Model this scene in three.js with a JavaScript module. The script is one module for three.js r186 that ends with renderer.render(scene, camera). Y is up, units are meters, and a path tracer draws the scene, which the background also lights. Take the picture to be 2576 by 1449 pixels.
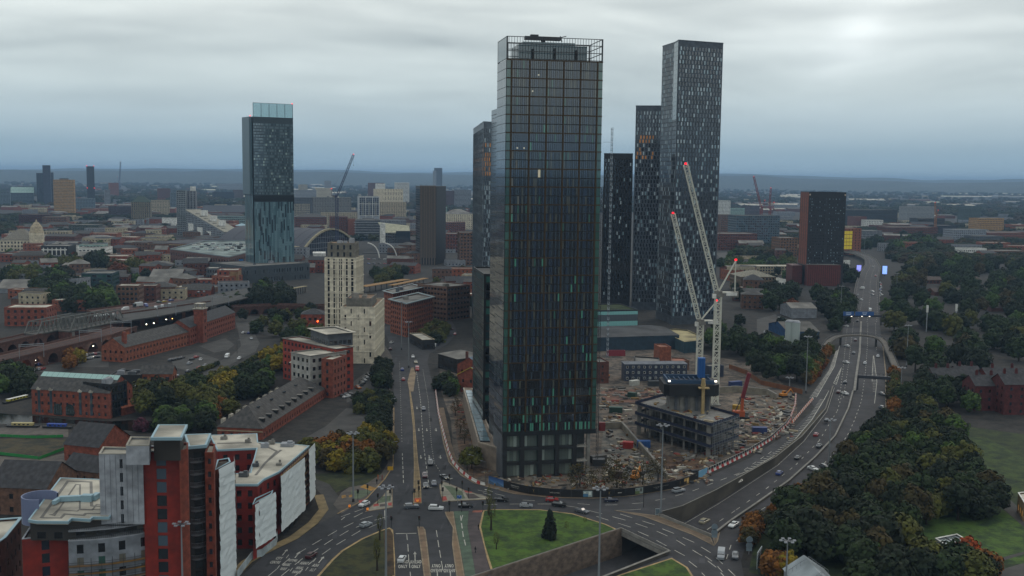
import * as THREE from 'three';
import {mergeGeometries} from 'three/addons/utils/BufferGeometryUtils.js';
import {FontLoader} from 'three/addons/loaders/FontLoader.js';
import {ImprovedNoise} from 'three/addons/math/ImprovedNoise.js';

// ---------------------------------------------------------------- camera (a drone about 105 m up)
const W0 = 2576,H0 = 1449,F = 2700,CH = 105;
const scene = new THREE.Scene();
const camera = new THREE.PerspectiveCamera(2 * Math.atan(H0 / 2 / F) * 180 / Math.PI,16 / 9,1,60000);
camera.position.set(0,CH,0);
camera.rotation.set(-Math.atan((724.5 - 443) / F),0,0.0115);
camera.updateMatrixWorld();
// ---------------------------------------------------------------- sky: overcast dusk, thin streaks, a brighter gap in the cloud
const noise = new ImprovedNoise();
function fbm(x,y,z,o = 5) {let s = 0,a = 0.5,f = 1;for (let i = 0;i < o;i++) {s += a * noise.noise(x * f,y * f,z * f + i * 7.3);a *= 0.5;f *= 2.03;} return s;}
const lerp = (a,b,t) => a + (b - a) * t,clamp = (v,a,b) => Math.min(b,Math.max(a,v));
const smooth = (a,b,v) => {const t = clamp((v - a) / (b - a),0,1);return t * t * (3 - 2 * t);};
{
const SW = 2048,SH = 1024,d = new Float32Array(SW * SH * 4);
const stops = [[-90,.03,.032,.034],[-1.5,.08,.10,.12],[-.3,.22,.345,.45],[.9,.27,.40,.50],[2.2,.41,.53,.60],[4.5,.56,.655,.68],[8,.655,.725,.73],[10.4,.69,.75,.745],[30,.72,.77,.78],[60,.86,.90,.91],[90,.92,.96,.97]];  // stops above the view brighten towards the zenith, out of frame, lighting the walls
for (let j = 0;j < SH;j++) for (let i = 0;i < SW;i++) {
const u = (i + .5) / SW,v = (j + .5) / SH,th = (u - .5) * 2 * Math.PI,e = (v - .5) * 180;
let az = (th + Math.PI / 2) * 180 / Math.PI;if (az > 180) az -= 360;if (az < -180) az += 360;
let k = 0;while (k < stops.length - 2 && e > stops[k + 1][0]) k++;
const A = stops[k],B = stops[k + 1],t = clamp((e - A[0]) / (B[0] - A[0]),0,1);
let c = [1,2,3].map((q) => lerp(A[q],B[q],t));
if (e > -0.3) {

const x = Math.cos(th),z = Math.sin(th),up = Math.max(e,0);
const warp = fbm(x * 2.2,z * 2.2,up * .13,3);
const n = fbm(x * 3.2 + warp * .6,z * 3.2,up * .62 + warp * 1.7 + x * 1.2,6),n2 = fbm(x * 9,z * 9 + 4,up * 1.5 + warp * 3,4);
const amp = smooth(0.5,6,e) * .30;
const g = 1 + amp * n * 1.5 + amp * n2 * .7;
c = c.map((q,w) => q * lerp(1,g,1 - .16 * w * .5));

const gl = Math.exp(-(((az - 17) / 6.5) ** 2) - (((e - 8.5) / 4.2) ** 2)) * (.10 + .20 * Math.max(0,n + .1)) + Math.exp(-(((az - 17.3 + (e - 7) * -.5) / 1.3) ** 2) - (((e - 6.9) / 1.3) ** 2)) * .16 * (1 + n2 * 1.5);
c = [c[0] + gl,c[1] + gl * 1.0,c[2] + gl * .99];
}
const o = (j * SW + i) * 4;d[o] = c[0];d[o + 1] = c[1];d[o + 2] = c[2];d[o + 3] = 1;
}
const sky = new THREE.DataTexture(d,SW,SH,THREE.RGBAFormat,THREE.FloatType);
sky.mapping = THREE.EquirectangularReflectionMapping;sky.magFilter = sky.minFilter = THREE.LinearFilter;sky.needsUpdate = true;
scene.background = sky;scene.environment = sky;
}
// ---------------------------------------------------------------- sun behind thick cloud
const sun = new THREE.DirectionalLight(0xfff1e2,0.5);
sun.position.set(700,900,-1500);sun.target.position.set(0,0,-500);scene.add(sun,sun.target);
sun.castShadow = true;sun.shadow.radius = 40;sun.shadow.mapSize.set(2048,2048);
Object.assign(sun.shadow.camera,{left:-700,right:700,top:700,bottom:-700,near:10,far:4000});
// ---------------------------------------------------------------- exposure
const renderer = new THREE.WebGLRenderer({antialias:true});
renderer.toneMapping = THREE.LinearToneMapping;renderer.toneMappingExposure = 1.0;
renderer.shadowMap.enabled = true;
scene.fog = new THREE.FogExp2(0xa8cef4,0.000065);
// ================================================================ helpers
let seed = 12345;const R = () => {seed |= 0;seed = seed + 0x6D2B79F5 | 0;let t = Math.imul(seed ^ seed >>> 15,1 | seed);t = t + Math.imul(t ^ t >>> 7,61 | t) ^ t;return ((t ^ t >>> 14) >>> 0) / 4294967296;};
const rr = (a,b) => a + (b - a) * R(),pick = (a) => a[Math.floor(R() * a.length)];
const V = (x,y,z) => new THREE.Vector3(x,y,z);

function G(px,py,h = 0) {const d = V(px - W0 / 2,H0 / 2 - py,-F).applyQuaternion(camera.quaternion);const t = (h - CH) / d.y;return V(d.x * t,h,d.z * t);}
const GP = (list,h) => list.map((p) => {const g = G(p[0],p[1],p[2] ?? h ?? 0);return [g.x,g.z];});
const inv = camera.matrixWorld.clone().invert();
function PJ(v) {const q = v.clone().applyMatrix4(inv);return [W0 / 2 + F * q.x / -q.z,H0 / 2 - F * q.y / -q.z];}
function HT(b,topY) {let lo = -20,hi = 400;for (let i = 0;i < 40;i++) {const m = (lo + hi) / 2;if (PJ(V(b.x,m,b.z))[1] > topY) lo = m;else hi = m;} return lo;}
const used = {};
function numbered(n) {const k = used[n] = (used[n] ?? -1) + 1;return k ? n + '_' + String(k).padStart(3,'0') :n;}
function thing(name,label,category,pos = [0,0,0],turn = 0,group) {
const o = new THREE.Group();o.name = numbered(name);o.position.set(...pos);o.rotation.y = turn;o.userData = {label,category};if (group) o.userData.group = group;scene.add(o);return o;
}
function structure(o,name) {o.name = numbered(name);o.userData = {kind:'structure'};scene.add(o);return o;}
class MB {
constructor() {this.p = [];this.c = null;this.col = null;}
tri(a,b,c) {this.p.push(a[0],a[1],a[2],b[0],b[1],b[2],c[0],c[1],c[2]);if (this.col) {this.c ??= [];for (let i = 0;i < 3;i++) this.c.push(...this.col);}}
quad(a,b,c,d) {this.tri(a,b,c);this.tri(a,c,d);}
box(x0,y0,z0,x1,y1,z1) {
const a = [x0,y0,z0],b = [x1,y0,z0],c = [x1,y0,z1],d = [x0,y0,z1],e = [x0,y1,z0],f = [x1,y1,z0],g = [x1,y1,z1],h = [x0,y1,z1];
this.quad(d,c,g,h);this.quad(b,a,e,f);this.quad(c,b,f,g);this.quad(a,d,h,e);this.quad(h,g,f,e);this.quad(a,b,c,d);return this;
}
cbox(x,y,z,w,h,d) {return this.box(x - w / 2,y,z - d / 2,x + w / 2,y + h,z + d / 2);}

bar(a,b,w,h = w) {
const A = V(...a),B = V(...b),d = B.clone().sub(A).normalize();let s = Math.abs(d.y) > .95 ? V(1,0,0) :V(0,1,0);const u = s.clone().cross(d).normalize(),v = d.clone().cross(u).normalize();
const c = (P,i,j) => P.clone().addScaledVector(u,i * w / 2).addScaledVector(v,j * h / 2).toArray();
const p = [c(A,-1,-1),c(A,1,-1),c(A,1,1),c(A,-1,1)],q = [c(B,-1,-1),c(B,1,-1),c(B,1,1),c(B,-1,1)];
for (let i = 0;i < 4;i++) {const j = (i + 1) % 4;this.quad(p[i],p[j],q[j],q[i]);} this.quad(p[3],p[2],p[1],p[0]);this.quad(q[0],q[1],q[2],q[3]);return this;
}
cyl(x,y0,z,r0,y1,r1 = r0,n = 10) {for (let i = 0;i < n;i++) {const a = i / n * 6.2832,b = (i + 1) / n * 6.2832;const P = (t,r,y) => [x + Math.cos(t) * r,y,z + Math.sin(t) * r];this.quad(P(b,r0,y0),P(a,r0,y0),P(a,r1,y1),P(b,r1,y1));if (r1 > .001) this.tri([x,y1,z],P(b,r1,y1),P(a,r1,y1));} return this;}
prism(poly,y0,y1,sides = true,bottom = false) {
poly = orient(poly);const pts = poly.map((q) => new THREE.Vector2(q[0],q[1]));const Y1 = (i) => Array.isArray(y1) ? y1[i] :y1;
for (const t of THREE.ShapeUtils.triangulateShape(pts,[])) {const a = poly[t[0]],b = poly[t[1]],c = poly[t[2]];const up = (b[0] - a[0]) * (c[1] - a[1]) - (c[0] - a[0]) * (b[1] - a[1]) < 0;const T = up ? [0,1,2] :[0,2,1];this.tri(...T.map((k) => [poly[t[k]][0],Y1(),poly[t[k]][1]]));if (bottom) this.tri(...[T[0],T[2],T[1]].map((k) => [poly[t[k]][0],y0,poly[t[k]][1]]));}
if (sides) for (let i = 0;i < poly.length;i++) {const a = poly[i],b = poly[(i + 1) % poly.length];this.quad([a[0],y0,a[1]],[b[0],y0,b[1]],[b[0],y1,b[1]],[a[0],y1,a[1]]);}
return this;
}
ring(poly,d,y0,y1) {poly = orient(poly);const q = inset(poly,d);for (let i = 0;i < poly.length;i++) {const j = (i + 1) % poly.length;const a = poly[i],b = poly[j],c = q[j],e = q[i];this.quad([a[0],y0,a[1]],[b[0],y0,b[1]],[b[0],y1,b[1]],[a[0],y1,a[1]]);this.quad([c[0],y0,c[1]],[e[0],y0,e[1]],[e[0],y1,e[1]],[c[0],y1,c[1]]);this.quad([a[0],y1,a[1]],[b[0],y1,b[1]],[c[0],y1,c[1]],[e[0],y1,e[1]]);this.quad([e[0],y0,e[1]],[c[0],y0,c[1]],[b[0],y0,b[1]],[a[0],y0,a[1]]);} return this;}
geo(crease) {
const g = new THREE.BufferGeometry(),p = new Float32Array(this.p),n = new Float32Array(p.length),uv = new Float32Array(p.length / 3 * 2);
for (let i = 0;i < p.length;i += 9) {
const ax = p[i + 3] - p[i],ay = p[i + 4] - p[i + 1],az = p[i + 5] - p[i + 2],bx = p[i + 6] - p[i],by = p[i + 7] - p[i + 1],bz = p[i + 8] - p[i + 2];
let x = ay * bz - az * by,y = az * bx - ax * bz,z = ax * by - ay * bx;const l = Math.hypot(x,y,z) || 1;x /= l;y /= l;z /= l;
const X = Math.abs(x),Y = Math.abs(y),Z = Math.abs(z);
for (let k = 0;k < 3;k++) {const o = i + k * 3;n[o] = x;n[o + 1] = y;n[o + 2] = z;const t = (i / 3 + k) * 2;if (Y > .6) {uv[t] = p[o];uv[t + 1] = p[o + 2];} else if (Z >= X) {uv[t] = p[o];uv[t + 1] = p[o + 1];} else {uv[t] = p[o + 2];uv[t + 1] = p[o + 1];}}
}
g.setAttribute('position',new THREE.BufferAttribute(p,3));g.setAttribute('normal',new THREE.BufferAttribute(n,3));g.setAttribute('uv',new THREE.BufferAttribute(uv,2));
if (this.c) g.setAttribute('color',new THREE.BufferAttribute(new Float32Array(this.c),3));
return g;
}
build(name,m,parent,label) {return mesh(name,this.geo(),m,parent,label);}
}
function mesh(name,geo,m,parent,label) {const o = new THREE.Mesh(geo,m);o.name = name;o.castShadow = o.receiveShadow = true;if (label) o.userData.label = label;if (parent) parent.add(o);return o;}
function single(name,geo,m,label,category,group,pos) {const o = mesh(numbered(name),geo,m,scene);o.userData = {label,category};if (group) o.userData.group = group;if (pos) o.position.set(...pos);return o;}
function area(p) {let s = 0;for (let i = 0;i < p.length;i++) {const a = p[i],b = p[(i + 1) % p.length];s += a[0] * b[1] - b[0] * a[1];} return s;}
function orient(p) {return area(p) > 0 ? p.slice().reverse() :p;}
function inset(p,d) {const n = p.length,o = [];for (let i = 0;i < n;i++) {const a = p[(i + n - 1) % n],b = p[i],c = p[(i + 1) % n];let e = [b[0] - a[0],b[1] - a[1]],f = [c[0] - b[0],c[1] - b[1]];const le = Math.hypot(...e) || 1,lf = Math.hypot(...f) || 1;e = [e[0] / le,e[1] / le];f = [f[0] / lf,f[1] / lf];const n1 = [e[1],-e[0]],n2 = [f[1],-f[0]];const k = Math.max(.35,1 + n1[0] * n2[0] + n1[1] * n2[1]);o.push([b[0] + (n1[0] + n2[0]) / k * d,b[1] + (n1[1] + n2[1]) / k * d]);} return o;}
// ---------------------------------------------------------------- textures: grain only
function tex(n,f,size,srgb = true) {const d = new Uint8Array(n * n * 4);for (let j = 0;j < n;j++) for (let i = 0;i < n;i++) {const c = f(i / n,j / n);const o = (j * n + i) * 4;for (let k = 0;k < 3;k++) d[o + k] = clamp(Array.isArray(c) ? c[k] :c,0,1) * 255;d[o + 3] = 255;} const t = new THREE.DataTexture(d,n,n);t.wrapS = t.wrapT = THREE.RepeatWrapping;t.magFilter = THREE.LinearFilter;t.minFilter = THREE.LinearMipmapLinearFilter;t.generateMipmaps = true;t.repeat.set(1 / size,1 / size);if (srgb) t.colorSpace = THREE.SRGBColorSpace;t.needsUpdate = true;return t;}
const tile = (u,v,s,o,z = 0) => {const f = (a,b) => fbm(a * s + 31.7,b * s + 11.3,z + .37,o);const w = [(1 - u) * (1 - v),u * (1 - v),(1 - u) * v,u * v];return (w[0] * f(u,v) + w[1] * f(u - 1,v) + w[2] * f(u,v - 1) + w[3] * f(u - 1,v - 1)) / Math.hypot(...w);};
const T = {
mottle:tex(256,(u,v) => .88 + tile(u,v,6,6) * .3,14),coarse:tex(256,(u,v) => .84 + tile(u,v,4,6,5) * .75,60),
brick:tex(256,(u,v) => {const n = tile(u,v,5,6,3),c = Math.sin(v * 80 * 6.2832) * .03;return .84 + n * .38 + c + (R() - .5) * .16;},6),
slate:tex(256,(u,v) => {const n = tile(u,v,5,5,8);return .82 + n * .5 + (Math.floor(v * 40) % 2) * .05 + (R() - .5) * .1;},8),
asphalt:tex(512,(u,v) => {const n = tile(u,v,8,6,2),m = tile(u,v,26,3,4);return .86 + n * .35 + m * .12 + (R() - .5) * .14;},45),
grass:tex(512,(u,v) => {const n = tile(u,v,9,6,12),m = tile(u,v,40,3,1);const k = .82 + n * .7 + m * .35 + (R() - .5) * .18;return [k * (1 + n * .35),k,k * (.95 - n * .3)];},40),
dirt:tex(512,(u,v) => {const n = tile(u,v,9,7,21),m = tile(u,v,30,4,6);const k = .8 + n * .9 + m * .5 + (R() - .5) * .2;return [k,k * (1 - n * .12),k * (1 - n * .25)];},40),
leaf:tex(64,() => .75 + R() * .25,2),
};
const M = {};
function mat(hex,o = {}) {const k = hex + JSON.stringify(o);if (M[k]) return M[k];const {t,rough = .85,metal = 0,...rest} = o;return M[k] = new THREE.MeshPhysicalMaterial({color:hex,roughness:rough,metalness:metal,map:t ? T[t] :null,...rest});}

const S = {
asphalt:mat(0x38383b,{t:'asphalt',rough:.9}),asphaltOld:mat(0x403e3b,{t:'asphalt'}),paving:mat(0x5a534c,{t:'mottle'}),pavingBuff:mat(0x8d7a62,{t:'mottle'}),kerb:mat(0x8d7c64,{t:'mottle'}),
concrete:mat(0x85827b,{t:'mottle'}),concreteDark:mat(0x4f4c48,{t:'coarse'}),paint:mat(0xb9b6ab,{t:'mottle',rough:.7}),grass:mat(0x33421a,{t:'grass',rough:1}),grassDry:mat(0x3a3c1e,{t:'grass',rough:1}),dirt:mat(0x655b51,{t:'dirt',rough:1}),
brick:mat(0x8c4834,{t:'brick'}),brickDark:mat(0x683e33,{t:'brick'}),brickOrange:mat(0x94543b,{t:'brick'}),brickBrown:mat(0x745544,{t:'brick'}),red:mat(0x8c2618,{t:'mottle',rough:.6}),terracotta:mat(0x82432c,{t:'mottle'}),
slate:mat(0x4a4846,{t:'slate'}),slateDark:mat(0x3a3a3d,{t:'slate'}),felt:mat(0xbab4a5,{t:'coarse'}),feltGrey:mat(0x77746e,{t:'coarse'}),feltDark:mat(0x4b4a48,{t:'coarse'}),greyClad:mat(0x979ba1,{t:'mottle',rough:.5}),greyDark:mat(0x54585d,{t:'mottle',rough:.5}),white:mat(0xe4e3dc,{t:'mottle'}),cream:mat(0xd6cab0,{t:'mottle'}),stone:mat(0xb5a68a,{t:'mottle'}),black:mat(0x1b1c1e,{t:'mottle',rough:.5}),steel:mat(0x8d9195,{rough:.45,metal:.6}),steelDark:mat(0x3b3d40,{rough:.5,metal:.4}),trimBlue:mat(0x86a2ac,{rough:.5}),rust:mat(0x6b3a24,{t:'mottle'}),
};
const glassOf = (hex,o = {}) => mat(hex,{rough:.06,ior:2.1,...o});
const GL = {dark:glassOf(0x14181c),mid:glassOf(0x222a30),navy:glassOf(0x1b2534),teal:glassOf(0x35584f),pale:glassOf(0x8a9490),blind:glassOf(0x6d6a60),green:glassOf(0x1c3a38)};
const emit = (hex,k) => mat(hex,{emissive:hex,emissiveIntensity:k,rough:.5});
const lampW = emit(0xfff4e0,2.2),lampR = emit(0xff1a2a,2.2),lampO = emit(0xffb070,1.6);
// ---------------------------------------------------------------- windows, walls, buildings
const PANE = new THREE.BoxGeometry(1,1,.08);
class Win {
constructor(name = 'window') {this.l = [];this.name = name;}
add(x,y,z,r,w,h,m) {this.l.push({x,y,z,r,w,h,m});}
done(g,limit = 300) {
g.updateMatrixWorld(true);const q = V(0,0,0);
for (const e of this.l) {q.set(e.x,e.y,e.z).applyMatrix4(g.matrixWorld).sub(camera.position);e.s = Math.max(e.w,e.h) * F * 1.4907 / q.length();}
const l = this.l.slice().sort((a,b) => b.s - a.s);let n = 0;const rest = new Map();
for (const e of l) {
if (e.s >= 10 && n < limit) {n++;const o = mesh(this.name,PANE,e.m,g);o.position.set(e.x,e.y,e.z);o.rotation.y = e.r;o.scale.set(e.w,e.h,1);} else {if (!rest.has(e.m)) rest.set(e.m,[]);rest.get(e.m).push(e);}
}
if (rest.size) {
const mb = new MB();mb.c = [];
for (const [m,es] of rest) for (const e of es) {mb.col = m.color.toArray();const c = Math.cos(e.r),s = Math.sin(e.r),P = (u,v) => [e.x + c * u * e.w + s * .04,e.y + v * e.h,e.z - s * u * e.w + c * .04];mb.quad(P(-.5,-.5),P(.5,-.5),P(.5,.5),P(-.5,.5));}
const o = mb.build('small_windows',GLV,g);o.userData.kind = 'stuff';
}
}
}
const GLV = new THREE.MeshPhysicalMaterial({color:0xffffff,vertexColors:true,roughness:.06,ior:2.1});

function face(mb,win,x,z,ux,uz,W,y0,y1,cols,rows,o = {}) {
const nx = -uz,nz = ux,rec = o.rec ?? .2,P = (u,y,d = 0) => [x + ux * u + nx * d,y,z + uz * u + nz * d],rot = Math.atan2(-uz,ux);
const Q = (a,b,c,d) => {if (b - a > .001 && d - c > .001) mb.quad(P(a,c),P(b,c),P(b,d),P(a,d));};
let y = y0;
if (cols.length) rows.forEach(([a,b],j) => {
Q(0,W,y,a);let u = 0;
cols.forEach(([c,d],i) => {
Q(u,c,a,b);u = d;if (o.skip && o.skip(i,j)) {Q(c,d,a,b);return;}
mb.quad(P(c,a,0),P(d,a,0),P(d,a,-rec),P(c,a,-rec));mb.quad(P(c,b,-rec),P(d,b,-rec),P(d,b,0),P(c,b,0));mb.quad(P(c,a,0),P(c,a,-rec),P(c,b,-rec),P(c,b,0));mb.quad(P(d,a,-rec),P(d,a,0),P(d,b,0),P(d,b,-rec));
const m = P((c + d) / 2,(a + b) / 2,-rec + .03);win.add(m[0],m[1],m[2],rot,d - c,b - a,o.glass ? o.glass(i,j) :pick([GL.dark,GL.dark,GL.mid,GL.navy]));
});
Q(u,W,a,b);y = b;
});
Q(0,W,y,y1);
}
const colsOf = (W,bay,ww,m = .6) => {const n = Math.max(0,Math.floor((W - 2 * m) / bay));if (!n) return W > ww + 1 ? [[W / 2 - ww / 2,W / 2 + ww / 2]] :[];const s = (W - 2 * m) / n;return Array.from({length:n},(_,i) => [m + s * (i + .5) - ww / 2,m + s * (i + .5) + ww / 2]);};
const rowsOf = (y0,y1,fl,wh,sill) => {const n = Math.floor((y1 - y0 - .3) / fl);const s = n ? (y1 - y0) / n :0;return Array.from({length:n},(_,i) => [y0 + s * i + sill,y0 + s * i + sill + wh]);};
const asG = (p) => p.isVector3 ? p :G(p[0],p[1],p[2] ?? 0);
/* a building on a footprint:A -> B is the foot of its front wall,D its depth;or poly = corner list in world x,z */
function building(o) {
let poly,org,turn = 0,W,D = o.D ?? 12;
if (o.poly) {const w = o.poly;org = [w.reduce((s,q) => s + q[0],0) / w.length,w.reduce((s,q) => s + q[1],0) / w.length];poly = orient(w.map((q) => [q[0] - org[0],q[1] - org[1]]));}
else {const A = asG(o.A),B = asG(o.B);W = Math.hypot(B.x - A.x,B.z - A.z);if (o.W) W = o.W;turn = Math.atan2(-(B.z - A.z),B.x - A.x);org = [A.x,A.z];poly = [[0,0],[W,0],[W,-D],[0,-D]];if (o.top) o.h = HT(V(A.x,0,A.z),o.top);}
const y0 = o.y0 ?? 0,h = o.h,g = o.into ?? thing(o.name ?? 'building',o.label,o.cat ?? 'building',[org[0],0,org[1]],turn,o.group);
const ox = o.into ? org[0] - o.into.position.x :0,oz = o.into ? org[1] - o.into.position.z :0;if (o.into) poly = poly.map((q) => [q[0] + ox,q[1] + oz]);
const mb = new MB(),win = o.win ?? new Win(),c = Math.cos(turn),s = Math.sin(turn);
const fl = o.fl ?? 3.3,wall = o.wall ?? S.brick,gl = o.glass ?? null;
poly.forEach((a,i) => {
const b = poly[(i + 1) % poly.length],L = Math.hypot(b[0] - a[0],b[1] - a[1]),ux = (b[0] - a[0]) / L,uz = (b[1] - a[1]) / L;
const base = o.into ? [o.into.position.x,o.into.position.z] :org,mx = base[0] + (a[0] + b[0]) / 2 * c + (a[1] + b[1]) / 2 * s,mz = base[1] - (a[0] + b[0]) / 2 * s + (a[1] + b[1]) / 2 * c;
const nx = -uz * c + ux * s,nz = uz * s + ux * c,seen = (-mx) * nx + (-mz) * nz > -2;
const ex = o.edges?.[i] ?? {};
const cols = seen && !o.blank && !ex.blank ? (ex.cols?.(L) ?? colsOf(L,o.bay ?? 3.2,o.ww ?? 1.3)) :[],rows = o.rows ?? rowsOf(y0 + (o.lift ?? 0),h - (o.head ?? .4),fl,o.wh ?? 1.7,o.sill ?? .9);
face(mb,win,a[0],a[1],ux,uz,L,y0,h,cols,rows,{rec:o.rec,glass:ex.glass ?? gl,skip:o.skip ? (ci,r) => o.skip(i,ci,r) :null});
});
const kind = o.roof ?? 'flat',rm = o.roofMat ?? S.feltGrey;
if (kind === 'flat') {
mb.prism(inset(poly,.02),h - .55,h - .5,false);const q = inset(poly,.35);
const rf = new MB().prism(inset(poly,.3),h - .5,h - .45,false).build('roof',rm,g);
new MB().ring(inset(poly,o.eave ? -o.eave :-.04),.4 + (o.eave ?? 0),h - .05,h + (o.cope ?? .16)).build('parapet',o.trim ?? wall,g);
const cx = poly.reduce((t,k) => t + k[0],0) / poly.length,cz = poly.reduce((t,k) => t + k[1],0) / poly.length;
for (let k = 0;k < (o.plant ?? 0);k++) {const e = q[k % q.length],f = rr(.15,.65),x = lerp(cx,e[0],f),z = lerp(cz,e[1],f),w = rr(1.6,o.plantW ?? 4.5),d = rr(1.4,3.6),hh = rr(1,2.6);const pm = new MB();pm.cbox(x,h - .45,z,w,hh,d);pm.cbox(x,h - .45 + hh,z,w * .7,.25,d * .7);pm.build('roof_plant_unit',pick([S.greyClad,S.concrete,S.greyDark]),rf);}
} else if (kind !== 'none') {
const rh = o.rh ?? 4,ov = .35,along = o.ridge ?? 'x',W2 = W,r = new MB();
const P = (x,y,z) => [x,y,z];
if (along === 'x') {
const hip = kind === 'hip' ? Math.min(D / 2,W / 2.2) :0,e0 = h - .12,x0 = -ov,x1 = W2 + ov,z0 = ov,z1 = -D - ov,zr = -D / 2,y = h + rh;
r.quad(P(x0,e0,z0),P(x1,e0,z0),P(x1 - hip,y,zr),P(x0 + hip,y,zr));r.quad(P(x1,e0,z1),P(x0,e0,z1),P(x0 + hip,y,zr),P(x1 - hip,y,zr));
if (hip) {r.tri(P(x0,e0,z1),P(x0,e0,z0),P(x0 + hip,y,zr));r.tri(P(x1,e0,z0),P(x1,e0,z1),P(x1 - hip,y,zr));} else {mb.tri(P(0,h,-D),P(0,h,0),P(0,y - .1,zr));mb.tri(P(W2,h,0),P(W2,h,-D),P(W2,y - .1,zr));}
} else {
const hip = kind === 'hip' ? Math.min(W / 2,D / 2.2) :0,e0 = h - .12,x0 = -ov,x1 = W2 + ov,z0 = ov,z1 = -D - ov,xr = W2 / 2,y = h + rh;
r.quad(P(x0,e0,z1),P(x0,e0,z0),P(xr,y,z0 - hip),P(xr,y,z1 + hip));r.quad(P(x1,e0,z0),P(x1,e0,z1),P(xr,y,z1 + hip),P(xr,y,z0 - hip));
if (hip) {r.tri(P(x0,e0,z0),P(x1,e0,z0),P(xr,y,z0 - hip));r.tri(P(x1,e0,z1),P(x0,e0,z1),P(xr,y,z1 + hip));} else {mb.tri(P(0,h,0),P(W2,h,0),P(xr,y - .1,0));mb.tri(P(W2,h,-D),P(0,h,-D),P(xr,y - .1,-D));}
}
const rf = r.build('roof',rm,g);
for (let k = 0;k < (o.chimneys ?? 0);k++) {const m = new MB(),t = (k + .5) / o.chimneys,x = along === 'x' ? W * t :W / 2,z = along === 'x' ? -D / 2 :-D * t;m.cbox(x,h + rh * .5,z,1.1,rh * .5 + 1.8,.8);m.cbox(x - .25,h + rh + 1.8,z,.3,.5,.3);m.cbox(x + .25,h + rh + 1.8,z,.3,.5,.3);m.build('chimney',wall,rf);}
}
mb.build(o.wallName ?? 'wall',wall,g);if (!o.win) win.done(g,o.limit ?? 300);
return {g,poly,W,D,h,org,turn};
}
// ================================================================ ground, roads, islands
const cutNE = [[[1655,1297],[1790,1352],-6],[[1717,1279.6],[1840,1313],-4.6],[[1800,1240],[1904,1269.6],-3.7],[[1867,1203],[1984,1213],-3.1],[[1950.6,1156],[2050.6,1153],-2.3],[[2017,1103],[2100.6,1099.6],-1.3],[[2077,1033],[2134,1030],-.35],[[2096,975],[2146,985],.01]];
const holeNE = GP([...cutNE.map((c) => c[0]),...cutNE.map((c) => c[1]).reverse()]);
const swFar = [[1562,1335],[1235,1442],[1060,1500]],swNear = [[1685,1393],[1510,1462],[1400,1507]];
const holeSW = GP([...swFar,...swNear.slice().reverse()]);
{
const toShape = (p) => p.map((q) => new THREE.Vector2(q[0],-q[1]));
const sh = new THREE.Shape(toShape([[-26000,3000],[26000,3000],[26000,-30000],[-26000,-30000]]));
for (const h of [holeNE,holeSW]) sh.holes.push(new THREE.Path(toShape(h)));
const g = new THREE.ShapeGeometry(sh);g.rotateX(-Math.PI / 2);
structure(mesh('ground',g,mat(0x2c2925,{t:'dirt',rough:1})),'ground');
}
function insidePoly(p,poly) {let c = false;for (let i = 0,j = poly.length - 1;i < poly.length;j = i++) {const a = poly[i],b = poly[j];if ((a[1] > p[1]) !== (b[1] > p[1]) && p[0] < (b[0] - a[0]) * (p[1] - a[1]) / (b[1] - a[1]) + a[0]) c = !c;} return c;}
function flat(name,pts,m,y,parent) {const o = new MB().prism(GP(pts),0,y,false).geo();return parent ? mesh(name,o,m,parent) :structure(mesh(name,o,m),name);}
const J = [[585,1470],[666.7,1396],[750,1356],[800,1319.6],[850,1293],[923.7,1254.6],[968.7,1206],[990,1173],[992,1100],[992,1026],[988.7,960],[987,903.7],[975,850],[955,820],[930,800],[946,796],[985,815],[1010,838],[1046,858],[1075,860],[1108,845],[1130,822],[1110,785],[1120,783],[1145,822],[1150,838],[1125,866],[1080,890],[1075,910],[1088,967],[1098.7,1026],[1115,1116],[1128.7,1163],[1158.7,1196],[1192,1216],[1228.7,1226],[1292,1243],[1392,1253],[1492,1254.6],[1592,1248],[1712,1228],[1784,1198],[1884,1153],[1984,1089.6],[2050,1026],[2092,975],[2077,1033],[2017,1103],[1950.6,1156],[1867,1203],[1800,1240],[1717,1279.6],[1655,1297],[1790,1352],[1800,1375],[1864,1410],[1875,1470],[1490,1470],[1510,1462],[1685,1393],[1562,1335],[1235,1442],[1140,1475]];
const road = flat('road',J,S.asphalt,.02);
const sideStreet = flat('street',[[800,1319],[823,1283],[812,1248],[788,1222],[770,1200],[800,1198],[826,1216],[850,1246],[868,1280],[850,1298]],S.asphaltOld,.012);
const motorL = [[2050,1026],[2034,1003],[2070,947],[2107,887],[2116,850],[2126,810]],motorR = [[2212,810],[2217,844],[2227,940],[2227,1046],[2210,1066],[2160,1103],[2140,1146],[2100,1170],[2050,1213],[1990,1253],[1950,1283],[1930,1306],[1894,1330],[1876,1370],[1864,1412]];
const motorway = flat('motorway',[...motorL,...motorR,[1800,1376],[1791,1353],...cutNE.map((c) => c[1]).slice(1),[2096,975],[2080,1022]],mat(0x363538,{t:'asphalt',rough:.9}),.026);

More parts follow.
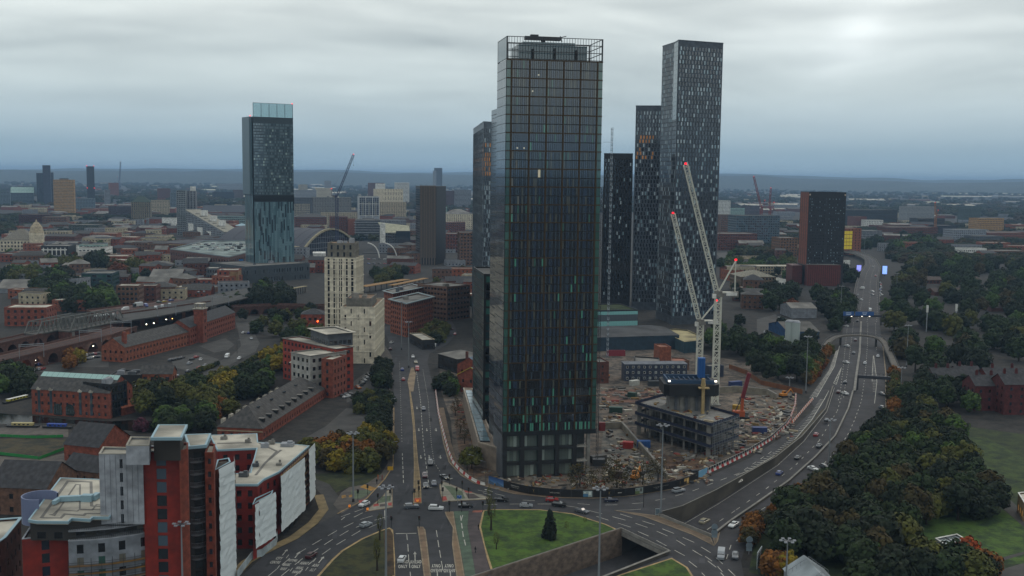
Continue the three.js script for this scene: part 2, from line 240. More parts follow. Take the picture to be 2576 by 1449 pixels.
function ribbon(name,pairs,m,parent) {const mb = new MB(),q = pairs.map(([a,b,h]) => {const A = G(...a,0),B = G(...b,0);return [[A.x,h,A.z],[B.x,h,B.z]];});for (let i = 0;i < q.length - 1;i++) mb.quad(q[i][0],q[i][1],q[i + 1][1],q[i + 1][0]);const o = mesh(name,mb.geo(),m,parent);return [o,q];}
const [under,uq] = ribbon('motorway',cutNE,mat(0x363538,{t:'asphalt',rough:.9}));structure(under,'motorway_cutting');
{
const a = GP([[1562,1335],[1685,1393],[1510,1462],[1400,1507],[1060,1500],[1235,1442]]),mb = new MB();const b = GP([[1655,1297],[1790,1352]]);
mb.prism(a,-8,-7.4,false);mb.quad([a[0][0],-7.4,a[0][1]],[a[1][0],-7.4,a[1][1]],[b[1][0],-6,b[1][1]],[b[0][0],-6,b[0][1]]);
structure(mesh('x',mb.geo(),mat(0x3d3d40,{t:'asphalt',rough:.9})),'underpass_road');
}

const farL = [[[2126,810],[2212,810],.03],[[2135,785],[2213,785],.5],[[2147,748],[2212,748],2],[[2153,715],[2209,715],4],[[2162,687],[2212,690],5.5],[[2176,668],[2215,672],6],[[2176,652],[2204,654],6],[[2166,643],[2186,643],6],[[2140,635],[2158,634],6],[[2080,626],[2096,624],6]];
const [via,vq] = ribbon('viaduct',farL.map(([a,b,h]) => {const f = (p) => {const g = G(p[0],p[1],h);return PJ(V(g.x,0,g.z));};return [f(a),f(b),h];}),mat(0x3a383a,{t:'asphalt',rough:.9}));
structure(via,'elevated_road');
{const mb = new MB();for (let i = 1;i < vq.length - 1;i++) for (const s of [0,1]) {const a = vq[i][s],b = vq[i + 1][s];const w = s ? .25 :-.25;mb.quad([a[0],a[1] - 1.6,a[2]],[b[0],b[1] - 1.6,b[2]],[b[0],b[1] + 1,b[2]],[a[0],a[1] + 1,a[2]]);mb.quad([a[0],a[1] + 1,a[2]],[b[0],b[1] + 1,b[2]],[b[0] + w,b[1] + 1,b[2]],[a[0] + w,a[1] + 1,a[2]]);} mb.build('parapet',S.concrete,via);
for (let i = 3;i < vq.length;i++) {const c = [(vq[i][0][0] + vq[i][1][0]) / 2,(vq[i][0][2] + vq[i][1][2]) / 2];new MB().cbox(c[0],0,c[1],3,vq[i][0][1] - 1.5,1.5).build('pier',S.concreteDark,via);}}
// ---------------------------------------------------------------- retaining walls and bridge deck
function wallAlong(name,pts,y0,y1,th,m,label,cat,off = 0) {
const mb = new MB();for (let i = 0;i < pts.length - 1;i++) {const a = pts[i],b = pts[i + 1],L = Math.hypot(b[0] - a[0],b[1] - a[1]) || 1,nx = -(b[1] - a[1]) / L * th,nz = (b[0] - a[0]) / L * th,ya = Array.isArray(y0) ? y0[i] :y0,yb = Array.isArray(y0) ? y0[i + 1] :y0;const P = (p,y,k) => [p[0] + nx * k,y,p[1] + nz * k];mb.quad(P(a,ya,0),P(b,yb,0),P(b,y1,0),P(a,y1,0));mb.quad(P(b,yb,1),P(a,ya,1),P(a,y1,1),P(b,y1,1));mb.quad(P(a,y1,0),P(b,y1,0),P(b,y1,1),P(a,y1,1));if (i === 0) mb.quad(P(a,ya,1),P(a,ya,0),P(a,y1,0),P(a,y1,1));if (i === pts.length - 2) mb.quad(P(b,yb,0),P(b,yb,1),P(b,y1,1),P(b,y1,0));}
const o = thing(name,label,cat);mb.build('wall',m,o);const t = new MB();for (let i = 0;i < pts.length - 1;i++) t.bar([pts[i][0],y1 + .06,pts[i][1]],[pts[i + 1][0],y1 + .06,pts[i + 1][1]],th + .25,.12);t.build('coping',S.concrete,o);return o;
}
const cl = GP(cutNE.map((c) => c[0])),cm = GP(cutNE.map((c) => c[1]));
wallAlong('retaining_wall',cl,cutNE.map((c) => c[2] - .2),.95,-.5,mat(0x585249,{t:'coarse'}),'weathered concrete retaining wall between slip road and sunken motorway','wall');
wallAlong('retaining_wall',cm,cutNE.map((c) => c[2] - .2),.7,.4,mat(0x5b554d,{t:'coarse'}),'low concrete barrier wall between the two motorway carriageways','wall');
const ribs = wallAlong('retaining_wall',GP(swFar),-7.6,.9,-.5,mat(0x7a6a5d,{t:'brick'}),'brown ribbed retaining wall below the bright green roundabout lawn','wall');
{const p = GP(swFar),mb = [];for (let i = 0;i < 2;i++) {const n = Math.round(Math.hypot(p[i + 1][0] - p[i][0],p[i + 1][1] - p[i][1]) / 1.6),dx = p[i + 1][0] - p[i][0],dz = p[i + 1][1] - p[i][1],L = Math.hypot(dx,dz);for (let k = 1;k < n;k++) {const x = p[i][0] + dx * k / n - -dz / L * -.0,z = p[i][1] + dz * k / n;const b = new MB();b.cbox(x + dz / L * -.1,-7.5,z - dx / L * -.1,.22,8.2,.22);b.build('rib',mat(0x55483f,{t:'brick'}),ribs);}}}
wallAlong('retaining_wall',GP(swNear),-7.6,.9,.5,mat(0x5b554d,{t:'coarse'}),'concrete parapet wall of the underpass beside the roundabout road','wall');
{const d = GP([[1562,1335],[1685,1393],[1790,1352],[1655,1297]]),o = thing('road_bridge','concrete bridge deck carrying the roundabout over the underpass','bridge');
new MB().prism(d,-1.5,-.06,true,true).build('deck',S.concreteDark,o);
for (const [a,b] of [[d[0],d[1]],[d[3],d[2]]]) {const mb = new MB();mb.bar([a[0],.5,a[1]],[b[0],.5,b[1]],.35,1);mb.bar([a[0],-.8,a[1]],[b[0],-.8,b[1]],.5,1.2);mb.build('parapet',S.concrete,o);const n = 14;for (let i = 0;i <= n;i++) new MB().cbox(lerp(a[0],b[0],i / n),1,lerp(a[1],b[1],i / n),.08,.55,.08).build('railing_post',S.steelDark,o);new MB().bar([a[0],1.55,a[1]],[b[0],1.55,b[1]],.08).build('rail',S.steelDark,o);}
for (const [a,b] of [[d[0],d[3]],[d[1],d[2]]]) new MB().bar([a[0],-4,a[1]],[b[0],-4,b[1]],.5,7.5).build('abutment_wall',S.concreteDark,o);}
// ---------------------------------------------------------------- raised islands, lawns, pavements
function isle(name,pts,m,km = S.kerb,kw = .35,y = .13) {const p = orient(GP(pts)),o = new THREE.Group();structure(o,name);new MB().prism(inset(p,kw * .9),0,y - .01,false).build('surface',m,o);new MB().ring(p,kw,-.02,y).build('kerb',km,o);return o;}
const r2 = (l) => l.map(([x,y]) => [858.67 + x / 3,1006.25 + y / 3]),r3 = (l) => l.map(([x,y]) => [1717.3 + x / 3,1006.25 + y / 3]),r1 = (l) => l.map(([x,y]) => [x / 3,1006.25 + y / 3]),r4 = (l) => l.map(([x,y]) => [x / 3,603.75 + y / 3]),r5 = (l) => l.map(([x,y]) => [858.67 + x / 3,603.75 + y / 3]),r6 = (l) => l.map(([x,y]) => [1717.3 + x / 3,603.75 + y / 3]),rj = (l) => l.map(([x,y]) => [845.25 + x * .21297,1140.4 + y * .21297]);
isle('lawn',[[775,1475],[833,1409.6],[858.7,1386],[908.7,1356],[958.7,1334.6],[980,1328],[989,1334],[994,1404],[994,1475]],S.grassDry,mat(0xa98f63,{t:'mottle'}),.7);
flat('earth_verge',rj([[560,930],[640,900],[672,960],[690,1449],[590,1449]]),mat(0x4a3a26,{t:'dirt',rough:1}),.135);
isle('traffic_island',rj([[960,870],[1030,872],[1056,910],[1080,1080],[1125,1480],[1040,1480],[990,1080]]),mat(0x7d6650,{t:'mottle'}));
isle('traffic_island',rj([[1285,695],[1388,690],[1420,900],[1470,1150],[1525,1480],[1425,1480],[1370,1080],[1380,880],[1300,740]]),mat(0x80694f,{t:'mottle'}));
flat('cycle_path',rj([[1392,690],[1568,685],[1552,870],[1600,1150],[1655,1480],[1530,1480],[1472,1150],[1424,900]]),mat(0x4d5f4d,{t:'mottle'}),.135);
flat('footpath',rj([[1570,690],[1735,675],[1690,870],[1745,1080],[1835,1480],[1657,1480],[1602,1150],[1554,870]]),mat(0x4b4141,{t:'mottle'}),.131);
flat('tactile_paving',rj([[1618,680],[1733,675],[1722,700],[1610,702]]),mat(0x9a5a48,{t:'mottle'}),.138);
isle('lawn',[[1205,1326],[1214,1285],[1240,1282],[1358.7,1282.5],[1442,1293],[1525,1319.6],[1560,1336],[1236,1440],[1215,1373]],mat(0x3e5a14,{t:'grass',rough:1}),mat(0xa98f63,{t:'mottle'}),.6);
isle('lawn',[[1500,1472],[1560,1446],[1690,1404],[1730,1428],[1760,1475]],mat(0x405a18,{t:'grass',rough:1}),mat(0xa98f63,{t:'mottle'}),.6);
isle('traffic_island',[[1793,1353],[1800,1341],[1812,1336],[1806,1362],[1798,1372]],mat(0x6d5c4a,{t:'mottle'}));
isle('traffic_island',[[1640,1296],[1654,1298],[1788,1353],[1797,1374],[1740,1345],[1620,1300],[1545,1284]],mat(0x6b5a48,{t:'mottle'}));

isle('median',r2([[543,780],[548,480],[540,200],[525,60],[512,-70],[522,-70],[548,100],[556,200],[580,470],[600,620],[606,780]]),mat(0x84704e,{t:'mottle'}),mat(0x9a8460,{t:'mottle'}),.3);
isle('median',[[1040,924],[1046,940],[1040,985],[1030,985],[1025,960],[1034,926]],S.pavingBuff);
const islandL = isle('crossing_island',r2([[180,845],[388,812],[386,670],[345,685],[300,740],[250,780]]),mat(0x9a9484,{t:'mottle'}));
const islandR = isle('crossing_island',r2([[738,640],[775,618],[830,640],[930,682],[1130,742],[1090,752],[880,762],[765,770],[745,700]]),mat(0x9a9484,{t:'mottle'}));
const patch = (p,list,hex,y = .13) => flat('paving_patch',list,mat(hex,{t:'mottle'}),y,p);
patch(islandL,r2([[305,730],[372,725],[372,765],[262,785]]),0x5f6b52);patch(islandL,r2([[245,790],[278,780],[285,800],[240,808]]),0xa9483f);patch(islandL,r2([[350,780],[380,776],[380,800],[355,800]]),0xa9483f);patch(islandL,r2([[290,790],[345,782],[345,800],[290,808]]),0x544a46);
patch(islandR,r2([[770,645],[830,655],[910,690],[935,745],[860,755],[820,700]]),0x5f6b52);patch(islandR,r2([[755,732],[790,728],[800,760],[762,764]]),0xa9483f);patch(islandR,r2([[925,682],[985,695],[990,705],[935,700]]),0xa9483f);patch(islandR,r2([[935,705],[1000,712],[1050,742],[960,748]]),0x544a46);
const pave = flat('pavement',r2([[0,860],[195,745],[330,600],[395,500],[400,60],[388,-60],[352,-60],[352,60],[350,480],[300,560],[180,640],[60,660],[0,700],[-60,790]]),S.paving,.12);
patch(pave,r2([[140,660],[175,640],[265,668],[225,688]]),0xa67c35);patch(pave,r2([[70,690],[200,680],[225,700],[150,745],[90,750]]),0x5f6b52);patch(pave,r2([[0,725],[30,718],[40,735],[5,745]]),0xa67c35);patch(pave,r2([[130,760],[180,755],[190,772],[140,785]]),0xa9483f);patch(pave,r2([[55,722],[85,716],[90,732],[60,738]]),0xa67c35);
flat('tactile_paving',r2([[552,745],[600,742],[602,772],[552,774]]),mat(0xb0502c,{t:'mottle'}),.137);

function strip(name,pts,w,m,y = .12) {const p = pts.length && pts[0].isVector3 ? pts :GP(pts);const mb = new MB();for (let i = 0;i < p.length - 1;i++) {const a = p[i],b = p[i + 1],n = (q,r) => {const l = Math.hypot(r[0] - q[0],r[1] - q[1]);return [-(r[1] - q[1]) / l * w,(r[0] - q[0]) / l * w];};const n0 = i ? n(p[i - 1],b) :n(a,b),n1 = i < p.length - 2 ? n(a,p[i + 2]) :n(a,b);let A = [a[0],y,a[1]],B = [b[0],y,b[1]],C = [b[0] + n1[0],y,b[1] + n1[1]],D = [a[0] + n0[0],y,a[1] + n0[1]];if (w > 0) mb.quad(D,C,B,A);else mb.quad(A,B,C,D);const k = .02;mb.quad([A[0],-k,A[2]],[B[0],-k,B[2]],B,A);} return structure(mesh(name,mb.geo(),m),name);}
const outer = [[1098.7,1026],[1115,1116],[1128.7,1163],[1158.7,1196],[1192,1216],[1228.7,1226],[1292,1243],[1392,1253],[1492,1254.6],[1592,1248],[1712,1228],[1784,1198]];
strip('pavement',outer,-3.2,mat(0x6b5845,{t:'mottle'}));strip('kerb',outer,-.4,S.kerb,.128);
strip('pavement',r1([[1790,1340],[1900,1225],[2000,1165],[2250,1045],[2400,930],[2480,825],[2440,715]]),-3,mat(0x8a7752,{t:'mottle'}));
strip('kerb',[[992,1026],[992,1100],[990,1173],[968.7,1206],[923.7,1254.6],[850,1293]],.4,mat(0xa1865c,{t:'mottle'}),.128);
strip('verge',[[1655,1295],[1717,1277],[1800,1237],[1867,1200],[1950.6,1153],[2017,1100],[2077,1030]],-1.3,mat(0x4a4432,{t:'grass',rough:1}),.1);
strip('kerb',[[1985,1256],[2050,1214],[2100,1171],[2140,1147],[2160,1104],[2210,1067],[2227,1046],[2227,940],[2218,850]],.5,S.kerb,.12);
strip('median',[[2146,985],[2150,953],[2160,887],[2164,810]],1.2,S.concrete,.55);
// ---------------------------------------------------------------- painted markings
const MK = {};const mkq = (y = .034) => MK[y] ??= new MB();
function poly3(pts) {return pts.map((p) => p.isVector3 ? p :G(p[0],p[1],p[2] ?? 0));}
function walk(p,step,fn) {let d = 0,next = 0;for (let i = 0;i < p.length - 1;i++) {const a = p[i],b = p[i + 1],L = a.distanceTo(b);while (next <= d + L) {const t = (next - d) / L;fn(a.clone().lerp(b,t),b.clone().sub(a).normalize(),next);next += step;} d += L;}}
function line(pts,w,y = .034,mb = mkq(y)) {const p = poly3(pts);for (let i = 0;i < p.length - 1;i++) {const a = p[i],b = p[i + 1],d = b.clone().sub(a);d.y = 0;d.normalize();const n = V(-d.z,0,d.x).multiplyScalar(w / 2);mb.quad([a.x - n.x,a.y + y,a.z - n.z],[a.x + n.x,a.y + y,a.z + n.z],[b.x + n.x,b.y + y,b.z + n.z],[b.x - n.x,b.y + y,b.z - n.z]);}}
function dashes(pts,len,gap,w = .2,y = .034) {const p = poly3(pts);walk(p,len + gap,(a,d) => line([a,a.clone().addScaledVector(d,len)],w,y));}
function hatch(A,B,step,w = .45,y = .034) {const a = poly3(A),b = poly3(B),at = (p,t) => {let L = 0;const s = [];for (let i = 0;i < p.length - 1;i++) {s.push(p[i].distanceTo(p[i + 1]));L += s[i];} let d = t * L;for (let i = 0;i < s.length;i++) {if (d <= s[i] || i === s.length - 1) return p[i].clone().lerp(p[i + 1],Math.min(1,d / s[i]));d -= s[i];}};let L = 0;for (let i = 0;i < a.length - 1;i++) L += a[i].distanceTo(a[i + 1]);const n = Math.round(L / step);for (let i = 0;i <= n;i++) line([at(a,i / n),at(b,i / n)],w,y);}
dashes([[1005,910],[1008,1006],[1011,1110]],1.2,3.6,.2);dashes([[1012,1140],[1015,1212]],4,2,.25);
dashes([[1047,930],[1057.7,1006],[1065,1116],[1078.7,1220]],3.5,2.4,.22);dashes([[1064,930],[1077,1006],[1085,1116],[1092,1163],[1108,1188]],1.2,2.2,.2);
line([[1062,1228],[1098.7,1224.6]],.45);line([[1112,1211],[1138.7,1203]],.4);line(rj([[705,950],[950,945]]),.45);line(rj([[1400,713],[1445,710]]),.35);
line(rj([[835,955],[842,1025]]),.22);dashes(rj([[848,1075],[858,1240]]),6,2.4,.22);line(rj([[866,1288],[872,1355]]),.22);dashes(rj([[876,1400],[884,1500]]),6,2.4,.22);
dashes(rj([[1185,910],[1205,1040],[1245,1280]]),6,2.6,.22);line(rj([[1254,1315],[1262,1385]]),.22);
dashes(rj([[1470,740],[1485,850],[1500,960],[1525,1070]]),5,2.4,.3,.15);line(rj([[1480,790],[1498,735]]),.25,.15);
line(rj([[575,670],[580,750]]),.35);dashes(rj([[580,755],[590,890]]),3,2,.3);
{const O = [[640,1449],[700,1400],[775,1358],[830,1327],[885,1300],[940,1283]],I = [[775,1449],[820,1412],[858,1382],[908,1352],[958,1330],[990,1322]];for (const t of [.26,.5,.75]) dashes(O.map((o,i) => [lerp(o[0],I[i][0],t),lerp(o[1],I[i][1],t)]),5,3.4,.25);
dashes([[858,1300],[900,1285],[923,1276]],4,2,.25);line(r2([[0,905],[25,885]]),.3);line(r2([[95,885],[160,852]]),.3);}
dashes([[1202,1233],[1240,1241],[1285,1251]],4,3,.25);dashes([[1190,1241],[1236,1249],[1290,1257],[1392,1262],[1502,1271],[1555,1270],[1605,1266],[1675,1254.6],[1740,1236],[1860,1190],[1950,1130]],4,5,.22);
dashes([[1212,1269.6],[1300,1268],[1392,1268],[1448,1276],[1502,1289.6],[1545,1301],[1588,1313],[1640,1331],[1700,1358],[1754,1391],[1800,1426],[1830,1460]],5,4,.25);
dashes([[1500,1299],[1560,1318],[1630,1348],[1700,1386],[1750,1425],[1785,1462]],5,4,.25);dashes([[1560,1293],[1620,1312],[1690,1340],[1740,1362],[1790,1392],[1840,1440]],5,4,.25);
line([[1546,1284],[1580,1291]],.2);line([[1546,1284],[1585,1283],[1612,1281]],.2);
for (let i = 0;i < uq.length - 1;i++) {const f = (q,t) => V(lerp(q[0][0],q[1][0],t),q[0][1],lerp(q[0][2],q[1][2],t));for (const t of [.52]) dashes([f(uq[i],t),f(uq[i + 1],t)],3,6,.22,.03);line([f(uq[i],.06),f(uq[i + 1],.06)],.18,.03);line([f(uq[i],.95),f(uq[i + 1],.95)],.18,.03);}
dashes([[2109,1007],[2114,985],[2122,917],[2132,817]],3,5,.22);dashes([[2122,1000],[2134,920],[2147,812]],3,5,.22);dashes([[1888,1300],[2034,1206],[2064,1176],[2094,1143],[2120,1113],[2137,1086],[2150,1056],[2167,1009],[2177,937],[2182,870],[2183,812]],3.5,5,.22);dashes([[2205,880],[2202,812]],3,5,.22);
hatch([[1872,1183],[1950,1136],[1984,1107],[2030,1055],[2062,1005]],[[1884,1184],[1962,1139],[1997,1109],[2042,1056],[2072,1006]],3.3,.5);line([[1852,1196],[1884,1184],[1962,1139],[1997,1109],[2042,1056],[2074,1004],[2085,983]],.3);
hatch([[2037,1000],[2085,932],[2102,885]],[[2054,997],[2099,920],[2110,880]],4.2,.5);line([[2054,999],[2099,922],[2112,870]],.28);
hatch([[2117,924],[2097,964]],[[2117,924],[2104,967]],4.5,.5);line([[2117,924],[2097,964]],.25);line([[2117,924],[2104,967]],.25);
hatch([[2197,900],[2194,945],[2196,985]],[[2198,900],[2206,960],[2202,985]],4.5,.5);line([[2197,895],[2194,945],[2194,960]],.25);line([[2198,895],[2206,960],[2200,1015]],.25);
hatch([[2137,788],[2133,812]],[[2141,788],[2134,812]],6,.5);
line([[1866,1205],[1868,1209],[1858,1214],[1866,1205]],.35);
dashes(r3([[170,1180],[240,1230],[320,1320]]),4,4,.22);dashes(r3([[330,1200],[360,1110],[420,1050],[520,985],[640,905]]),4,4,.22);

for (const t of [.08,.36,.64,.92]) for (let i = 0;i < vq.length - 1;i++) {const f = (q) => V(lerp(q[0][0],q[1][0],t),q[0][1],lerp(q[0][2],q[1][2],t));dashes([f(vq[i]),f(vq[i + 1])],4,8,.22,.04);}

const font = await new FontLoader().loadAsync('fonts/droid/droid_sans_bold.typeface.json');
function roadText(txt,px,py,dirPx,wM,hM,y = .036) {
const c = G(px,py),d = G(...dirPx).sub(c).normalize(),g = new THREE.ShapeGeometry(font.generateShapes(txt,1),3);g.computeBoundingBox();const b = g.boundingBox,sx = wM / (b.max.x - b.min.x),sy = hM / (b.max.y - b.min.y),rx = V(-d.z,0,d.x);
const p = g.attributes.position,id = g.index,mb = mkq(y);const P = (i) => {const u = (p.getX(i) - (b.min.x + b.max.x) / 2) * sx,v = (p.getY(i) - (b.min.y + b.max.y) / 2) * sy;return [c.x + rx.x * u + d.x * v,y,c.z + rx.z * u + d.z * v];};
for (let i = 0;i < id.count;i += 3) mb.tri(P(id.getX(i)),P(id.getX(i + 1)),P(id.getX(i + 2)));
}
function arrow(px,py,dirPx,L = 4.5,y = .036,bend = 0) {const c = G(px,py),d = G(...dirPx).sub(c).normalize(),r = V(-d.z,0,d.x),mb = mkq(y),P = (u,v) => [c.x + r.x * u + d.x * v,y,c.z + r.z * u + d.z * v];mb.quad(P(-.14,-L / 2),P(.14,-L / 2),P(.14,L * .22),P(-.14,L * .22));mb.tri(P(-.5,L * .2),P(.5,L * .2),P(0,L / 2));if (bend) {mb.quad(P(0,-.3),P(0,.1),P(bend * .8,.5),P(bend * .8,.1));}}
const j1 = (x,y) => [845.25 + x * .21297,1140.4 + y * .21297];
for (const [x,w] of [[786,3.1],[942,3.1]]) {roadText('AHEAD',...j1(x,1283),j1(x - 10,1100),w,2.5);roadText('ONLY',...j1(x + 4,1337),j1(x - 8,1100),w * .78,2.5);}
arrow(...j1(933,1213),j1(928,1000),7);
for (const [x,w] of [[1186,3.1],[1340,3.1]]) {roadText('ONLY',...j1(x - 4,1330),j1(x + 8,1600),w * .78,2.5);roadText('AHEAD',...j1(x,1386),j1(x + 10,1700),w,2.5);arrow(...j1(x + 12,1445),j1(x + 22,1700),6);}
{const W = (t,x,y,w,h,dx = 34,dy = -42) => roadText(t,x / 3,1006.25 + y / 3,[(x + dx) / 3,1006.25 + (y + dy) / 3],w,h);
W('CITY',2108,1195,1.7,2);W('CENTRE',2078,1225,2.7,2);W('A57(M)',2208,1213,2.4,2);W('MANC',2165,1243,2,2);W('WAY',2140,1275,1.7,2);W('A5067',2296,1232,2.2,2);W('WHAL',2262,1268,2,2);W('RANGE',2240,1299,2.3,2);W('A56',2383,1248,1.7,2);W('ALT',2360,1283,1.5,2);
for (const [x,y] of [[2150,1150],[2245,1168],[2425,1205]]) arrow(x / 3,1006.25 + y / 3,[(x + 34) / 3,1006.25 + (y - 42) / 3],5);for (const [x,y] of [[2180,1168],[2270,1205],[2385,1195],[2110,1250],[2208,1268],[2325,1262]]) line([[x / 3,1006.25 + y / 3],[(x - 20) / 3,1006.25 + (y + 26) / 3]],.2);}
for (const [x,y,b] of [[585,225,0],[645,225,0],[715,225,1],[600,430,0],[663,430,0],[748,430,1],[571,60,0]]) {const p = r2([[x,y]])[0];arrow(...p,[p[0] + 6,p[1] + 60],5,.036,b);}
arrow(...r2([[1100,710]])[0],r2([[1180,735]])[0],4);arrow(...r2([[1110,683]])[0],r2([[1030,660]])[0],4);
{
const dk = new MB(),lt = new MB(),inJ = GP(J),bad = [holeNE,holeSW];for (let k = 0;k < 400 && dk.p.length < 40 * 18;k++) {const p = R() < .6 ? [rr(990,1130),rr(900,1300)] :[rr(640,1850),rr(1240,1440)],v = G(...p),q = [v.x,v.z];if (!insidePoly(q,inJ) || bad.some((b) => insidePoly(q,b))) continue;const a = rr(-.2,.2),w = rr(.5,1.6),l = rr(2,9),m = R() < .6 ? dk :lt,P = (i,j) => [v.x + Math.cos(a) * i * w + Math.sin(a) * j * l,.0245,v.z - Math.sin(a) * i * w + Math.cos(a) * j * l];m.quad(P(-.5,.5),P(.5,.5),P(.5,-.5),P(-.5,-.5));}
mesh('tarmac_patch',dk.geo(),mat(0x2a2a2c,{t:'asphalt',rough:.9}),road);mesh('tarmac_patch',lt.geo(),mat(0x46464a,{t:'asphalt',rough:.9}),road);}
for (const y in MK) {const o = mesh('lane_markings',MK[y].geo(),S.paint,road);}
// ---------------------------------------------------------------- other ground surfaces
flat('lawn',r3([[1150,520],[1480,150],[2000,180],[2576,260],[2576,1400],[900,1400],[500,1300],[560,980],[700,860]]),mat(0x2c3a17,{t:'grass',rough:1}),.02);
flat('lawn',r3([[1680,870],[1950,845],[2300,800],[2420,830],[2576,960],[2576,1240],[2300,1230],[2050,1120],[1750,1030]]),mat(0x3f5a20,{t:'grass',rough:1}),.03);
flat('lawn',r3([[2080,260],[2300,290],[2576,440],[2576,690],[2400,720],[2300,560],[2150,380]]),mat(0x36481e,{t:'grass',rough:1}),.03);
flat('path',r3([[2385,790],[2480,760],[2576,850],[2576,960]]),S.asphaltOld,.036);flat('path',r3([[2290,1220],[2576,1145],[2576,1165],[2310,1245]]),S.asphaltOld,.036);flat('car_park',r3([[2340,1300],[2576,1230],[2576,1400],[2340,1400]]),S.asphaltOld,.036);
flat('site_ground',[[1135,1060],[1110,985],[1105,930],[1180,900],[1450,870],[1700,880],[1900,915],[2005,990],[2005,1040],[1970,1085],[1880,1143],[1780,1190],[1700,1218],[1592,1239],[1492,1245],[1392,1243],[1292,1233],[1228,1215],[1192,1205],[1160,1186],[1140,1150]],S.dirt,.012);
flat('grass_bank',r2([[-230,560],[60,545],[290,545],[340,580],[190,640],[60,655],[-40,700],[-80,640],[-180,600]]),mat(0x353c1c,{t:'grass',rough:1}),.03);
flat('car_park',r2([[-180,420],[60,380],[200,250],[230,60],[40,60],[-120,200],[-300,300]]),S.asphaltOld,.012);
flat('canal',[[-20,1038],[80,1046],[180,1056],[282,1060],[345,1056],[420,1064],[470,1078],[430,1092],[345,1086],[280,1078],[180,1066],[85,1064],[-20,1068]],mat(0x0a0b09,{rough:.12,ior:1.12}),.02);
flat('quay',[[-20,1078],[80,1070],[172,1074],[172,1100],[100,1093],[-20,1100]],S.paving,.03);flat('bare_lot',[[-20,1105],[100,1100],[165,1106],[160,1130],[100,1148],[-20,1140]],mat(0x3f3a28,{t:'grass',rough:1}),.03);flat('quay',[[-20,1146],[100,1155],[160,1140],[240,1180],[150,1185],[-20,1178]],S.paving,.026);
flat('street',r4([[1780,620],[1910,620],[1930,720],[1960,780],[1930,840],[1700,960],[1500,1060],[1260,1180],[1130,1240],[1060,1250],[1000,1190],[1140,1140],[1330,1060],[1560,960],[1750,870],[1820,800],[1800,700]]),S.asphaltOld,.02);
flat('grass_bank',r4([[2000,880],[2060,820],[2080,800],[2010,980],[1850,1100],[1500,1260],[1330,1300],[1300,1240],[1550,1110],[1850,960]]),mat(0x4c4535,{t:'grass',rough:1}),.02);
flat('car_park',r4([[620,870],[820,830],[820,960],[600,960],[420,1010],[250,990],[420,920]]),S.asphaltOld,.02);flat('car_park',r4([[1290,890],[1500,850],[1650,900],[1640,940],[1480,1000],[1310,960]]),S.asphaltOld,.02);flat('car_park',r4([[1500,800],[1700,740],[1770,790],[1720,830],[1620,850]]),S.asphaltOld,.024);
flat('car_park',r5([[40,1160],[100,1060],[230,970],[280,960],[260,1120],[120,1190],[40,1230]]),S.asphaltOld,.02);flat('pavement',r5([[215,950],[330,800],[400,900],[400,1000],[360,1170],[360,1000]]),S.paving,.016);
flat('car_park',r6([[560,600],[700,560],[740,600],[640,760],[450,850],[400,830],[560,740]]),S.asphaltOld,.02);
flat('car_park',r6([[250,100],[700,60],[860,110],[700,150],[280,130]]),S.asphaltOld,.02);
flat('rail_yard',r4([[-20,900],[-20,770],[270,720],[940,600],[1100,600],[1100,690],[800,760],[300,830]]),mat(0x3a342d,{t:'dirt',rough:1}),.012);
// ================================================================ towers
const place = (A,B) => {const a = asG(A),b = asG(B);return {x:a.x,z:a.z,turn:Math.atan2(-(b.z - a.z),b.x - a.x),W:Math.hypot(b.x - a.x,b.z - a.z)};};

function glazed(win,x,z,ux,uz,W,y0,y1,us,nf,fn,gv = .12,off = .06) {const nx = -uz,nz = ux,rot = Math.atan2(-uz,ux),fh = (y1 - y0) / nf;us.forEach(([a,b],i) => {for (let j = 0;j < nf;j++) {const m = fn(i,j);if (!m) continue;const g = m.gap ?? gv,mm = m.mat ?? m,c = (a + b) / 2;win.add(x + ux * c + nx * off,y0 + fh * (j + .5 + (m.dy ?? 0)),z + uz * c + nz * off,rot,b - a,fh * (m.hh ?? 1) - g * 2,mm);}});}
const even = (W,n,gap,m = 0) => Array.from({length:n},(_,i) => {const s = (W - 2 * m) / n;return [m + s * i + gap / 2,m + s * (i + 1) - gap / 2];});

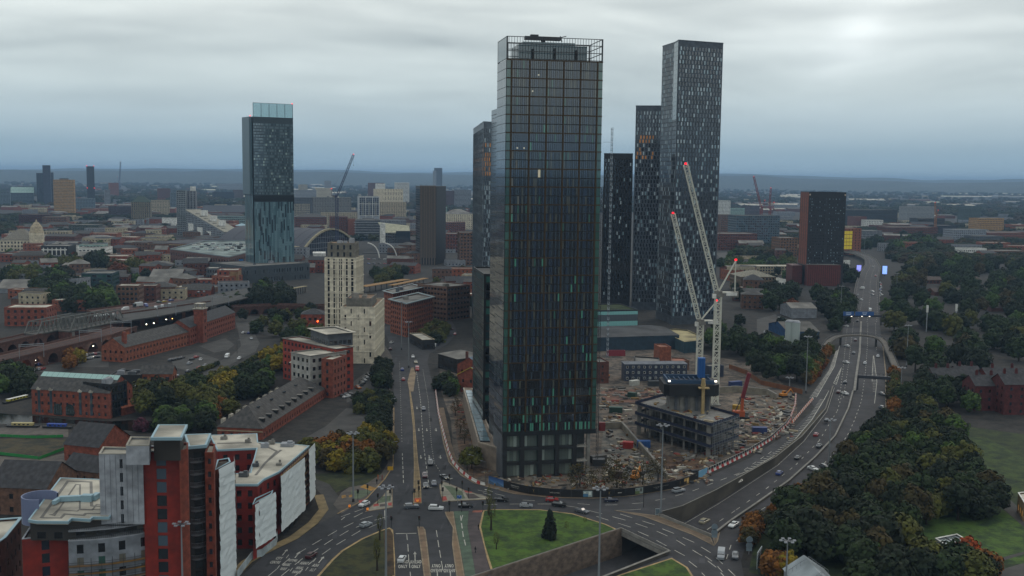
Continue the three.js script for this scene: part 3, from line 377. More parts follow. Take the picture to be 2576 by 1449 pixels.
{
const p = place([1263,1205],[1496,1195]),W = p.W,D = 17,g = thing('glass_tower','tallest dark glass tower with bronze fins standing behind the black hoarding','skyscraper',[p.x,0,p.z],p.turn);
const y0 = 16.6,y1 = HT(V(p.x,0,p.z),149),yt = HT(V(p.x,0,p.z),90),nf = 42,fh = (y1 - y0) / nf;
const coreM = mat(0x101216,{rough:.4}),bronze = mat(0x3d2d17,{rough:.45,metal:.35}),dark = mat(0x15181b,{rough:.4});
new MB().box(0,y0,-D,W,y1,0).build('core',coreM,g);
const f = [0,.052,.239,.416,.592,.768,.945,1].map((t) => t * W),us = [[.1,f[1] - .25]],kind = [0];
for (let b = 1;b < 6;b++) even(f[b + 1] - f[b],8,.12,.28).forEach(([a,c],i) => {us.push([f[b] + a,f[b] + c]);kind.push(i + 1);});
us.push([f[6] + .25,W - .1]);kind.push(0);
const gA = glassOf(0x2e3c46),gB = glassOf(0x12161d),gC = glassOf(0x26364a),gT = glassOf(0x4d8c78,{rough:.2}),gT2 = glassOf(0x385f55,{rough:.15}),gE = glassOf(0x2f5049),curt = glassOf(0x4e5049,{rough:.3});
const win = new Win('window_pane');
const teal = (j) => j < 1 ? .5 :j < 4 ? .1 :j < 20 ? .02 :.006;
glazed(win,0,0,1,0,W,y0,y1,us,nf,(i,j) => {const k = kind[i];if (!k) return R() < .35 ? gT2 :gE;const pairGlass = j >= 32 && j <= 33;if (!pairGlass && [2,5,7].includes(k)) return R() < .8 ? gB :dark;if (R() < teal(j)) return gT;if (R() < .04) return gT2;if (j < 8 && R() < .5) return gB;return pairGlass ? gC :R() < .15 ? curt :R() < .5 ? gA :gC;},.16);  // near-black panes crowd the lowest floors: ground reflection put into colour
const us2 = even(D,6,.1,.1);glazed(win,0,-D,0,1,D,y0,y1,us2,nf,() => R() < .12 ? glassOf(0x59616a) :R() < .5 ? glassOf(0x3c444e) :glassOf(0x333c48),.08);
win.add(f[3] - 2.2,y0 + fh * 29.5,.1,0,.8,2.6,emit(0xffe9c0,.9));for (const [u,j] of [[.33,40.4],[.27,38.6],[.12,32.3],[.19,32.3]]) win.add(W * u,y0 + fh * j,.1,0,.5,.5,emit(0xfff0d0,.8));  // one lit window, then small bright specks set in as panes
win.done(g);
for (const u of f.slice(1,7)) new MB().box(u - .28,y0,0,u + .28,y1,.3).build('bronze_fin',bronze,g);
for (let j = 0;j <= nf;j += 2) new MB().box(-.05,y0 + j * fh - .2,-.02,W + .05,y0 + j * fh + .2,.22).build('bronze_band',j < 1 ? dark :bronze,g);
const thin = new MB();for (let j = 1;j < nf;j += 2) thin.box(0,y0 + j * fh - .14,0,W,y0 + j * fh + .14,.13);us.forEach(([a],i) => {if (kind[i]) thin.box(a - .1,y0,0,a,y1,.12);});for (let j = 0;j < nf;j += 1) thin.box(-.12,y0 + j * fh - .1,-D,0,y0 + j * fh + .1,-.05);thin.build('mullion_grid',dark,g);
new MB().box(-.1,y0 - 1.5,-D,W + .1,y0 - .2,.1).build('soffit_band',dark,g);

const cr = new MB(),H = yt;for (const [x,z] of [[.2,-.2],[W - .2,-.2],[.2,-D + .2],[W - .2,-D + .2]]) cr.box(x - .22,y1,z - .22,x + .22,H,z + .22);
for (const y of [y1 + .3,y1 + (H - y1) * .36,y1 + (H - y1) * .68,H - .2]) {cr.box(0,y,-.3,W,y + .22,-.08);cr.box(0,y,-D + .08,W,y + .22,-D + .3);cr.box(.08,y,-D,.3,y + .22,0);cr.box(W - .3,y,-D,W - .08,y + .22,0);}
cr.build('crown_frame',S.steelDark,g);
const fins = new MB();for (let u = .8;u < W;u += .95) {fins.box(u - .06,y1,-.25,u + .06,H,-.12);fins.box(u - .06,y1,-D + .1,u + .06,H,-D + .22);} fins.build('crown_fins',S.steelDark,g);
const lg = new MB();lg.box(4.5,y1,-D + 2.5,W - 5,y1 + (H - y1) * .7,-2.6);lg.box(6.2,y1 + (H - y1) * .7,-D + 3.5,W - 9,y1 + (H - y1) * .84,-3.5);lg.build('sky_lounge',glassOf(0x37525a,{rough:.12}),g);
new MB().box(.3,y1 + .02,-D + .3,W - .3,y1 + .1,-.3).build('roof',S.feltDark,g);
const cw = new MB();for (const [a,b] of even(D,4,.1,.2)) cw.box(.02,y1 + .4,-b,.06,H - .3,-a);cw.build('crown_side_glass',glassOf(0x46606a),g);
for (const [x,hgt] of [[9.5,4],[17,4.4],[24.5,4]]) new MB().box(x - .35,y1,-2.4,x + .35,y1 + hgt,-1.9).build('crown_post',S.black,g);
const bm = new MB();bm.box(7.5,H - .2,-8,20,H + 1,-6);bm.box(9.5,H + 1,-7.8,12.2,H + 1.6,-6.2);bm.bar([19,H + .7,-7],[22,H + 1.4,-6.5],.25);bm.bar([20,H + 1.4,-7],[20.6,H - .5,-7],.3);bm.cyl(14,H - 3,-7,.8,H,.8);bm.build('window_cleaning_cradle',S.steelDark,g);

const cols = [.9,7.1,13.4,19.6,25.9],cm = S.black;for (const x of cols) new MB().box(x - .75,0,-1.4,x + .75,y0 - 1.5,0).build('column',cm,g);
for (const y of [5.2,10.4]) new MB().box(.9,y - .55,-1.3,25.9,y + .55,-.1).build('beam',cm,g);
const bg = new Win('lobby_window');for (let k = 0;k < 4;k++) for (let l = 0;l < 3;l++) for (let q = 0;q < 4;q++) bg.add(cols[k] + 1.5 + q * 1.22,l * 5.2 + 2.35,-2.1,0,1.12,3.9,R() < .12 ? glassOf(0x97a49c,{rough:.3}) :R() < .4 ? glassOf(0x717d75,{rough:.25}) :glassOf(0x59645f,{rough:.25}));bg.done(g);
new MB().box(.4,0,-D,26.2,y0 - 1.5,-2.3).build('lobby_core',mat(0x575751,{t:'mottle'}),g);
for (const y of [5.2,10.4]) {const sb = new MB();sb.box(26.5,y - .3,-D,W - 2.6,y,-.8);for (let k = 0;k < 4;k++) sb.box(26.7 + k * 1.15,y,-1.5,27.4 + k * 1.15,y + .12,-.9);sb.build('balcony_slab',mat(0xa5a299,{t:'mottle'}),g);}
new MB().box(W - 2.8,0,-2.2,W - 1.6,y0 - 1.5,-1).build('column',S.concrete,g);new MB().box(26.6,0,-D,W - 3,y0 - 1.5,-4).build('rear_core',mat(0x4a4e4e,{t:'mottle'}),g);
new MB().box(-.3,0,-D,.25,y0 - 1.4,-.2).build('side_wall',S.greyDark,g);

g.updateMatrixWorld(true);let rx = 4;for (let k = 0;k < 60 && PJ(V(rx,128,-D - 18).applyMatrix4(g.matrixWorld))[0] > 1238;k++) rx -= .2;const y2 = HT(V(-rx,0,-D - 18).set(rx,0,-D - 18).applyMatrix4(g.matrixWorld),278),rb = new MB();rb.box(rx,0,-D - 18,16,y2,-D - .6);rb.build('rear_slab',coreM,g);
const w2 = new Win('side_pane');glazed(w2,rx,-D - 18,0,1,17.4,y0,y2,even(17.4,6,.1,.1),36,() => R() < .5 ? glassOf(0x3c444e) :glassOf(0x333c48),.08);w2.done(g,100);
const dk = new MB();dk.box(rx - .2,6,-D - 1.6,rx + 3,y2 + 1.5,-D - .5);for (let y = 8;y < y2;y += 3.05) dk.box(rx - .15,y,-D - 18,rx,y + .22,-D - .6);dk.build('dark_slot_frame',dark,g);  // dark solid fills the slot behind the tower, plus rear floor bands
}

building({name:'glass_block',label:'lower dark glass apartment block tucked behind the bronze finned tower',cat:'building',A:G(1214,1110),B:G(1214,1110).add(V(10,0,-1.6)),D:34,top:690,wall:S.black,fl:3.05,bay:2.2,ww:1.6,wh:2.3,sill:.4,glass:() => R() < .3 ? glassOf(0x3d6a5f) :R() < .5 ? GL.dark :glassOf(0x2f4247),rec:.1,roofMat:S.feltDark});
{
const pts = GP([[1165,977],[1190,978],[1252,1128],[1203,1114]],8.5),h = 8.5,g = thing('podium_pavilion','low stone pavilion with long glazed rooflight beside the tower','building'),q = orient(pts);
new MB().prism(q,0,h - .02).build('wall',mat(0x87796a,{t:'mottle'}),g);new MB().ring(q,.6,h - .3,h + .35).build('parapet',mat(0xa39787,{t:'mottle'}),g);
const a = G(1171,984,h),b = G(1186,984,h),c = G(1233,1113,h),d = G(1208,1112,h),n = 13;
for (let i = 0;i < n;i++) {const t0 = i / n + .004,t1 = (i + 1) / n - .004,mb = new MB(),P = (p,r,t) => {const v = p.clone().lerp(r,t);return [v.x,h + .5,v.z];};mb.quad(P(a,d,t1),P(b,c,t1),P(b,c,t0),P(a,d,t0));mb.build('rooflight_pane',glassOf(0x6c8088,{rough:.12}),g);}
new MB().prism([[a.x,a.z],[b.x,b.z],[c.x,c.z],[d.x,d.z]],h,h + .46).build('rooflight_kerb',S.black,g);
{const e = G(1215,1150),mb = new MB();mb.cbox(e.x,0,e.z - 1,.8,4.5,1.2);mb.build('niche',S.brickDark,g);}
}

function cladTower({name,label,corners,h,base = 0,wall,floors,cols,pale,glint = [],lowM,bayPat,warm,left}) {
const q = orient(corners),cx = q.reduce((s,k) => s + k[0],0) / q.length,cz = q.reduce((s,k) => s + k[1],0) / q.length,l = q.map((k) => [k[0] - cx,k[1] - cz]),g = thing(name,label,'skyscraper',[cx,0,cz]);
new MB().prism(l,0,h).build('wall',wall,g);new MB().ring(inset(l,-.15),.5,h - .5,h + .25).build('parapet',wall,g);
const win = new Win('window'),ribsM = new MB(),bandM = new MB(),fh = (h - 10) / floors;
l.forEach((a,i) => {
const b = l[(i + 1) % l.length],L = Math.hypot(b[0] - a[0],b[1] - a[1]),ux = (b[0] - a[0]) / L,uz = (b[1] - a[1]) / L,mx = cx + (a[0] + b[0]) / 2,mz = cz + (a[1] + b[1]) / 2;if (-mx * -uz + -mz * ux < 0) return;
const n = Math.max(2,Math.round(L / cols)),us = even(L,n,cols * .52,.6);
us.forEach(([u0,u1],k) => {for (let j = 0;j < floors;j++) {const s = (j % 2 ? 1 :-1) * cols * .13,c = (u0 + u1) / 2 + s,y = 6 + fh * (j + .5),band = pale(i,k / n,j / floors);const lit = R() < band;const m = warm && warm(i,k / n,j / floors) ? mat(R() < .5 ? 0xc98a4a :0xa9763f,{rough:.25,emissive:0xc07a38,emissiveIntensity:.12}) :lit ? pick([glassOf(0xb3c2c7,{rough:.2}),glassOf(0xaebfc5,{rough:.2}),glassOf(0x86a0a8,{rough:.15})]) :R() < .45 ? glassOf(0x10141a) :glassOf(0x2a2f37);const w = (u1 - u0) * (lit ? .8 :1);win.add(a[0] + ux * c - uz * .05,y,a[1] + uz * c + ux * .05,Math.atan2(-uz,ux),w,fh * .8,m);} ribsM.bar([a[0] + ux * (u0 - cols * .26) - uz * .06,4,a[1] + uz * (u0 - cols * .26) + ux * .06],[a[0] + ux * (u0 - cols * .26) - uz * .06,h - 4,a[1] + uz * (u0 - cols * .26) + ux * .06],.18);});  // pale panes carry white reflection and curtains in their glass colour
});
ribsM.build('vertical_ribs',wall,g);win.done(g);new MB().prism(inset(l,.6),h - .6,h - .5,false).build('roof',S.feltDark,g);
return {g,l,cx,cz};
}
const par = (a,b,c) => [a,b,[b[0] + c[0] - a[0],b[1] + c[1] - a[1]],c];
{const h = 201,C = GP([[1707.5,100.4]],h)[0],TR = GP([[1819.5,108.5]],h)[0],TL = GP([[1667,116]],h)[0],q = par(C,TR,TL);const fold = [lerp(C[0],TL[0],.4) + 1.6,lerp(C[1],TL[1],.4) + 1.2];
const t = cladTower({name:'residential_tower',label:'tallest slate grey tower with scattered pale windows behind white cranes',corners:[C,TR,q[2],TL,fold],h,wall:mat(0x535a62,{t:'mottle',rough:.4,metal:.35}),floors:62,cols:2.6,pale:(i,u,v) => .22 + .25 * Math.max(0,noise.noise(u * 4 + i * 9,v * 9,3)) + (u < .14 || u > .88 ? .22 :0)});
const gp = new MB(),a = [C[0] - t.cx,C[1] - t.cz],b = [fold[0] - t.cx,fold[1] - t.cz],L = Math.hypot(b[0] - a[0],b[1] - a[1]),ux = (a[0] - b[0]) / L,uz = (a[1] - b[1]) / L,w = new Win('sky_garden_pane');glazed(w,b[0],b[1],ux,uz,L,146,h - 1,even(L,4,.12,.2),17,() => pick([glassOf(0x63777e,{rough:.12}),glassOf(0x546970,{rough:.12})]),.06,.2);w.done(t.g,40);}  // paler panes on the upper part of the folded face
{const h = 160,b = G(1588,778),c = G(1652,780);const A = [b.x,b.z],B = [c.x,c.z];cladTower({name:'residential_tower',label:'mid height grey tower with warm lit windows beside the tallest clad tower',corners:par(A,B,[A[0] + 6,A[1] - 26]),h:HT(b,266),wall:mat(0x5b626b,{t:'mottle',rough:.4,metal:.35}),floors:48,cols:2.4,pale:(i,u,v) => .10 + (v > .8 ? .25 :0) + .35 * Math.max(0,noise.noise(u * 3,v * 12,7)),warm:(i,u,v) => v > .74 && v < .86 && u < .7 && R() < (v < .78 || v > .82 ? .6 :.12)});}
{const b = G(1512,770),c = G(1583,772),A = [b.x,b.z],B = [c.x,c.z];const t = cladTower({name:'residential_tower',label:'shortest near black clad tower with few pale windows',corners:par(A,B,[A[0] + 3,A[1] - 26]),h:HT(b,386),wall:mat(0x1d2025,{t:'mottle',rough:.5,metal:.1}),floors:37,cols:2.5,pale:(i,u,v) => .07 + .3 * Math.max(0,noise.noise(u * 4,v * 7,17))});}
{const b = G(1212,856),c = G(1243,852),A = [b.x,b.z],B = [c.x,c.z],h = HT(b,306);const e = G(1194,800);cladTower({name:'residential_tower',label:'grey clad tower with orange lit upper floors behind the bronze finned tower',corners:par(A,B,[e.x - 2,e.z]),h,wall:mat(0x5f6972,{t:'mottle',rough:.4,metal:.2}),floors:43,cols:2.3,pale:(i,u,v) => (v > .55 && v < .72 ? .5 :.28),warm:(i,u,v) => v > .76 && v < .92 && R() < (v < .84 ? .95 :.5)});}

{const b = G(1528,900),h = HT(b,322),g = thing('hoist_mast','thin striped construction hoist mast rising beside the bronze finned tower','hoist',[b.x,0,b.z]);const a = new MB(),c = new MB();for (let y = 0,k = 0;y < h;y += 1.5,k++) {const m = k % 2 ? a :c;for (const [x,z] of [[-.5,-.5],[.5,-.5],[.5,.5],[-.5,.5]]) m.bar([x,y,z],[x,Math.min(h,y + 1.5),z],.16);m.bar([-.5,y,.5],[.5,y + 1.5,.5],.12);m.bar([.5,y,.5],[.5,y + 1.5,-.5],.12);m.bar([-.5,y,.5],[.5,y,.5],.25);} a.build('mast_sections',mat(0x9aa3aa,{rough:.5}),g);c.build('mast_frames',mat(0x59626a,{rough:.5}),g);const t = new MB();for (let y = 25;y < h;y += 20) {t.bar([0,y,0],[-5,y,-2],.12);} t.build('wall_ties',S.steelDark,g);}

{const b = G(1501,1170),g = thing('construction_hoist','construction hoist mast with red lift cage against the bronze finned tower','hoist',[b.x,0,b.z]),h = HT(b,470);const a = new MB();for (let y = 0;y < h;y += 1.5) {for (const [x,z] of [[-.35,-.35],[.35,-.35],[.35,.35],[-.35,.35]]) a.bar([x,y,z],[x,Math.min(h,y + 1.5),z],.12);a.bar([-.35,y,.35],[.35,y + 1.5,.35],.1);a.bar([-.35,y,.35],[.35,y,.35],.12);} a.build('mast',S.steelDark,g);const c = new MB();c.box(.5,13,-.8,2.8,16,1);c.build('lift_cage',mat(0x6a1c1c,{rough:.6}),g);new MB().box(-1.5,0,-1.5,3,2.4,1.5).build('base_enclosure',S.steelDark,g);}

{
const C = G(642,701),Rr = G(741,697),p = place(C,Rr),W = p.W,D = 17,g = thing('slim_hotel_tower','blue green striped tower with glass blade fin on top','skyscraper',[p.x,0,p.z],p.turn),y1 = HT(C,293),yb = HT(C,258),ym = HT(C,498);
const c2 = mat(0x2c3a40,{rough:.5});new MB().box(0,0,-D,W,y1,0).build('core',c2,g);
const L = 26;new MB().box(-.6,0,-L,0,y1 - .3,-D * .2).build('side_core',c2,g);
const win = new Win('window_pane'),st = [glassOf(0x6a858c),glassOf(0x5b767e),glassOf(0x4b656d),glassOf(0x2a393f),glassOf(0x527078)];
const us = even(W,30,.05),ub = even(L,22,.05);const run = us.map(() => ({n:0,m:st[0]}));
glazed(win,0,0,1,0,W,8,ym - 4,us,31,(i) => {const r = run[i];if (r.n-- <= 0) {r.n = 1 + Math.floor(R() * 5);r.m = pick([st[0],st[0],st[1],st[1],st[2],st[3],st[4]]);} return r.m;},.03);
glazed(win,0,0,1,0,W,ym + 3,y1 - 6,us,25,(i,j) => {const r = R();return r < .04 ? glassOf(0x9db0a8) :i % 4 === 3 ? glassOf(0x4a5c63) :r < .45 ? glassOf(0x3d4c52) :glassOf(0x627379);},.42);
const rb = ub.map(() => ({n:0,m:st[0]}));glazed(win,-.6,-L,0,1,L,8,y1 - 6,ub,56,(i) => {const r = rb[i];if (r.n-- <= 0) {r.n = 3 + Math.floor(R() * 12);r.m = pick([st[0],st[1],st[1],st[2],st[3],st[4]]);} return r.m;},.03,.62);
win.done(g);
new MB().box(-.2,ym - 3.5,.05,W + .2,ym + 2.5,.35).build('dark_storey_band',mat(0x12181a,{rough:.3}),g);
new MB().box(-2.5,ym + 3,-L - 1,W + .3,ym + 3.5,.3).build('overhang_soffit',c2,g);new MB().box(-3.2,ym + 3.5,-L,-.62,y1,-D * .2 + .1).build('cantilever_side',mat(0x586b74,{rough:.35}),g);
const bl = new MB(),bt = yb - y1;bl.box(.2,y1,-.25,W,yb,-.15);bl.build('glass_blade',new THREE.MeshPhysicalMaterial({color:0xd8e8ea,roughness:.1,transmission:.92,thickness:0}),g);
const fr = new MB();for (let k = 0;k <= 5;k++) {const x = .2 + (W - .4) * k / 5;fr.box(x - .22,y1,-.6,x + .22,yb,-.28);} for (let k = 1;k < 11;k++) fr.box(.2,y1 + bt * k / 11 - .06,-.4,W,y1 + bt * k / 11 + .06,-.28);fr.build('blade_frame',mat(0x3c5a66,{rough:.5}),g);
new MB().box(.2,yb - .1,-1,W,yb + .15,-.1).build('blade_cap',S.steelDark,g);
for (const [x,y] of [[-2.6,y1 + .3],[W - .5,yb + .3]]) new MB().cbox(x,y,-1,.9,.7,.9).build('aviation_light',lampR,g);

const pa = G(622,712),pb = G(775,700);building({into:null,name:'hotel_podium',label:'grey boxy podium at the foot of the striped tower',A:[618,713],B:[779,701],D:64,top:671,wall:mat(0x40474c,{t:'mottle',rough:.5}),bay:3,ww:1.1,wh:3.6,fl:5.2,sill:.8,skip:(i,c,r) => R() < .45,roofMat:S.feltGrey,plant:2});
}

{
const A = G(2026,717),B = G(2119,718),p = place(A,B),W = p.W,h = HT(A,484),D = 30,g = thing('student_tower','black student tower with rust coloured side wall near the motorway','skyscraper',[p.x,0,p.z],p.turn);
const rust = mat(0x8a4426,{t:'mottle',rough:.6}),blk = mat(0x16191f,{t:'mottle',rough:.5});
const q = [[0,0],[W,0],[W,-D],[0,-D]];new MB().prism(q,0,h).build('wall',blk,g);
{const n = 12,mb = new MB();const a = [0,-D],L = D,ux = 0,uz = 1;for (let i = 0;i < n;i++) {const u0 = L * i / n + .2,u1 = L * (i + 1) / n - .2,P = (u,y,d) => [a[0] + ux * u - uz * d,y,a[1] + uz * u + ux * d];const b = new MB();b.quad(P(u0,20,.25),P(u1,20,.25),P(u1,h,.25),P(u0,h,.25));b.quad(P(u1,20,.25),P(u1,20,0),P(u1,h,0),P(u1,h,.25));b.build('rust_panel',i % 3 ? rust :mat(0x5c2e1c,{t:'mottle',rough:.6}),g);}}
const win = new Win('window');glazed(win,0,0,1,0,W,20,h - 5,even(W,22,.9,1),24,(i,j) => {const v = R();if (i === 10 || i === 11) return v < .5 && i === 10 ? {mat:glassOf(0x4b535c),hh:.9} :null;const hot = [0,1,6,12,14,16,18,21].includes(i) ? .35 :.08;return v < hot ? {mat:glassOf(pick([0x8aa0a8,0x647884]),{rough:.2}),hh:.6} :v < .7 ? {mat:glassOf(0x0d1015),hh:.7} :null;},.3);win.done(g,200);
new MB().ring([[0,0],[W,0],[W,-D],[0,-D]],.5,h - .4,h + .5).build('parapet',blk,g);new MB().prism(inset(orient(q),.4),h - .3,h - .2,false).build('roof',S.feltDark,g);
const pb = new MB(),lab = mat(0x5a1f17,{t:'mottle',rough:.6});pb.box(-1,0,0,W - 5,21,9);pb.build('podium_wall',lab,g);for (let k = 0;k < 16;k++) new MB().box(-1 + (W - 4) * k / 16,1,9,-.6 + (W - 4) * k / 16,20.6,9.3).build('podium_fin',mat(0x6d281d,{rough:.6}),g);
new MB().box(-.6,21,.3,W - 5.4,21.3,8.6).build('podium_roof',S.feltGrey,g);new MB().box(-12,0,-D,-2,19,-6).build('rear_wing',lab,g);
for (const x of [1,W - 1]) new MB().cbox(x,h - 3,.3,1.2,1.6,.5).build('floodlight',mat(0xb9a892,{rough:.5}),g);
}

{const A = G(1056,665),B = G(1097,666),p = place(A,B),h = HT(A,468),W = p.W,D = 34,g = thing('office_tower','slab office tower with black end and taupe vertical fins','skyscraper',[p.x,0,p.z],p.turn),tp = mat(0x6b5d50,{rough:.6});
new MB().prism([[0,0],[W,0],[W + 4,-D],[-13,-D + 2]],0,h).build('wall',mat(0x14161b,{rough:.45}),g);const n = 13;for (let k = 0;k < n;k++) new MB().box(W * (k + .2) / n,8,0,W * (k + .75) / n,h + 1,.5).build('fin',k % 2 ? tp :mat(0x5d5147,{rough:.6}),g);
const w = new Win('window');const L = Math.hypot(13,D - 2);glazed(w,-13,-D + 2,13 / L,(D - 2) / L,L,8,h - 3,even(L,14,.5,.5),28,() => R() < .06 ? glassOf(0x4b5560) :glassOf(0x0e1118),.3);w.done(g,60);
const cl = new MB();for (let k = 0;k < 6;k++) cl.box(W * k / 6 + 1,0,.1,W * k / 6 + 2,8,.6);cl.build('ground_columns',tp,g);}
// ================================================================ buildings of the near and middle ground

const sheetM = mat(0xcdd4d4,{rough:.6}),boardM = mat(0x7d6142,{t:'mottle'}),poleM = S.steelDark;
function sheetWall(g,a,b,y0,y1,rows,off = 1.3) {
const L = Math.hypot(b[0] - a[0],b[1] - a[1]),ux = (b[0] - a[0]) / L,uz = (b[1] - a[1]) / L,nx = -uz,nz = ux,n = Math.max(2,Math.round(L / 1.6)),P = (u,y,d) => [a[0] + ux * u + nx * d,y,a[1] + uz * u + nz * d];
for (let r = 0;r < rows;r++) {const mb = new MB(),ya = lerp(y0,y1,r / rows) - .15,yb = lerp(y0,y1,(r + 1) / rows),bot = [],mid = [],top = [];for (let i = 0;i <= n;i++) {const u = L * i / n;bot.push(P(u,ya + rr(-.12,.12),off + rr(.1,.28)));mid.push(P(u,(ya + yb) / 2,off + rr(-.05,.25)));top.push(P(u,yb,off + rr(-.02,.06)));} for (let i = 0;i < n;i++) {mb.quad(bot[i],bot[i + 1],mid[i + 1],mid[i]);mb.quad(mid[i],mid[i + 1],top[i + 1],top[i]);} mb.build('debris_sheet',sheetM,g);}
}
function scaffold(g,path,y0,y1,lift = 2,off = 1.4,boards = true) {
const poles = new MB();const N = path.map((p,i) => {const a = path[Math.max(0,i - 1)],b = path[Math.min(path.length - 1,i + 1)],L = Math.hypot(b[0] - a[0],b[1] - a[1]);return [-(b[1] - a[1]) / L,(b[0] - a[0]) / L];});
for (let s = 0;s < path.length - 1;s++) {const a = path[s],b = path[s + 1],L = Math.hypot(b[0] - a[0],b[1] - a[1]),n = Math.max(1,Math.round(L / 2.1));const at = (t,d) => [lerp(a[0] + N[s][0] * d,b[0] + N[s + 1][0] * d,t),lerp(a[1] + N[s][1] * d,b[1] + N[s + 1][1] * d,t)];
for (let i = 0;i <= n;i++) for (const d of [.4,off]) {const p = at(i / n,d);poles.bar([p[0],y0,p[1]],[p[0],y1 + .9,p[1]],.09);}
for (let y = y0 + lift;y <= y1 + .01;y += lift) {const p = at(0,off),q = at(1,off),r = at(0,.35),t = at(1,.35);poles.bar([p[0],y + 1,p[1]],[q[0],y + 1,q[1]],.07);poles.bar([p[0],y + .5,p[1]],[q[0],y + .5,q[1]],.07);if (boards) {const mb = new MB();mb.quad([r[0],y,r[1]],[p[0],y,p[1]],[q[0],y,q[1]],[t[0],y,t[1]]);mb.bar([p[0],y + .1,p[1]],[q[0],y + .1,q[1]],.06,.28);mb.build('scaffold_board',R() < .7 ? boardM :mat(0x8f6a33,{t:'mottle'}),g);}}}
poles.build('scaffold_poles',poleM,g);
}
const rel = (g,list) => list.map((q) => [q[0] - g.position.x,q[1] - g.position.z]);
{
const c0 = G(420,1420),g = thing('apartment_block','red and grey apartment block with white roofs and wrapped scaffolding','building',[c0.x,0,c0.z]);
const q = (l,h) => GP(r1(l),h),Bd = (o) => building({into:g,fl:3,roofMat:S.felt,trim:S.trimBlue,...o});
const grey = mat(0x8a8f96,{t:'mottle',rough:.55}),greyL = mat(0xa7abb1,{t:'mottle',rough:.5}),redW = S.red,bk = mat(0x8d4430,{t:'brick'});

Bd({poly:q([[515,1068],[540,900],[775,830],[1165,930],[1168,992],[1000,1022],[840,1045],[690,1058]],19.2),h:19.2,wall:grey,bay:2.9,ww:1.5,wh:2.2,sill:.4,wallName:'front_wing_wall',trim:greyL,roofMat:S.feltGrey,glass:() => R() < .1 ? GL.teal :R() < .2 ? GL.blind :GL.dark});
Bd({poly:q([[228,940],[455,640],[765,640],[775,800],[1130,840],[1128,862],[1000,878],[830,905],[690,925],[520,942]],22.8),h:23.5,y0:19,wall:mat(0x33302d,{rough:.6}),bay:2.6,ww:2,wh:1.6,sill:.4,fl:2,wallName:'penthouse_wall',roof:'none',glass:() => R() < .35 ? GL.blind :GL.dark});
const roofPts = q([[215,905],[455,588],[765,600],[775,778],[1155,795],[1130,832],[1020,838],[1000,858],[850,850],[825,886],[700,884],[680,902],[540,893],[515,918],[280,916]],24.2);
{const l = orient(rel(g,roofPts));new MB().prism(l,23.5,24.2,true,true).build('roof',S.felt,g);new MB().ring(inset(l,-.1),.4,23.7,24.3).build('roof_edge',S.trimBlue,g);new MB().ring(inset(l,2.2),.7,24.2,24.26).build('roof_walkway',S.feltGrey,g);new MB().ring(inset(l,5),.4,24.2,24.25).build('roof_joint',S.feltGrey,g);
const du = new MB(),d = (x,y) => {const v = G(x / 3,1006.25 + y / 3,25);return [v.x - g.position.x,25,v.z - g.position.z];};du.bar(d(405,775),d(450,745),.9);du.bar(d(450,745),d(620,738),1.2);du.bar(d(620,738),d(700,740),1.7);du.bar(d(700,740),d(740,715),1.3);du.build('ventilation_duct',S.trimBlue,g);}

{const edge = q([[1165,985],[1000,1015],[840,1038],[690,1051],[520,1061]],19.2).map((p) => [p[0] - g.position.x,p[1] - g.position.z]).reverse();for (const y of [19.3,21.6]) {const mb = new MB(),rl = new MB();for (let i = 0;i < edge.length - 1;i++) {const a = edge[i],b = edge[i + 1],L = Math.hypot(b[0] - a[0],b[1] - a[1]),nx = -(b[1] - a[1]) / L,nz = (b[0] - a[0]) / L;mb.quad([a[0] - nx * 2.5,y,a[1] - nz * 2.5],[a[0] + nx * .3,y,a[1] + nz * .3],[b[0] + nx * .3,y,b[1] + nz * .3],[b[0] - nx * 2.5,y,b[1] - nz * 2.5]);mb.bar([a[0] + nx * .3,y - .15,a[1] + nz * .3],[b[0] + nx * .3,y - .15,b[1] + nz * .3],.1,.3);rl.bar([a[0] + nx * .3,y + 1,a[1] + nz * .3],[b[0] + nx * .3,y + 1,b[1] + nz * .3],.08);for (let k = 0;k < 10;k++) rl.bar([lerp(a[0],b[0],k / 10) + nx * .3,y,lerp(a[1],b[1],k / 10) + nz * .3],[lerp(a[0],b[0],k / 10) + nx * .3,y + 1,lerp(a[1],b[1],k / 10) + nz * .3],.05);} mb.build('balcony',S.greyClad,g);rl.build('balcony_rail',S.steelDark,g);}
scaffold(g,edge,0,14.4,1.9,1.8);}
{
const v = G(100,1250,26),mb = new MB(),n = 16;for (let i = 0;i < n;i++) {const t0 = 1.2 + i / n * 4.6,t1 = 1.2 + (i + 1) / n * 4.6,r = 4.2,P = (t,y,rd = r) => [v.x - g.position.x + Math.cos(t) * rd,y,v.z - g.position.z + Math.sin(t) * rd];mb.quad(P(t1,20),P(t0,20),P(t0,26.5),P(t1,26.5));mb.quad(P(t0,20,3.9),P(t1,20,3.9),P(t1,26.5,3.9),P(t0,26.5,3.9));mb.quad(P(t0,26.5),P(t0,26.5,3.9),P(t1,26.5,3.9),P(t1,26.5));} mb.build('drum_screen',mat(0x6c7591,{rough:.5}),g);}
Bd({poly:q([[165,1052],[225,960],[512,940],[514,1015]],19.4),h:19.4,wall:redW,bay:5.2,ww:1.7,wh:2.3,sill:.4,wallName:'red_corner_wall',trim:S.greyClad,roofMat:S.feltGrey});

Bd({poly:q([[745,408],[778,356],[1085,362],[1078,408]],39),h:39,y0:22,wall:greyL,wallName:'grey_tower_wall',bay:20,ww:.7,wh:2.2,sill:.3,trim:S.felt,edges:{}});
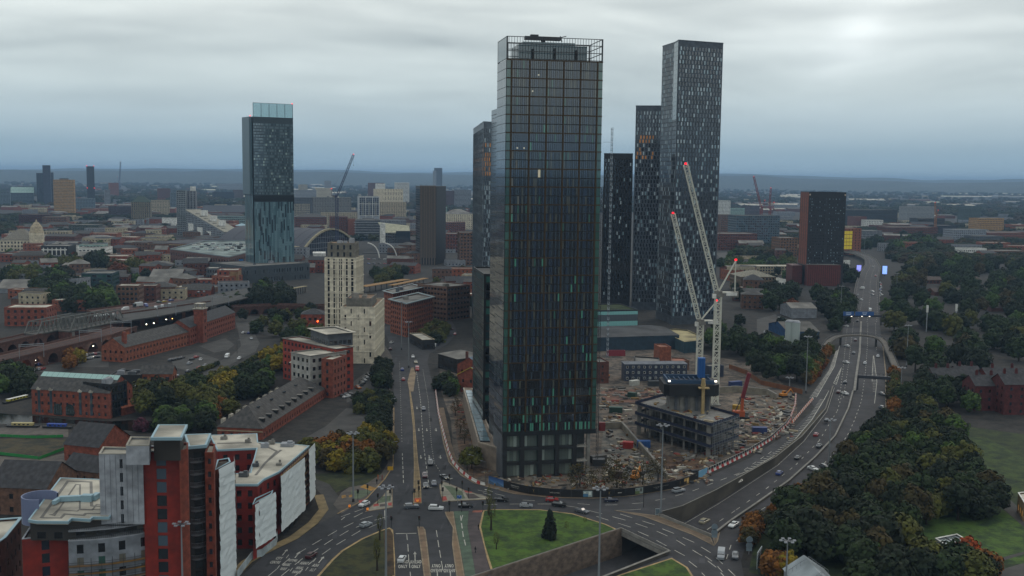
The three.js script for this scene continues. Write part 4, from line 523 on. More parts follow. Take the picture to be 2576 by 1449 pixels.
{const gmb = new MB();const v = q([[745,408],[1078,408]],39);for (let k = 1;k < 8;k++) {const x = lerp(v[0][0],v[1][0],k / 8) - g.position.x,z = lerp(v[0][1],v[1][1],k / 8) - g.position.z;gmb.bar([x,22.5,z + .03],[x,38.8,z + .03],.05);} gmb.build('cladding_joints',mat(0x62666d,{rough:.6}),g);}
Bd({poly:q([[950,345],[985,280],[1140,282],[1125,345]],42.5),h:42.5,y0:38,wall:greyL,blank:true,wallName:'roof_room_wall',trim:S.felt});
Bd({poly:q([[1076,390],[1100,350],[1380,345],[1352,390]],39.4),h:39.4,wall:redW,wallName:'red_tower_wall',bay:40,ww:2.3,wh:2.6,sill:.2,glass:() => R() < .3 ? GL.mid :glassOf(0x4c5c69),trim:S.greyClad});
Bd({poly:q([[1352,390],[1372,325],[1420,325],[1418,372]],40),h:40,wall:bk,blank:true,wallName:'brick_pier_wall',trim:bk});
{const v = q([[1085,495],[1165,495]],35);const mb = new MB();mb.box(v[0][0] - g.position.x,0,v[0][1] - g.position.z - .5,v[1][0] - g.position.x,35,v[0][1] - g.position.z + 1.6);mb.build('brick_chimney_pier',bk,g);}
Bd({poly:q([[1418,372],[1425,330],[1590,300],[1560,360]],37),h:37,wall:mat(0x33302d,{rough:.6}),wallName:'balcony_recess_wall',bay:2.4,ww:1.9,wh:2.4,sill:.2});
Bd({poly:q([[1545,400],[1570,330],[1625,335],[1612,400]],36.5),h:36.5,wall:bk,wallName:'brick_side_wall',bay:6,ww:.8,wh:1.4,trim:bk});
{const v = q([[1418,385],[1560,375]],36).map((p) => [p[0] - g.position.x,p[1] - g.position.z]);for (let f = 0;f < 9;f++) {const y = 9 + f * 3.1,mb = new MB(),n = 8,W = v[1][0] - v[0][0];for (let k = 0;k < n;k++) {const t0 = k / n,t1 = (k + 1) / n,b = (t) => Math.sin(t * Math.PI) * 1.6 + .4,P = (t,yy,s = 1) => [v[0][0] + W * t,yy,v[0][1] + b(t) * s + .5];mb.quad(P(t0,y,0),P(t0,y),P(t1,y),P(t1,y,0));mb.quad(P(t0,y - .25),P(t1,y - .25),P(t1,y),P(t0,y));mb.bar(P(t0,y + 1),P(t1,y + 1),.07);mb.bar(P(t0,y),P(t0,y + 1),.06);mb.bar(P((t0 + t1) / 2,y),P((t0 + t1) / 2,y + 1),.05);} mb.build('curved_balcony',S.steel,g);}}
const cap = (l,h,th = .5) => {const p = orient(rel(g,q(l,h)));new MB().prism(p,h - th,h,true,true).build('roof',S.felt,g);new MB().ring(inset(p,-.12),.5,h - th - .1,h + .1).build('roof_edge',S.trimBlue,g);};
cap([[1140,285],[1370,285],[1413,188],[1195,188]],45);Bd({poly:q([[1160,315],[1360,315],[1385,262],[1195,262]],42.5),h:44.6,y0:38,wall:mat(0x3a3530,{rough:.6}),blank:true,roof:'none',wallName:'lantern_wall'});
cap([[1395,262],[1590,255],[1555,340],[1425,352]],38.6);

const wing = [[1585,268],[1940,256],[1946,322],[2150,330],[2335,348],[2105,545],[1990,600],[1945,640],[1745,640],[1745,560],[1890,552],[1938,366],[1640,378]];
const wp = q(wing,18.4);Bd({poly:wp,h:18,wall:mat(0x7f2118,{t:'mottle',rough:.6}),wallName:'court_wing_wall',bay:3,ww:1.3,wh:1.8,roof:'none'});
{const l = orient(rel(g,wp));new MB().prism(l,17.9,18.5,true,true).build('roof',S.felt,g);new MB().ring(inset(l,-.1),.4,18,18.6).build('roof_edge',S.trimBlue,g);const v = (x,y,h = 18.55) => {const p = G(x / 3,1006.25 + y / 3,18.4);return [p.x - g.position.x,h,p.z - g.position.z];};const wk = new MB();for (const [a,b] of [[[1960,330],[2090,390]],[[2090,390],[2000,480]],[[2000,480],[1930,570]],[[2120,380],[2010,470]],[[1640,330],[1900,325]]]) wk.bar(v(...a),v(...b),.7,.12);wk.build('roof_walkway',S.feltGrey,g);
for (const [x,y,w] of [[1690,300,2],[1870,325,1.6],[2000,360,2.4],[2170,350,4],[1930,505,1.8],[1840,580,2.6],[2105,495,1.6],[2050,335,2]]) {const p = v(x,y),mb = new MB();mb.cbox(p[0],18.5,p[2],w,rr(.6,1.4),w * .7);mb.cbox(p[0] + w * .2,19.4,p[2],w * .4,.8,w * .3);mb.build('roof_plant_unit',pick([S.greyClad,S.concrete,S.greyDark]),g);}
const tr = new MB(),a = v(1855,545,12),b = v(1920,380,12);for (const y of [11,16]) tr.bar([a[0],y,a[2]],[b[0],y,b[2]],.25);for (let k = 0;k < 7;k++) {const P = (t,y) => [lerp(a[0],b[0],t),y,lerp(a[2],b[2],t)];tr.bar(P(k / 7,k % 2 ? 11 :16),P((k + 1) / 7,k % 2 ? 16 :11),.2);} tr.build('court_truss',S.steel,g);}
const rl = (x,y,h) => {const p = G(x / 3,1006.25 + y / 3,h);return [p.x - g.position.x,p.z - g.position.z];};
sheetWall(g,rl(2085,590,18.2),rl(2268,445,18.2),2.6,18.8,7);sheetWall(g,rl(2300,400,18.2),rl(2345,350,18.2),2.6,19.4,7);scaffold(g,[rl(2105,560,18.4),rl(2338,350,18.4)],0,18,2,1.2);

Bd({poly:q([[1622,515],[1640,440],[1728,425],[1740,455]],31),h:30.5,wall:mat(0x6f3524,{t:'brick'}),blank:true,wallName:'wrapped_pier_wall',roofMat:S.dirt});
sheetWall(g,rl(1622,520,31),rl(1742,458,31),.5,31,13,1);sheetWall(g,rl(1742,458,31),rl(1735,420,31),4,31,12,1);scaffold(g,[rl(1560,470,31),rl(1622,520,31)],0,30,2.3,1,false);
Bd({poly:q([[1905,780],[2050,702],[2062,672],[1925,735]],16),h:15.6,wall:redW,blank:true,wallName:'wrapped_bay_wall',roofMat:S.feltGrey});sheetWall(g,rl(1903,790,16),rl(1935,772,16),4,16,6,.8);sheetWall(g,rl(1935,772,16),rl(2060,702,16),4,16.4,6,.8);
{const a = rl(1400,1000,8),b = rl(1690,960,10),c = rl(1180,1020,8);scaffold(g,[c,a,b],0,17.5,1.9,2.4);}
for (let k = 0;k < 5;k++) {const p = rl(1455,1075 - k * 1,0);}
}

{const p = GP(r1([[1790,1350],[1900,1205],[1980,1180],[2085,1095],[2095,1040]])),g = thing('site_hoarding','pale blue sheeted hoarding along the kerb below the scaffolded block','hoarding');for (let i = 0;i < p.length - 1;i++) {const n = Math.max(1,Math.round(Math.hypot(p[i + 1][0] - p[i][0],p[i + 1][1] - p[i][1]) / 2.4));for (let k = 0;k < n;k++) {const mb = new MB(),a = [lerp(p[i][0],p[i + 1][0],k / n),lerp(p[i][1],p[i + 1][1],k / n)],b = [lerp(p[i][0],p[i + 1][0],(k + .97) / n),lerp(p[i][1],p[i + 1][1],(k + .97) / n)];mb.bar([a[0],1.1,a[1]],[b[0],1.1,b[1]],.12,2.2);mb.build('panel',mat(0xaab4b6,{t:'mottle'}),g);}}}

const smallWin = {fl:3,bay:3,ww:1,wh:1.35,sill:1};
{const b = building({name:'canal_warehouse',label:'red brick canal warehouse with slate roof and pale ridge skylights',A:[81,1042],B:[277,1054],D:18,top:978,wall:S.brick,roof:'gable',rh:6,roofMat:S.slate,...smallWin,fl:2.9});
const gl = mat(0x8fb0aa,{rough:.4});for (let k = 0;k < 14;k++) {const mb = new MB(),x0 = b.W * k / 14 + .05,x1 = b.W * (k + 1) / 14 - .05,P = (x,t) => [x,b.h + 6 * t + .12,-9 * t];mb.quad(P(x0,.72),P(x1,.72),P(x1,.99),P(x0,.99));mb.build('skylight_panel',gl,b.g);}
for (const x of [12.5,18.3]) {const s = new THREE.Shape();s.moveTo(-2,0);s.lineTo(2,0);s.lineTo(2,3);s.absarc(0,3,2,0,Math.PI);s.lineTo(-2,0);mesh('arch_window',new THREE.ExtrudeGeometry(s,{depth:.1,bevelEnabled:false,curveSegments:8}),glassOf(0x20302f),b.g).position.set(x,.4,.02);const fr = new MB();for (const q of [-1,0,1]) fr.bar([x + q,.4,.16],[x + q,4.9,.16],.1);fr.bar([x - 2,3.2,.16],[x + 2,3.2,.16],.1);fr.build('arch_glazing_bar',S.black,b.g);}
for (const x of [3.6,9.4,23.4,28.6]) {const mb = new MB();mb.box(x - .6,1,.04,x + .6,b.h,.12);mb.build('loading_bay_strip',glassOf(0x35424c),b.g);const d = new MB();d.box(x - .9,b.h - .3,-.2,x + .9,b.h + .3,.5);d.tri([x - .9,b.h + .3,.5],[x + .9,b.h + .3,.5],[x,b.h + 1.2,.5]);d.build('hoist_dormer',S.felt,b.g);}}
building({name:'glass_extension',label:'black glass extension at the gable of the canal warehouse',A:[279,1053],B:[322,1041],D:15,top:968,wall:S.black,fl:3.2,bay:1.8,ww:1.4,wh:2.6,sill:.3,roofMat:S.felt,plant:2});
building({name:'kiosk',label:'small brick kiosk with orange tiled roof by the canal',A:[308,1046],B:[343,1037],D:6,h:3.4,wall:S.brick,roof:'gable',rh:2,roofMat:mat(0x9a5030,{t:'slate'}),ww:1.6,wh:1.8});
{const b = building({name:'brick_mill',label:'long four storey brick mill with plain slate roof beside the railway arches',A:[315,912],B:[478,868],D:15,top:874,wall:S.brickOrange,roof:'gable',rh:5,roofMat:S.slate,fl:2.6,bay:3.2,ww:1.2,wh:1.5,sill:.8,chimneys:0});const m = new MB();m.cbox(4,b.h,-3,2,7,2);m.cyl(4,b.h + 7,-3,1.2,b.h + 8,1);m.build('chimney_stack',S.brick,b.g);}
{const b = building({name:'brick_mill',label:'brick mill wing with square clock style tower next to the curved street',A:[478,869],B:[592,826],D:14,h:11,wall:S.brick,roof:'gable',rh:4.5,roofMat:S.slateDark,fl:2.8,bay:3.2,ww:1.2,wh:1.6,sill:.8});
const tb = G(522,858),h = HT(tb,775),x = 14,z = 3;const m = new MB();m.box(x - 3,0,-2,x + 3,h,4);m.box(x - 3.3,h - 1.2,-2.3,x + 3.3,h - .6,4.3);m.build('tower_wall',S.brick,b.g);const l = new MB();l.box(x - 3.6,h,-2.6,x + 3.6,h + .5,4.6);for (const [a,c] of [[-2.2,-1.2],[2.2,-1.2],[2.2,3.2],[-2.2,3.2]]) l.box(x + a - .3,h + .5,c - .3,x + a + .3,h + 3,c + .3);l.box(x - 2.8,h + 3,-1.8,x + 2.8,h + 3.5,3.8);l.build('tower_lantern',S.felt,b.g);for (let k = 1;k < 5;k++) new MB().box(x - .5,h * k / 5,4.02,x + .5,h * k / 5 + 1.8,4.1).build('tower_window',GL.dark,b.g);}
building({name:'brick_house',label:'red brick building with wide slate roof beside the green fenced lot',A:[162,1158],B:[250,1167],D:18,top:1117,wall:S.brick,roof:'gable',rh:6.5,roofMat:S.slateDark,...smallWin});
building({name:'brick_house',label:'slate roofed brick terrace with roof windows by the red apartment block',A:[-25,1293],B:[118,1299],D:19,top:1224,wall:S.brickBrown,roof:'gable',rh:6,roofMat:S.slateDark,fl:3,bay:3.6,ww:1.3,wh:1.6});
building({name:'brick_house',label:'slate roofed gable wing end on behind the red apartment block',A:[160,1236],B:[248,1250],D:10,h:8,wall:S.brickBrown,roof:'gable',rh:4,roofMat:S.slateDark,...smallWin});
building({name:'flat_roof_block',label:'brick block with white flat roof and blue edge beside the scaffolded block',poly:GP([[-40,1310],[52,1303],[12,1352],[-40,1390]],17),h:17,wall:S.brickDark,trim:S.trimBlue,roofMat:S.felt,eave:.4});
{const A = G(541,1104),B = G(660,1107),E = G(817,1001),D = Math.hypot(E.x - B.x,E.z - B.z),dir = [(E.x - B.x) / D,(E.z - B.z) / D],W = 18.5,A2 = V(B.x + dir[1] * W,0,B.z - dir[0] * W);
const b = building({name:'brick_warehouse',label:'long brick warehouse with patched slate roof and dark dormers',A:A2,B,D,top:1073,wall:S.brick,roof:'hip',ridge:'z',rh:7,roofMat:S.slate,fl:3,bay:3.1,ww:1.1,wh:1.5,sill:.9});
for (let k = 0;k < 9;k++) {const z = -6 - k * (D - 12) / 9,mb = new MB(),x = b.W - 2.6,y = b.h + 2;mb.box(x - 1,y - 1,z - .9,x + 1.3,y + .7,z + .9);mb.build('dormer',S.black,b.g);const cp = new MB();cp.box(x - 1.2,y + .7,z - 1,x + 1.4,y + .85,z + 1);cp.build('dormer_cap',S.feltGrey,b.g);const f = new MB();f.box(-.5,b.h - .2,z - 1.4,.6,b.h + 2,z + 1.4);f.tri([-.5,b.h + 2,z - 1.4],[-.5,b.h + 2,z + 1.4],[.6,b.h + 3,z]);f.build('hoist_gablet',S.felt,b.g);if (k % 2) new MB().box(b.W / 2 + 1.5,b.h + 5.2,z - 1,b.W / 2 + 3,b.h + 5.6,z + 1).build('roof_window',GL.mid,b.g);}
new MB().box(-.2,b.h - 1.6,.02,b.W + .2,b.h - 1.2,.2).build('stone_band',S.stone,b.g);}

function creamTower(o) {const b = building({wall:mat(0xe0d6c0,{t:'mottle'}),glass:(i) => R() < .12 ? GL.mid :GL.dark,fl:3.15,bay:3.4,ww:1.7,wh:2.7,sill:.25,rec:.5,roofMat:mat(0x9b7d62,{t:'coarse'}),...o});const rb = mat(0xe9e0ca,{t:'mottle'});for (let y = 6.5;y < b.h;y += 9.45) new MB().ring([[0,0],[b.W,0],[b.W,-b.D],[0,-b.D]].map((p) => [p[0] + (p[0] ? .3 :-.3),p[1] + (p[1] ? -.3 :.3)]),.35,y,y + .5).build('stone_band',rb,b.g);for (let u = 0;u <= b.W + .1;u += b.W / 6) new MB().box(u - .22,0,0,u + .22,b.h,.28).build('stone_rib',rb,b.g);for (let u = 0;u < b.D;u += 3.6) new MB().box(b.W,0,-u - .2,b.W + .28,b.h,-u + .2).build('stone_rib',rb,b.g);return b;}
{const b = creamTower({name:'cream_tower',label:'tall cream stone apartment tower with dark vertical windows',A:[819,884],B:[896,886],D:20,top:648,bay:2.9,ww:1.75,wh:2.85,sill:.15});building({name:'tower_penthouse',label:'grey set-back penthouse storey on the tall cream tower',A:V(b.org[0],0,b.org[1]).add(V(1.3,0,-1.2)),B:V(b.org[0],0,b.org[1]).add(V(b.W - 1.2,0,-1.2)),D:17,y0:b.h - .3,h:b.h + 8.5,wall:mat(0x7f7b70,{t:'mottle'}),fl:4,bay:3,ww:1.2,wh:2.6,roofMat:mat(0x9b7d62,{t:'coarse'}),plant:3});}
{const A = G(859,914),B = G(942,915),b = creamTower({name:'cream_block',label:'lower cream stone block with chamfered top in front of the cream tower',A,B,D:44,top:772,ww:1.1,skip:(i,c,r) => (c * 7 + r * 3) % 5 > 1});building({name:'block_penthouse',label:'grey set-back penthouse with tan roof on the lower cream block',A:V(b.org[0] + 2.5,0,b.org[1] - 2),B:V(b.org[0] + b.W - 2,0,b.org[1] - 2),D:24,y0:b.h - .3,h:b.h + 4.6,wall:mat(0x77746b,{t:'mottle'}),fl:4.4,bay:5,ww:2,wh:2.8,roofMat:mat(0x9b7d62,{t:'coarse'}),plant:3});}

building({name:'apartment_block',label:'red rendered apartment block with white framed side and pale roof by the cream block',A:[846,986],B:[889,979],D:46,top:878,wall:mat(0x9a3d2c,{t:'mottle'}),bay:3.1,ww:1.7,wh:1.6,trim:S.feltGrey,roofMat:S.felt,eave:.5,edges:{1:{cols:(L) => colsOf(L,4,2.4)}}});
{const b = building({name:'roof_pavilion',label:'glazed roof storey with broad flat canopy on the red rendered apartments',A:V(G(846,986).x - 6,0,G(846,986).z - 12),B:V(G(889,979).x - 2,0,G(889,979).z - 12),D:22,y0:20,h:26.5,wall:S.greyDark,bay:2.2,ww:1.7,wh:2,fl:3.2,roofMat:S.felt,trim:S.felt,eave:1.6});}
building({name:'apartment_block',label:'brick and white apartment block with stacked dark balconies behind the long warehouse',A:[781,1000],B:[872,984],D:15,top:896,wall:mat(0xadaaa3,{t:'mottle'}),bay:3.2,ww:1.7,wh:1.8,roofMat:S.felt,trim:S.feltGrey,eave:.5,glass:() => R() < .15 ? GL.teal :GL.dark});
building({name:'brick_bay',label:'projecting brick bay on the white apartment block',A:[838,1002],B:[872,988],D:6,top:905,wall:S.brick,bay:2.6,ww:1.2,wh:1.7,roofMat:S.felt});
{const p = GP([[733,912],[806,868],[862,868],[850,914],[800,918]],13);building({name:'apartment_wing',label:'low apartment wing with broad pale roof and white curved balcony',poly:p,h:13,wall:S.stone,bay:3,ww:2,wh:1.9,roofMat:S.felt,trim:S.felt,eave:1});}

building({name:'brick_block',label:'brick corner block with pale winged roof facing the road fork',poly:GP([[982,836],[1023,849],[1088,828],[1052,816]]),h:HT(G(1023,849),764),wall:S.brickOrange,bay:2.8,ww:1.4,wh:1.7,fl:3,roofMat:S.feltGrey,trim:mat(0x7f8a8c),eave:1.6,cope:.5,plant:1});
building({name:'brick_block',label:'brick block with pale winged roof behind the corner block',poly:GP([[966,812],[988,820],[1062,800],[1036,790]]),h:HT(G(988,820),738),wall:S.brickOrange,bay:2.8,ww:1.4,wh:1.7,fl:3,roofMat:S.feltGrey,trim:mat(0x7f8a8c),eave:1.4,plant:2});
building({name:'brick_block',label:'dark brick offices with grey top storey along the curving side street',A:[1078,796],B:[1128,782],D:30,top:728,wall:S.brickDark,bay:2.8,ww:1.5,wh:1.6,roofMat:S.feltGrey,plant:1});
building({name:'brick_block',label:'dark brick balcony block near the glass tower\'s street',A:[1124,808],B:[1182,800],D:30,top:722,wall:S.brickBrown,bay:3,ww:2.2,wh:1.5,roofMat:S.feltGrey,plant:1});
building({name:'shopfront',label:'small dark flat roofed shop with pale upper floor at the fork',A:[1030,862],B:[1062,880],D:8,h:6,wall:S.black,roofMat:S.felt,trim:S.stone,bay:3,ww:2,wh:2});
building({name:'pub',label:'black painted pub with grey pitched roof beside the road fork',A:[1102,925],B:[1150,940],D:18,h:8,wall:S.black,roof:'hip',rh:2.5,roofMat:S.feltGrey,bay:3,ww:1.1,wh:1.6,fl:3.6});
building({name:'yellow_roof_shed',label:'low shed with cream roof behind the black pub',A:[1172,925],B:[1196,930],D:18,h:7,wall:S.black,roof:'gable',ridge:'z',rh:1.5,roofMat:mat(0xa89e78,{t:'mottle'}),blank:true});
for (const [l,A,B,D,h] of [['brick house under blue roof sheeting with yellow barge boards',[1152,985],[1217,992],12,8.5],['rear brick house under blue roof sheeting',[1150,962],[1210,968],10,9.5]]) {const b = building({name:'sheeted_house',label:l,A,B,D,h,wall:S.brick,roof:'gable',ridge:'z',rh:4,roofMat:mat(0x3f5a70,{t:'mottle',rough:.6}),bay:3.4,ww:1,wh:1.5,chimneys:0});if (D === 12) {const m = new MB();m.bar([-.4,b.h,.4],[b.W / 2,b.h + 4.1,.4],.3);m.bar([b.W + .4,b.h,.4],[b.W / 2,b.h + 4.1,.4],.3);m.build('barge_board',mat(0xa8932a),b.g);} else for (const x of [3,9]) new MB().cbox(x,b.h + 2,-5,1.2,4,1).build('chimney',S.brickDark,b.g);}

function viaduct(name,label,pts,h,width,span,m) {
const p = GP(pts),g = thing(name,label,'viaduct',[p[0][0],0,p[0][1]]);
for (let i = 0;i < p.length - 1;i++) {
const a = p[i],b = p[i + 1],L = Math.hypot(b[0] - a[0],b[1] - a[1]),n = Math.max(1,Math.round(L / span)),s = L / n,turn = Math.atan2(-(b[1] - a[1]),b[0] - a[0]);
const r = Math.min(s * .38,h - 2.6),sh = new THREE.Shape([[0,0],[s,0],[s,h],[0,h]].map((q) => new THREE.Vector2(...q))),hole = new THREE.Path();const sp = h - 1.6 - r;hole.moveTo(s / 2 - r,.02);hole.lineTo(s / 2 + r,.02);hole.lineTo(s / 2 + r,sp);hole.absarc(s / 2,sp,r,0,Math.PI);hole.lineTo(s / 2 - r,.02);sh.holes.push(hole);
const ge = new THREE.ExtrudeGeometry(sh,{depth:width,bevelEnabled:false,curveSegments:10});
for (let k = 0;k < n;k++) {const o = mesh('arch_bay',ge,m,g);o.rotation.y = turn;o.position.set(lerp(a[0],b[0],k / n) - p[0][0] - Math.sin(turn) * width,0,lerp(a[1],b[1],k / n) - p[0][1] - Math.cos(turn) * width);}
const cp = new MB(),ux = (b[0] - a[0]) / L,uz = (b[1] - a[1]) / L,Q = (q,d) => [q[0] - p[0][0] + -uz * d,h + .5,q[1] - p[0][1] + ux * d];cp.bar(Q(a,.1),Q(b,.1),.5,1);cp.bar(Q(a,-width),Q(b,-width),.5,1);cp.build('parapet',m,g);
const bk = new MB(),Z = (q,d,y) => [q[0] - p[0][0] + uz * d,y,q[1] - p[0][1] - ux * d];bk.quad(Z(a,width * .7,0),Z(b,width * .7,0),Z(b,width * .7,h - 1),Z(a,width * .7,h - 1));bk.build('arch_shade_sheet',S.black,g);  // black sheet inside the arches puts their deep shade into colour
const tr = new MB();for (const d of [width * .3,width * .42,width * .62,width * .74]) tr.bar(Z(a,d,h + .12),Z(b,d,h + .12),.16);tr.build('rails',S.steelDark,g);
}
return g;
}
const vb = mat(0x5c3b2f,{t:'brick'});
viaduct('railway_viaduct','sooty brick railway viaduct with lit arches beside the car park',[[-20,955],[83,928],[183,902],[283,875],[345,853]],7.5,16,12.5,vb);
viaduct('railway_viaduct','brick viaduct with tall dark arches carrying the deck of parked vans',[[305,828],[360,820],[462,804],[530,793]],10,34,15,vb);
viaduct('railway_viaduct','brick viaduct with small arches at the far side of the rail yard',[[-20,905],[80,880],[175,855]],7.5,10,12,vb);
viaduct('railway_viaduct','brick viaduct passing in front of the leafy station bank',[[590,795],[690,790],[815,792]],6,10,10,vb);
function truss(label,A,B,h0,hh) {const a = G(...A,h0),b = G(...B,h0),L = a.distanceTo(b),g = thing('truss_bridge',label,'bridge',[a.x,h0,a.z],Math.atan2(-(b.z - a.z),b.x - a.x)),n = 12,m = mat(0x6a6c67,{rough:.6,t:'mottle'});for (const z of [0,-9]) {const mb = new MB();mb.bar([0,.3,z],[L,.3,z],.7);mb.bar([L / n,hh,z],[L - L / n,hh,z],.6);mb.bar([0,.3,z],[L / n,hh,z],.6);mb.bar([L,.3,z],[L - L / n,hh,z],.6);for (let k = 1;k < n - 1;k++) {mb.bar([L * k / n,hh,z],[L * (k + .5) / n,.3,z],.4);mb.bar([L * (k + .5) / n,.3,z],[L * (k + 1) / n,hh,z],.4);} mb.build('truss_side',m,g);} const d = new MB();d.box(0,-.6,-9,L,.1,0);d.build('deck',S.concreteDark,g);for (let k = 1;k < n;k += 2) new MB().bar([L * k / n,hh,0],[L * k / n,hh,-9],.3).build('cross_beam',m,g);for (const x of [1,L - 1]) new MB().cbox(x,-h0,-4.5,2,h0 - .6,8).build('pier',S.brickDark,g);return g;}
truss('pale grey steel truss railway bridge nearer the brick mill',[177,834],[312,806],8,7.5);truss('pale grey steel truss railway bridge behind its twin',[95,842],[222,815],8,7);
{const p = GP([[280,793],[345,778],[460,757],[600,728],[690,712],[700,722],[640,745],[520,772],[400,795],[310,808]],10),g = structure(mesh('raised_car_park',new MB().prism(p,9.2,10.05).geo(),S.asphaltOld),'raised_car_park');}

for (const [x,y,h] of [[80,900,7.5],[228,862,7.5],[305,838,8],[420,795,10],[555,770,10]]) {const v = G(x,y,h),g = thing('catenary_gantry','grey portal gantry for overhead wires above the railway viaduct','gantry',[v.x,h,v.z],.5,'overhead line gantries along the railway');const mb = new MB();mb.box(-6,0,-.15,-5.7,7,.15);mb.box(5.7,0,-.15,6,7,.15);mb.build('mast',S.steel,g);const bm = new MB();bm.box(-6.2,7,-.2,6.2,7.3,.2);bm.box(-6.2,6.2,-.2,6.2,6.4,.2);bm.build('boom',S.steel,g);}
// ================================================================ construction site
const r7 = (l) => l.map(([x,y]) => [1489.2 + .25926 * x,872.1 + .25926 * y]),rd = (l) => l.map(([x,y]) => [1489.2 + .19445 * x,724.5 + .19445 * y]);
{
const A = G(1602,1092),C = G(1785,1152),E = G(1850,1127),g = thing('concrete_frame','unfinished concrete frame with open floors, columns and blue edge netting','construction',[A.x,0,A.z]),h = HT(C,1070),q = [[0,0],[C.x - A.x,C.z - A.z],[E.x - A.x,E.z - A.z],[E.x - C.x,E.z - C.z]],n3 = h / 3;
const cc = mat(0x84827d,{t:'mottle'}),net = mat(0x232a40,{rough:.9});
for (let k = 1;k <= 3;k++) {new MB().prism(inset(orient(q),-.6),n3 * k - .35,n3 * k,true,true).build('floor_slab',cc,g);const o = orient(q);for (let i = 0;i < 4;i++) {const a = inset(o,-.75)[i],b = inset(o,-.75)[(i + 1) % 4],nn = Math.round(Math.hypot(b[0] - a[0],b[1] - a[1]) / 2.4),mb = new MB();for (let s = 0;s < nn;s++) {const P = (t,y) => [lerp(a[0],b[0],t),y,lerp(a[1],b[1],t)];mb.quad(P((s + .04) / nn,n3 * k + .05),P((s + .96) / nn,n3 * k + .05),P((s + .96) / nn,n3 * k + 1.15),P((s + .04) / nn,n3 * k + 1.15));mb.bar(P(s / nn,n3 * k - .3),P(s / nn,n3 * k + 1.5),.1);} mb.build('edge_netting',net,g);}}
const at = (u,v) => [q[1][0] * u + q[3][0] * v,q[1][1] * u + q[3][1] * v];
for (let i = 0;i <= 6;i++) for (let j = 0;j <= 4;j++) {const [x,z] = at(.02 + i / 6.3,.02 + j / 4.2),w = (i === 6 || i === 0) && j === 0 ? 1.6 :.7;for (let k = 0;k < 3;k++) new MB().cbox(x,n3 * k,z,w,n3 - .35,w).build('column',j === 0 && k === 0 ? cc :S.concrete,g);}
for (let k = 0;k < 3;k++) {const pr = new MB();for (let i = 0;i < 70;i++) {const [x,z] = at(R(),R() < .5 ? rr(.01,.2) :R());pr.bar([x,n3 * k,z],[x,n3 * (k + 1) - .35,z],.14);} pr.build('steel_props',poleM,g);}
const sc = new MB();for (let i = 0;i <= 16;i++) {const [x,z] = at(1.035,i / 16);sc.bar([x,0,z],[x,h + 1,z],.14);} for (let y = 1.8;y < h;y += 2) {const a = at(1.035,0),b = at(1.035,1);sc.bar([a[0],y,a[1]],[b[0],y,b[1]],.1);sc.bar([a[0],y + 1,a[1]],[b[0],y + 1,b[1]],.08);} sc.build('side_scaffold',S.steel,g);

for (let i = 0;i < 34;i++) {const [x,z] = at(rr(.06,.94),rr(.06,.94)),mb = new MB();mb.cbox(0,0,0,rr(1,4.5),rr(.15,.6),rr(.5,1.4));const o = mb.build('stacked_material',pick([boardM,S.steelDark,S.stone,mat(0xa9803d,{t:'mottle'}),S.rust]),g);o.position.set(x,h,z);o.rotation.y = rr(0,3);}

const K = at(.45,.72);const kb = new MB();kb.box(-8,0,-6,8,h + 6,6);kb.build('lift_core',cc,g).position.set(K[0],0,K[1]);const jf = new MB();jf.prism([[-11,7.5],[-9,9],[9,9],[11,7],[11,-7],[-11,-7]],h + 6.5,h + 11,true,true);jf.build('climbing_formwork',S.black,g).position.set(K[0],0,K[1]);const jt = new MB();jt.box(-9.4,h + 11,-6,9.4,h + 12.5,-5.4);jt.box(-9.4,h + 11,6,9.4,h + 12.5,6.6);jt.box(-9.6,h + 11,-6,-9,h + 12.6,6.6);for (let i = 0;i < 9;i++) jt.box(-8 + i * 2,h + 11,-3,-7.7 + i * 2,h + 12.2,4);jt.build('formwork_panels',mat(0x27425e,{rough:.7}),g).position.set(K[0],0,K[1]);
for (let i = 0;i < 7;i++) new MB().box(-6.5 + i * 2.1,h,6.05,-5.3 + i * 2.1,h + 6.4,6.5).build('core_shutter',i % 2 ? S.concrete :S.greyDark,g).position.set(K[0],0,K[1]);
const bm = new MB();bm.box(-.6,h,10.4,.6,h + 11,11.6);bm.box(-1.8,h + 10,9.4,2.4,h + 10.4,12);bm.cyl(0,h + 11,10.8,1,h + 14,.7,8);bm.build('placing_boom_mast',mat(0xb39a6a,{t:'mottle'}),g).position.set(K[0] + 4,0,K[1]);
const bl = new MB();bl.box(3,h + 12,-6,5.8,h + 20,-3.5);for (let i = 0;i < 3;i++) bl.box(3.1 + i * 1,h + 12,-3.5,3.5 + i * 1,h + 20,-3.1);bl.build('blue_hoist_screen',mat(0x1f5a9a,{rough:.6}),g).position.set(K[0] + 1,0,K[1] + 2);
for (const [x,z] of [[-9,8],[9.5,7.5]]) new MB().cbox(x,h + 12,z,.9,.6,.6).build('floodlight',lampW,g).position.set(K[0],0,K[1]);
}

